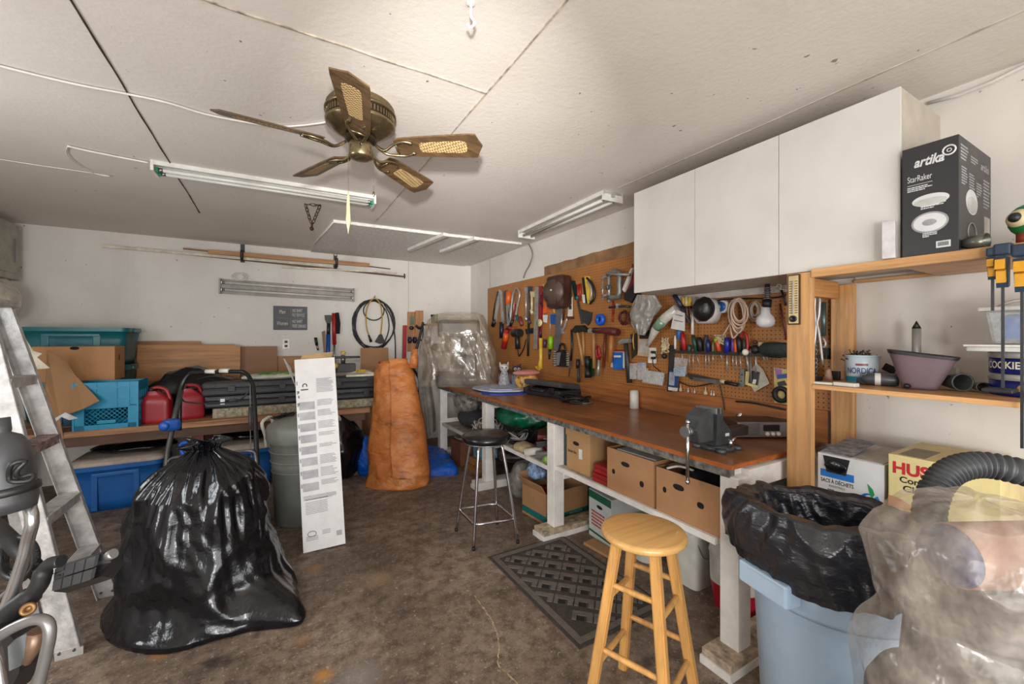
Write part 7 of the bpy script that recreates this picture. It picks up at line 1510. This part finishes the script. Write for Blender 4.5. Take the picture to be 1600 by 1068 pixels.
m = MB(); m.grid(cf(0, .14, .135, .155), 48, 4, True); m.build('red_base', M((170, 22, 44), .35, key='redb'), t)
m = MB(); m.grid(cf(.14, .30, .156, .16), 48, 4, True); m.build('cooler_body', M((206, 202, 192), .4, key='cb_w'), t)
m = MB(); m.grid(cf(.30, .36, .165, .15), 48, 4, True); m.grid(cf(.36, .38, .15, .0), 48, 4, True); m.build('cooler_lid', M((206, 202, 192), .4, key='cb_w'), t)
# ---- top of the shelf unit
TS = 1.811
t = thing('lamp_carton', 'tall black carton with printed round lamps standing on top shelf', 'carton', (2.37, .575, TS)); bkm = M((44, 44, 46), .4, var=.06, sc=3, bmp=.04, key='artk')
x0, x1, y0, y1, hh = 2.172, 2.575, .497, .655, .427
m = MB(); m.box((x0, y0, TS), (x1, y1, TS+hh), .002); m.build('carton_body', bkm, t)
prn = M((206, 206, 206), .45, var=.03, key='prn'); prg = M((150, 150, 152), .45, key='prg')
u = (0, -1, 0); v = (0, 0, 1); O = V((x0, y1, TS)); Wd = y1-y0
text(t, 'artika', O+V((0, -.035, .345)), u, v, .036, prn, .085, bold=.03, shear=.3)
m = MB(); c = O+V((-.001, -.133, .378)); m.tube([c+V((0, -cos(a)*.017, sin(a)*.017)) for a in [2*pi*i/24 for i in range(24)]], .003, 6, closed=True); m.tube([c+V((0, -cos(a)*.006, sin(a)*.006)) for a in [2*pi*i/14 for i in range(14)]], .0015, 5, closed=True); m.build('logo_ring', prn, t)
text(t, 'StarRaker', O+V((0, -.016, .29)), u, v, .024, prn, .07)
m = MB(); quadp(m, O, u, v, .016, .277, .088, .2785); wig(m, O, u, v, .016, .252, .075, .02, 3, 1, .0006); wig(m, O, u, v, .055, .175, .07, .02, 3, 2, .0006); wig(m, O, u, v, .06, .066, .05, .018, 3, 3, .0006)
m.build('small_print', prn, t)['kind'] = 'stuff'
def disc(par, c, ry, rz_, mat, nm, th=.001, n=40, ax=None):
    m = MB(); q = [V(c)+V((0, ry*cos(2*pi*i/n), rz_*sin(2*pi*i/n))) for i in range(n)] if ax is None else [V(c)+V((ry*cos(2*pi*i/n), 0, rz_*sin(2*pi*i/n))) for i in range(n)]
    m.prism(q, V((-th, 0, 0)) if ax is None else V((0, -th, 0))); return m.build(nm, mat, par)
disc(t, O+V((0, -.082, .208)), .052, .023, prn, 'printed_lamp'); disc(t, O+V((-.001, -.082, .202)), .046, .014, M((186, 186, 180), .4, key='pr2'), 'printed_lamp')
disc(t, O+V((0, -.08, .122)), .052, .040, prg, 'printed_lamp'); disc(t, O+V((-.001, -.08, .122)), .046, .034, prn, 'printed_lamp'); disc(t, O+V((-.002, -.08, .122)), .02, .012, prg, 'printed_lamp')
m = MB(); quadp(m, O, u, v, .098, .02, .137, .045, .001); m.build('barcode_label', prn, t)
m = MB()
for k in range(10): quadp(m, O, u, v, .103+.003*k, .026, .1045+.003*k, .041, .0016)
m.build('barcode_bars', BLACK, t)['kind'] = 'stuff'
O2 = V((x0, y0, TS)); u2 = (1, 0, 0)
text(t, 'artika', O2+V((.26, -.0, .35)), u2, v, .03, prg, .11, bold=.03, shear=.3)
m = MB(); wig(m, O2, u2, v, .02, .34, .09, .06, 5, 5); wig(m, O2, u2, v, .14, .35, .09, .03, 3, 6); wig(m, O2, u2, v, .03, .25, .07, .07, 7, 7); wig(m, O2, u2, v, .12, .24, .07, .07, 7, 8); wig(m, O2, u2, v, .21, .23, .07, .06, 6, 9); wig(m, O2, u2, v, .3, .2, .09, .12, 9, 10); m.build('small_print', prg, t)['kind'] = 'stuff'
disc(t, O2+V((.15, 0, .20)), .07, .048, prn, 'printed_lamp', ax=1); disc(t, O2+V((.15, -.001, .19)), .06, .03, M((186, 186, 180), .4, key='pr2'), 'printed_lamp', ax=1)
m = MB(); quadp(m, O2, u2, v, .31, .09, .385, .17); m.build('label_panel', M((190, 184, 176), .5, key='lbp'), t)
m = MB(); c = O2+V((.15, -.001, .08)); m.tube([c+V((cos(a)*.05, 0, sin(a)*.04)) for a in [2*pi*i/24 for i in range(24)]], .003, 5, closed=True); m.build('ring_print', prg, t)
m = MB(); m.obox((2.20, .69, TS+.0765), (.035, .04, .15), .2, .002); o = one('white_packet', 'small white printed packet squeezed between cabinet and black carton', 'packet', m, M((200, 196, 196), .5, key='wpk'))
o.location.x = 2.178; o.location.y = .676-.004
o.location = (2.155, .690, TS)
c = V((2.20, .452, TS+.027)); t = thing('metal_funnel', 'grey green metal cup lying on its side before black carton', 'cup', c)
m = MB(); m.lathe([(.0, .05), (.014, .05), (.024, .02), (.027, -.02), (.025, -.02), (.021, .02), (.012, .045)], c, 24, axis=(.2, 1, 0)); m.build('cup', M((100, 104, 92), .3, .6, key='fun'), t)
# clamps hanging on the front rail
def trig_clamp(label, px, y_top, scale, bar_bot, foot=False):
    Yp = PX(px, 430, 2.135).y; x = 2.135; zt = PX(px, y_top, x).z; zb = PX(px, bar_bot, x).z; t = thing('trigger_clamp', label, 'clamp', (x, Yp, zb), 0, 'blue and yellow trigger clamps'); s = scale; cb = M((30, 50, 70), .4, key='clb'); cy = M((206, 146, 26), .4, key='cly')
    m = MB(); m.box((x-.004, Yp-.0035, zb), (x+.004, Yp+.0035, zt+.01)); m.build('bar', M((66, 66, 68), .35, .7, key='cbar'), t)
    m = MB(); m.box((x-.02*s, Yp-.03*s, zt-.005), (x+.06*s, Yp+.03*s, zt+.05*s), .006); m.build('fixed_jaw', cb, t)
    m = MB(); m.prism([(x-.05*s, Yp-.02*s, zt-.02*s), (x+.022*s, Yp-.02*s, zt-.02*s), (x+.022*s, Yp-.02*s, zt-.16*s), (x-.01*s, Yp-.02*s, zt-.17*s), (x-.03*s, Yp-.02*s, zt-.08*s)], (0, .04*s, 0)); m.build('grip_body', cb, t)
    for k, (a, b) in enumerate(((-.035, -.075), (-.09, -.14))):
        m = MB(); m.prism([(x-.06*s+.012*k, Yp-.016*s, zt+a*s), (x-.03*s, Yp-.016*s, zt+a*s+.01*s), (x-.022*s, Yp-.016*s, zt+b*s), (x-.065*s+.02*k, Yp-.016*s, zt+b*s-.005)], (0, .032*s, 0)); m.build('yellow_trigger', cy, t)
    if foot: m = MB(); m.box((x-.05, Yp-.03, zb), (x+.03, Yp+.04, zb+.012), .003); m.build('foot_jaw', BLACK, t)
    return t
trig_clamp('smallest blue and yellow trigger clamp nearest to black carton', 1551, 398, .5, 485)
trig_clamp('blue and yellow trigger clamp with bar reaching to middle shelf', 1567, 396, .68, 612, True)
trig_clamp('blue and yellow trigger clamp cut by right frame edge', 1597, 398, .72, 700)
c = PX(1606, 342, 2.2); m = MB(); m.ball(c+V((0.02, 0, .0)), .05, (1, 1, 1.1), 20)
t = thing('painted_ornament', 'green and cream painted ornament at right edge on top shelf', 'ornament', (c.x+.02, c.y, TS)); m.build('green_ball', M((24, 112, 56), .35, key='orng'), t)
m = MB(); m.ball(c+V((.0, .012, .004)), .042, (1, .9, .8), 16); m.build('cream_patch', CRM, t)
m = MB(); m.ball(c+V((-.034, .022, .006)), .017, n=12); m.build('dark_eye', BLACK, t)
m = MB(); m.cyl((c.x+.02, c.y, TS), c+V((.02, 0, -.04)), .03); m.build('stand', M((140, 60, 40), .4, key='ost'), t)
# ---- middle shelf
MS = 1.276
p = V((2.47, .893, MS)); t = thing('yogurt_tub', 'blue and white Nordica dairy tub full of nails', 'tub', p)
m = MB(); m.lathe([(0, 0), (.058, 0), (.059, .008), (.066, .10), (.068, .125), (.071, .13), (.069, .133), (.063, .13), (.056, .02), (0, .02)], p, 40); m.build('tub_body', M((190, 204, 214), .35, var=.03, key='tubw'), t)
m = MB(); m.lathe([(.0601, .006), (.0622, .03)], p, 40); m.lathe([(.0640, .082), (.0682, .127)], p, 40); m.build('blue_print', M((40, 160, 196), .35, var=.15, key='tubb'), t)
n_ = (CP-p); n_.z = 0; n_.normalize(); tu = V((-n_.y, n_.x, 0)); tu = tu if tu.dot(RV) > 0 else -tu
for i, (s, hh_, w_, zz, mt) in enumerate((('NORDICA', .028, .12, .046, M((40, 40, 130), .4, key='nordt')), ('2%', .012, .02, .031, M((50, 80, 160), .4, key='n2')))):
    o = text(t, s, p+V((0, 0, zz)), tu, (0, 0, 1), hh_, mt, w_, bold=.01)
    xs = [q.co.dot(tu) for q in o.data.vertices]; mid = (max(xs)+min(xs))/2
    for q in o.data.vertices:
        x = q.co.dot(tu)-mid; z = q.co.z; r_ = .0605+.0065*(z/.1)+.0008; a = x/r_; q.co = n_*(cos(a)*r_)+tu*(sin(a)*r_)+V((0, 0, z))
m = MB(); 
for k in range(12): a = (k/11-.5)*.5; 
pts = [n_*cos(a)*.0672+tu*sin(a)*.0672 for a in [(-.35+.7*i/10) for i in range(11)]]
for i in range(10): m.prism([p+pts[i]+V((0, 0, .083)), p+pts[i+1]+V((0, 0, .083)), p+pts[i+1]+V((0, 0, .093)), p+pts[i]+V((0, 0, .093))], n_*.001)
m.build('red_logo', M((140, 60, 50), .4, key='rlogo'), t)
m = MB(); rr = random.Random(5)
for i in range(60):
    q = p+V((rr.uniform(-.04, .04), rr.uniform(-.04, .04), rr.uniform(.09, .12))); d = V((rr.uniform(-1, 1), rr.uniform(-1, 1), rr.uniform(.2, 1.6))).normalized(); m.tube([q, q+d*.04], .0022, 5); m.cyl(q+d*.04, q+d*.042, .005, n=6)
one('loose_nails', 'many loose nails and screws heaped in the dairy tub', 'nails', m, M((90, 84, 76), .4, .7, key='nail'), kind='stuff')
def onz(px, py): return PZ(px, py, MS)
def sb(name, label, cat, px, py, w_, d_, h_, rz_, mat, bev=.002, dz=0):
    c = onz(px, py); m = MB(); m.obox((c.x, c.y, MS+h_/2+dz), (w_, d_, h_), rz_, bev); return one(name, label, cat, m, mat)
sb('white_block', 'flat white plastic piece on middle shelf nearest pine post', 'plastic piece', 1288, 600, .03, .075, .010, .1, WHITE)
sb('white_block', 'longer flat white plastic piece before the dairy tub', 'plastic piece', 1322, 603, .035, .085, .016, -.1, WHITE)
sb('hinge_box', 'small black hinge box behind flat white plastic pieces', 'box', 1304, 593, .03, .045, .045, .1, BLACK)
sb('black_clip', 'low black clip at the pine post on middle shelf', 'clip', 1277, 594, .05, .03, .02, .0, BLACK)
c = onz(1290, 594); m = MB(); m.lathe([(0, 0), (.018, 0), (.016, .02), (.01, .05), (.008, .055), (0, .055)], (c.x+.03, c.y, MS), 16); one('small_bottle', 'small cream plastic bottle cap beside black hinge box', 'bottle', m, M((176, 140, 120), .5, key='sbot'))
c = onz(1376, 602); t = thing('grip_bottle', 'grey ribbed bottle lying before the purple planter', 'bottle', c); d = V((.35, -1, 0)).normalized()
m = MB(); m.lathe([(0, -.065), (.012, -.065), (.016, -.055), (.026, -.045), (.028, .0), (.028, .05), (.024, .06), (0, .06)], (c.x, c.y, MS+.028), 20, axis=d); m.build('bottle_body', M((70, 72, 78), .4, key='gbot'), t)
m = MB(); m.lathe([(.0285, -.02), (.0287, .0)], (c.x, c.y, MS+.028), 20, axis=d); m.build('white_label', WHITE, t)
sb('black_socket', 'black rectangular socket under the dairy tub', 'socket', 1350, 600, .04, .05, .03, .2, BLACK, .004)
sb('red_case', 'flat dark red case behind grey ribbed bottle', 'case', 1384, 596, .09, .075, .042, .3, M((120, 24, 34), .35, key='drc'), .006)
c = onz(1390, 596); m = MB(); m.obox((c.x, c.y, MS+.064), (.01, .05, .035), Matrix.Rotation(.5, 3, 'X'), .001); one('black_card', 'black card tilted on top of the dark red case', 'card', m, BLACK)
c = V((2.37, .655, MS)); t = thing('planter_pot', 'mauve tapered planter pot with slanted black rim', 'planter', c); mauve = M((104, 84, 90), .55, var=.04, bmp=.08, key='mauve')
cd = (c-V((0, 0, MS))).normalized(); sdn = V((cd.y, -cd.x, 0))
def pot(z0, z1, k=0.0):
    def f(u_, v_):
        a = 2*pi*u_; e = .55; ca, sa2 = cos(a), sin(a); cx = abs(ca)**e*(1 if ca > 0 else -1); cy = abs(sa2)**e*(1 if sa2 > 0 else -1)
        q = z0+(z1-z0)*v_; l = .058+.045*q+k; r = .05+.062*q+k; top = .165-.03*(cx*.5+.5); X = (cx*r if cx > 0 else cx*l)
        return c+sdn*(X)+cd*(cy*(.045+.02*q+k))+V((0, 0, .001+top*q))
    return f
m = MB(); m.grid(pot(0, .9), 56, 12, True); m.grid(lambda u_, v_: c+(V(pot(0, 1)(u_, 0))-c)*v_, 56, 1, True); m.build('pot_body', mauve, t)
m = MB(); m.grid(pot(.9, 1.0, .003), 56, 2, True); m.grid(lambda u_, v_: V(pot(0, 1, .003)(u_, 1)).lerp(V(pot(0, 1, -.01)(u_, .97)), v_), 56, 1, True); m.grid(lambda u_, v_: c+V((0, 0, .142))+(V(pot(0, 1, -.01)(u_, .97))-c-V((0, 0, .142)))*(1-v_), 56, 2, True); m.build('rim', M((40, 40, 42), .5, key='potr'), t)
m = MB(); m.ball(c-cd*.062-sdn*.04+V((0, 0, .014)), .012, (1.6, 1, .9), 10); m.build('drain_plug', BLACK, t)
c = PX(1432, 560, 2.5); t = thing('giant_pencil', 'silver pencil shaped stick with black cone tip behind planter', 'pencil', (c.x, c.y, MS)); zt = PX(1432, 501, 2.5).z; zc = PX(1432, 513, 2.5).z
m = MB(); m.cyl((c.x, c.y, MS), (c.x, c.y, zc), .0155, n=20); m.build('barrel', SIL, t); m = MB(); m.cyl((c.x, c.y, zc), (c.x, c.y, zt), .0165, .001, 20); m.build('cone_tip', BLACK, t)
c = onz(1484, 603); m = MB(); m.obox((c.x+.05, c.y+.02, MS+.042), (.13, .012, .08), .75, .002); one('white_bracket', 'white angled plastic bracket leaning behind grey tube', 'bracket', m, M((196, 194, 188), .5, key='wbr'))
for k, (px, py, r, ln, lb) in enumerate(((1501, 612, .036, .13, 'larger grey plastic cone tube lying right of planter'), (1534, 614, .021, .10, 'smaller grey plastic cone tube beside black clamp foot'))):
    c = onz(px, py); m = MB(); d = V((.55, .55, .0)) if k == 0 else V((.7, .4, 0)); q = V((c.x+.02, c.y, MS+r+.001)); m.lathe([(r*.55, ln), (r, 0), (r*1.02, -.004), (r*.88, -.004), (r*.86, 0), (r*.45, ln)], q, 28, axis=d); one('nozzle_tube', lb, 'tube', m, M((70, 74, 72), .4, key='ntb'))
# tins, plastic box
TC = V((2.44, .36, MS)); tin = M((24, 34, 110), .3, .4, key='tin'); gold = M((196, 150, 84), .35, .3, key='tgold')
for k in range(2):
    z = MS+.082*k; t = thing('cookie_tin', ('lower blue round cookie tin on the middle shelf', 'upper blue round cookie tin with Cookies lettering')[k], 'tin', (TC.x, TC.y, z), 0, 'blue cookie tins')
    m = MB(); m.lathe([(0, .001), (.112, .001), (.115, .005), (.115, .06), (0, .06)], (TC.x, TC.y, z), 48); m.build('tin_body', tin, t)
    m = MB(); m.lathe([(.1165, .058), (.1175, .06), (.1175, .078), (.115, .081), (0, .081)], (TC.x, TC.y, z), 48); m.build('tin_lid', SIL, t)
    n_ = V((-TC.x, -TC.y, 0)).normalized(); tu = V((-n_.y, n_.x, 0)); tu = tu if tu.dot(RV) > 0 else -tu
    if k == 1:
        o = text(t, 'COOKIES', V((TC.x, TC.y, z+.02)), tu, (0, 0, 1), .026, M((214, 204, 180), .4, key='ckt'), .13, bold=.02)
        mid = -.055
        xs = [q.co.dot(tu) for q in o.data.vertices]; x0_ = min(xs)
        for q in o.data.vertices: x = q.co.dot(tu)-x0_-.15; zq = q.co.z; a = x/.1157; q.co = n_*(cos(a)*.1157)+tu*(sin(a)*.1157)+V((0, 0, zq))
    m = MB()
    for j in range(4):
        a = (.35 if k else -.25)+.2*j; q = V((TC.x, TC.y, z+.032))+n_*cos(a)*.1150+tu*sin(a)*.1150; dd = (n_*cos(a)+tu*sin(a)); m.lathe([(0, 0), (.015, 0), (.014, .0015), (0, .002)], q, 14, axis=dd)
    m.build('printed_cookies', gold, t)['kind'] = 'stuff'
t = thing('food_box', 'white lidded flat tray lying on top of cookie tins', 'tray', (TC.x, TC.y, MS+.164)); m = MB(); m.box((TC.x-.13, TC.y-.14, MS+.164), (TC.x+.12, TC.y+.15, MS+.182), .004); m.build('tray', M((196, 196, 190), .4, key='tray'), t)
m = MB(); m.box((TC.x-.145, TC.y-.165, MS+.182), (TC.x+.125, TC.y+.155, MS+.190), .003); m.build('tray_rim', WHITE, t)
t = thing('clear_container', 'clear plastic container with blue contents on the white tray', 'container', (TC.x, TC.y, MS+.192)); z = MS+.192
m = MB(); m.obox((TC.x, TC.y, z+.065), (.19, .22, .13), 0, .012, taper=.85); m.build('container_body', PLASTIC((196, 200, 200), .45, .25), t)
m = MB(); m.obox((TC.x, TC.y, z+.132), (.22, .25, .016), 0, .005); m.build('lid_rim', M((186, 182, 174), .4, key='lrim'), t)
m = MB(); m.obox((TC.x+.0, TC.y-.01, z+.06), (.15, .17, .1), 0, .02); m.build('blue_contents', M((30, 90, 170), .5, key='bcont'), t)
m = MB(); m.tube(smoothpts([(TC.x-.06, TC.y+.08, z+.14), (TC.x-.06, TC.y+.04, z+.16), (TC.x-.06, TC.y-.05, z+.16), (TC.x-.06, TC.y-.1, z+.14)], 4), .006, 6); m.build('carry_handle', M((186, 182, 174), .4, key='lrim'), t)
# ---- boxes on low shelf
t = thing('bag_carton', 'white bin liner carton with blue green drop logo, black liners showing', 'carton', (2.4, .85, .681)); z0_, z1_ = .681, .958; X_ = 2.205
m = MB(); m.box((X_, .722, z0_), (2.59, .965, z1_), .002); m.build('carton_body', M((204, 204, 204), .45, var=.03, key='bagc'), t)
u = (0, -1, 0); O = V((X_, .965, z0_)); Wd = .243
m = MB(); m.prism([O+V((-.001, -.022, .268)), O+V((-.001, -.125, .268)), O+V((-.001, -.110, .195)), O+V((-.001, -.036, .195))], (-.0008, 0, 0)); o = m.build('torn_opening', M((18, 18, 20), .5, key='to'), t)
crumple('bin_liners', 'black bin liners bulging from the torn carton opening', 'bin liners', (X_-.006, .893, z0_+.228), .03, (.3, 1.25, .85), BAGM, .3, 25)
m = MB(); quadp(m, O, u, v, .012, .172, .14, .205, .0009); m.build('blue_panel', M((30, 110, 190), .4, key='bpanel'), t)
text(t, 'SACS À DÉCHETS', O+V((0, -.013, .147)), u, v, .017, BLACK, .125, bold=.02)
text(t, 'INDUSTRIELS', O+V((0, -.045, .130)), u, v, .009, DGREY, .06)
m = MB(); wig(m, O, u, v, .04, .112, .07, .008, 1, 3); m.build('small_print', DGREY, t)['kind'] = 'stuff'
m = MB(); quadp(m, O, u, v, 0.0, .06, .05, .085, .0009); m.build('green_corner', M((20, 130, 70), .4, key='gcorn'), t)
def crescent(cx, cz, r, a0_, a1_, w0, w1, mat, nm):
    m = MB(); n = 20
    for i in range(n):
        a = a0_+(a1_-a0_)*i/n; b = a0_+(a1_-a0_)*(i+1)/n; wa = w0+(w1-w0)*i/n; wb = w0+(w1-w0)*(i+1)/n
        P = lambda an, rr_: O+V((-.0006, -(cx+cos(an)*rr_), cz+sin(an)*rr_))
        m.prism([P(a, r-wa), P(a, r+wa), P(b, r+wb), P(b, r-wb)], (-.0008, 0, 0))
    m.build(nm, mat, t)
crescent(.195, .115, .026, pi*.45, pi*1.35, .002, .011, M((20, 100, 180), .4, key='logob'), 'logo_mark'); crescent(.195, .115, .026, -pi*.6, pi*.25, .002, .011, M((30, 130, 200), .4, key='logoc'), 'logo_mark')
m = MB(); m.prism([O+V((-.001, -y_, z_)) for y_, z_ in ((.188, .185), (.206, .165), (.212, .145), (.203, .128), (.196, .14), (.192, .16))], (-.0008, 0, 0)); m.build('logo_drop', M((30, 140, 80), .4, key='logog'), t)
m = MB(); m.box((X_+.01, .73, z1_), (2.58, .84, z1_+.003)); m.build('top_flap', M((176, 172, 168), .5, key='tflap'), t)
m = MB(); m.prism([(X_+.02, .845, z1_+.001), (X_+.02, .96, z1_+.001), (2.5, .96, z1_+.03), (2.5, .845, z1_+.03)], (0, 0, .003)); m.build('top_flap', M((130, 136, 146), .5, var=.3, sc=30, key='tflap2'), t)
t = thing('bag_carton', 'cream Husky contractor bag carton with red and black lettering', 'carton', (2.38, .55, .681)); z1_ = 1.015
m = MB(); m.box((X_-.01, .40, z0_), (2.56, .705, z1_), .002); m.build('carton_body', M((206, 190, 134), .5, var=.05, key='husk'), t); O = V((X_-.01, .705, z0_))
text(t, 'HUSKY', O+V((0, -.012, .262)), u, v, .045, M((180, 34, 44), .4, key='huskr'), .19, bold=.04)
for i, (s, w_) in enumerate((('Contractor', .16), ('Clean-up', .14), ('Bags', .075))): text(t, s, O+V((0, -.035-.01*i-(.02 if i == 2 else 0), .228-.034*i)), u, v, .024, BLACK, w_, bold=.025)
m = MB(); quadp(m, O, u, v, 0, .055, .10, .115, .0009); m.build('red_panel', RED, t)
text(t, 'TRUE TIE', O+V((-.0012, -.008, .09)), u, v, .016, WHITE, .07, bold=.02); text(t, 'FLAPS', O+V((-.0012, -.02, .065)), u, v, .016, WHITE, .055, bold=.02)
m = MB(); m.prism([O+V((-.0008, -y_, z_)) for y_, z_ in ((.0, .165), (.03, .162), (.07, .145), (.09, .13), (.05, .118), (0, .122))], (-.0008, 0, 0)); m.build('hand_picture', M((190, 130, 84), .5, key='handp'), t)
m = MB(); quadp(m, V((X_-.01, .70, z1_)), (1, 0, 0), (0, -1, 0), .02, .02, .2, .1, -.0008); m.build('top_panel', M((120, 112, 90), .5, key='tp'), t)
m = MB(); 
text(t, 'HUSKY', V((2.22, .50, z1_+.001)), (1, -0.0, 0), (0, 1, 0), .04, M((180, 60, 44), .4, key='huskr2'), .2, bold=.04)
# ---- light blue bin with black liner
BCn = V((1.735, .725, 0)); lb_ = M((172, 196, 218), .42, var=.04, sc=4, bmp=.12, key='ltblue')
t = thing('refuse_bin', 'light blue round refuse bin in right foreground under black liner', 'bin', BCn); c = BCn; RB = .25
m = MB(); m.lathe([(0, 0), (RB*.80, 0), (RB*.82, .01), (RB*.93, .54), (RB*.94, .58), (RB*1.02, .585), (RB*1.04, .60), (RB*1.06, .76), (RB*1.08, .80), (RB*1.04, .80), (RB*.96, .58), (RB*.9, .5), (RB*.78, .02), (0, .02)], c, 64); m.build('bin_body', lb_, t)
for an in (0, 1):
    a = atan2(-c.y, -c.x)-.62+an*pi; m = MB(); rot = Matrix.Rotation(a, 3, 'Z'); q = c+V((cos(a)*RB*1.13, sin(a)*RB*1.10, .66)); m.obox(q+V((0, 0, .03)), (.07, .18, .016), rot, .006); m.obox(q+V((cos(a)*.028, sin(a)*.028, .0)), (.014, .18, .07), rot, .006)
    for s in (-1, 1): m.obox(q+rot @ V((.0, s*.085, 0)), (.06, .014, .07), rot, .004)
    m.build('handle', lb_, t)
prf = [(.715, 1.10), (.70, 1.13), (.73, 1.17), (.78, 1.20), (.815, 1.20), (.85, 1.17), (.88, 1.12), (.885, 1.07), (.87, 1.02), (.84, .98), (.79, .95), (.70, .92), (.5, .86), (.3, .8), (.15, .7), (.12, .3), (.12, .01)]
def liner(u_, v_):
    a = 2*pi*u_; q = v_*(len(prf)-1); i = min(len(prf)-2, int(q)); f = q-i; f = f*f*(3-2*f); z = prf[i][0]*(1-f)+prf[i+1][0]*f; k = prf[i][1]*(1-f)+prf[i+1][1]*f
    ca, sa2 = cos(a), sin(a); o3 = 4 if v_ > .45 else 0; P = V((ca*1.4+z*1.2, sa2*1.4+z*.6, z*2.6+o3))
    w_ = ridge(P, 1.6)*.020+ridge(P+V((7, 0, 0)), 3.3)*.010+noise.noise(P*2.2)*.018+ridge(V((ca*5+z*9, sa2*5-z*4, z*4)), 1.3)*.006
    fr = -(ca*c.x+sa2*c.y)/hypot(c.x, c.y)
    zz = z+(.022*noise.noise(V((ca*2, sa2*2, 5)))+.010*noise.noise(V((ca*6, sa2*6, 1))))*(1 if v_ < .7 else .3)+.03*max(0, fr)*(1 if .1 < v_ < .6 else .3)
    zz -= .03*max(0, -fr)*(1 if .1 < v_ < .7 else .3)
    if v_ < .2: zz -= .05*max(0, fr)*(1-v_/.2)
    R = RB*k+w_*(1 if v_ < .45 else -.7)*min(1, k*1.4)+(.012 if .12 < v_ < .5 else 0)
    if z < .80 and v_ < .45: R = max(R, RB*1.12)
    if v_ > .5: R = min(R, RB*(.97-.12*max(0, (.66-z)/.66)) if z > .02 else R)
    return (c.x+ca*R, c.y+sa2*R, zz)
m = MB(); m.grid(liner, 240, 150, True); one('bin_liner', 'black plastic liner folded over rim of the light blue bin', 'bin liner', m, LINM)
# ---- covered vacuum
VC = V((1.315, .27, 0)); t = thing('shop_vacuum', 'dark blue shop vacuum standing under cloudy plastic at the right edge', 'vacuum', VC); dbl = M((16, 40, 84), .4, key='dbl')
m = MB(); m.lathe([(0, .06), (.165, .06), (.17, .08), (.18, .55), (.185, .56), (.18, .58), (0, .58)], VC, 40); m.build('drum', dbl, t)
m = MB(); m.lathe([(.18, .58), (.19, .59), (.19, .66), (.17, .70), (.1, .72), (0, .72)], VC, 40); m.build('lid_ring', BLACK, t)
hd = (V((1, 0, 0))*.0+RV); m = MB(); m.lathe([(0, -.14), (.045, -.14), (.062, -.13), (.066, .12), (.055, .15), (0, .15)], VC+V((0, 0, 1.045))+RV*.03-FV*.04, 28, axis=RV); m.build('motor_housing', M((150, 110, 92), .5, var=.15, sc=14, bmp=.2, key='vmot'), t)
m = MB(); m.lathe([(0, -.155), (.045, -.155), (.058, -.15), (.06, -.13), (0, -.13)], VC+V((0, 0, 1.045))+RV*.03-FV*.04, 28, axis=RV); m.build('motor_end', dbl, t)
m = MB(); m.lathe([(0, .70), (.13, .72), (.11, .98), (0, 1.0)], VC, 28); m.build('neck', BLACK, t)
for k in range(4): a = k*pi/2+.4; m = MB(); m.lathe([(0, 0), (.03, 0), (.03, .03), (.012, .06), (0, .06)], VC+V((cos(a)*.17, sin(a)*.17, 0)), 14); m.build('caster', BLACK, t)
hp = smoothpts([PD(1450, 815, 1.02), PD(1456, 778, 1.05), PD(1472, 748, 1.06), PD(1498, 731, 1.06), PD(1538, 726, 1.05), PD(1600, 738, 1.02), PD(1680, 760, 1.0)], 18)
hp = [hp[0].lerp(hp[0], 0)]+hp[1:]; rs = [.030+.0035*(1 if (i//2) % 2 else -1) for i in range(len(hp))]
m = MB(); m.tube(hp, rs, 18); m.build('corrugated_hose', M((58, 60, 62), .45, key='hose'), t)
film2 = PLASTIC((196, 184, 170), .34, .17)
vp = [(.26, .25), (.30, .245), (.45, .235), (.62, .225), (.76, .205), (.86, .18), (.93, .165), (1.02, .175), (1.08, .16), (1.12, .125), (1.14, .08), (1.145, .01)]
def vcov(u_, v_):
    a = 2*pi*u_; q = v_*(len(vp)-1); i = min(len(vp)-2, int(q)); f = q-i; f = f*f*(3-2*f); z = vp[i][0]*(1-f)+vp[i+1][0]*f; R = vp[i][1]*(1-f)+vp[i+1][1]*f; ca, sa2 = cos(a), sin(a)
    w_ = ridge(V((ca*1.2+z*.8, sa2*1.2, z*3.2)), 1.5)*.022+noise.noise(V((ca*2.5, sa2*2.5, z*5)))*.018+.02*(z < .9)*sin(z*22+ca*4)*.6
    dip = -.02*math.exp(-((z-.88)/.04)**2); R = R+(w_+dip)*min(1, R*6)
    return VC+RV*(ca*R*1.02)+FV*(sa2*R*.93-.0)+V((0, 0, z+.012*noise.noise(V((ca*3, sa2*3, z*6)))+(.1*noise.noise(V((ca*1.5, sa2*1.5, 2))) if v_ < .08 else 0)*(1-v_/.08)))
m = MB(); m.grid(vcov, 200, 140, True); one('plastic_cover', 'cloudy wrinkled plastic sheet draped over vacuum at right edge', 'plastic cover', m, film2)
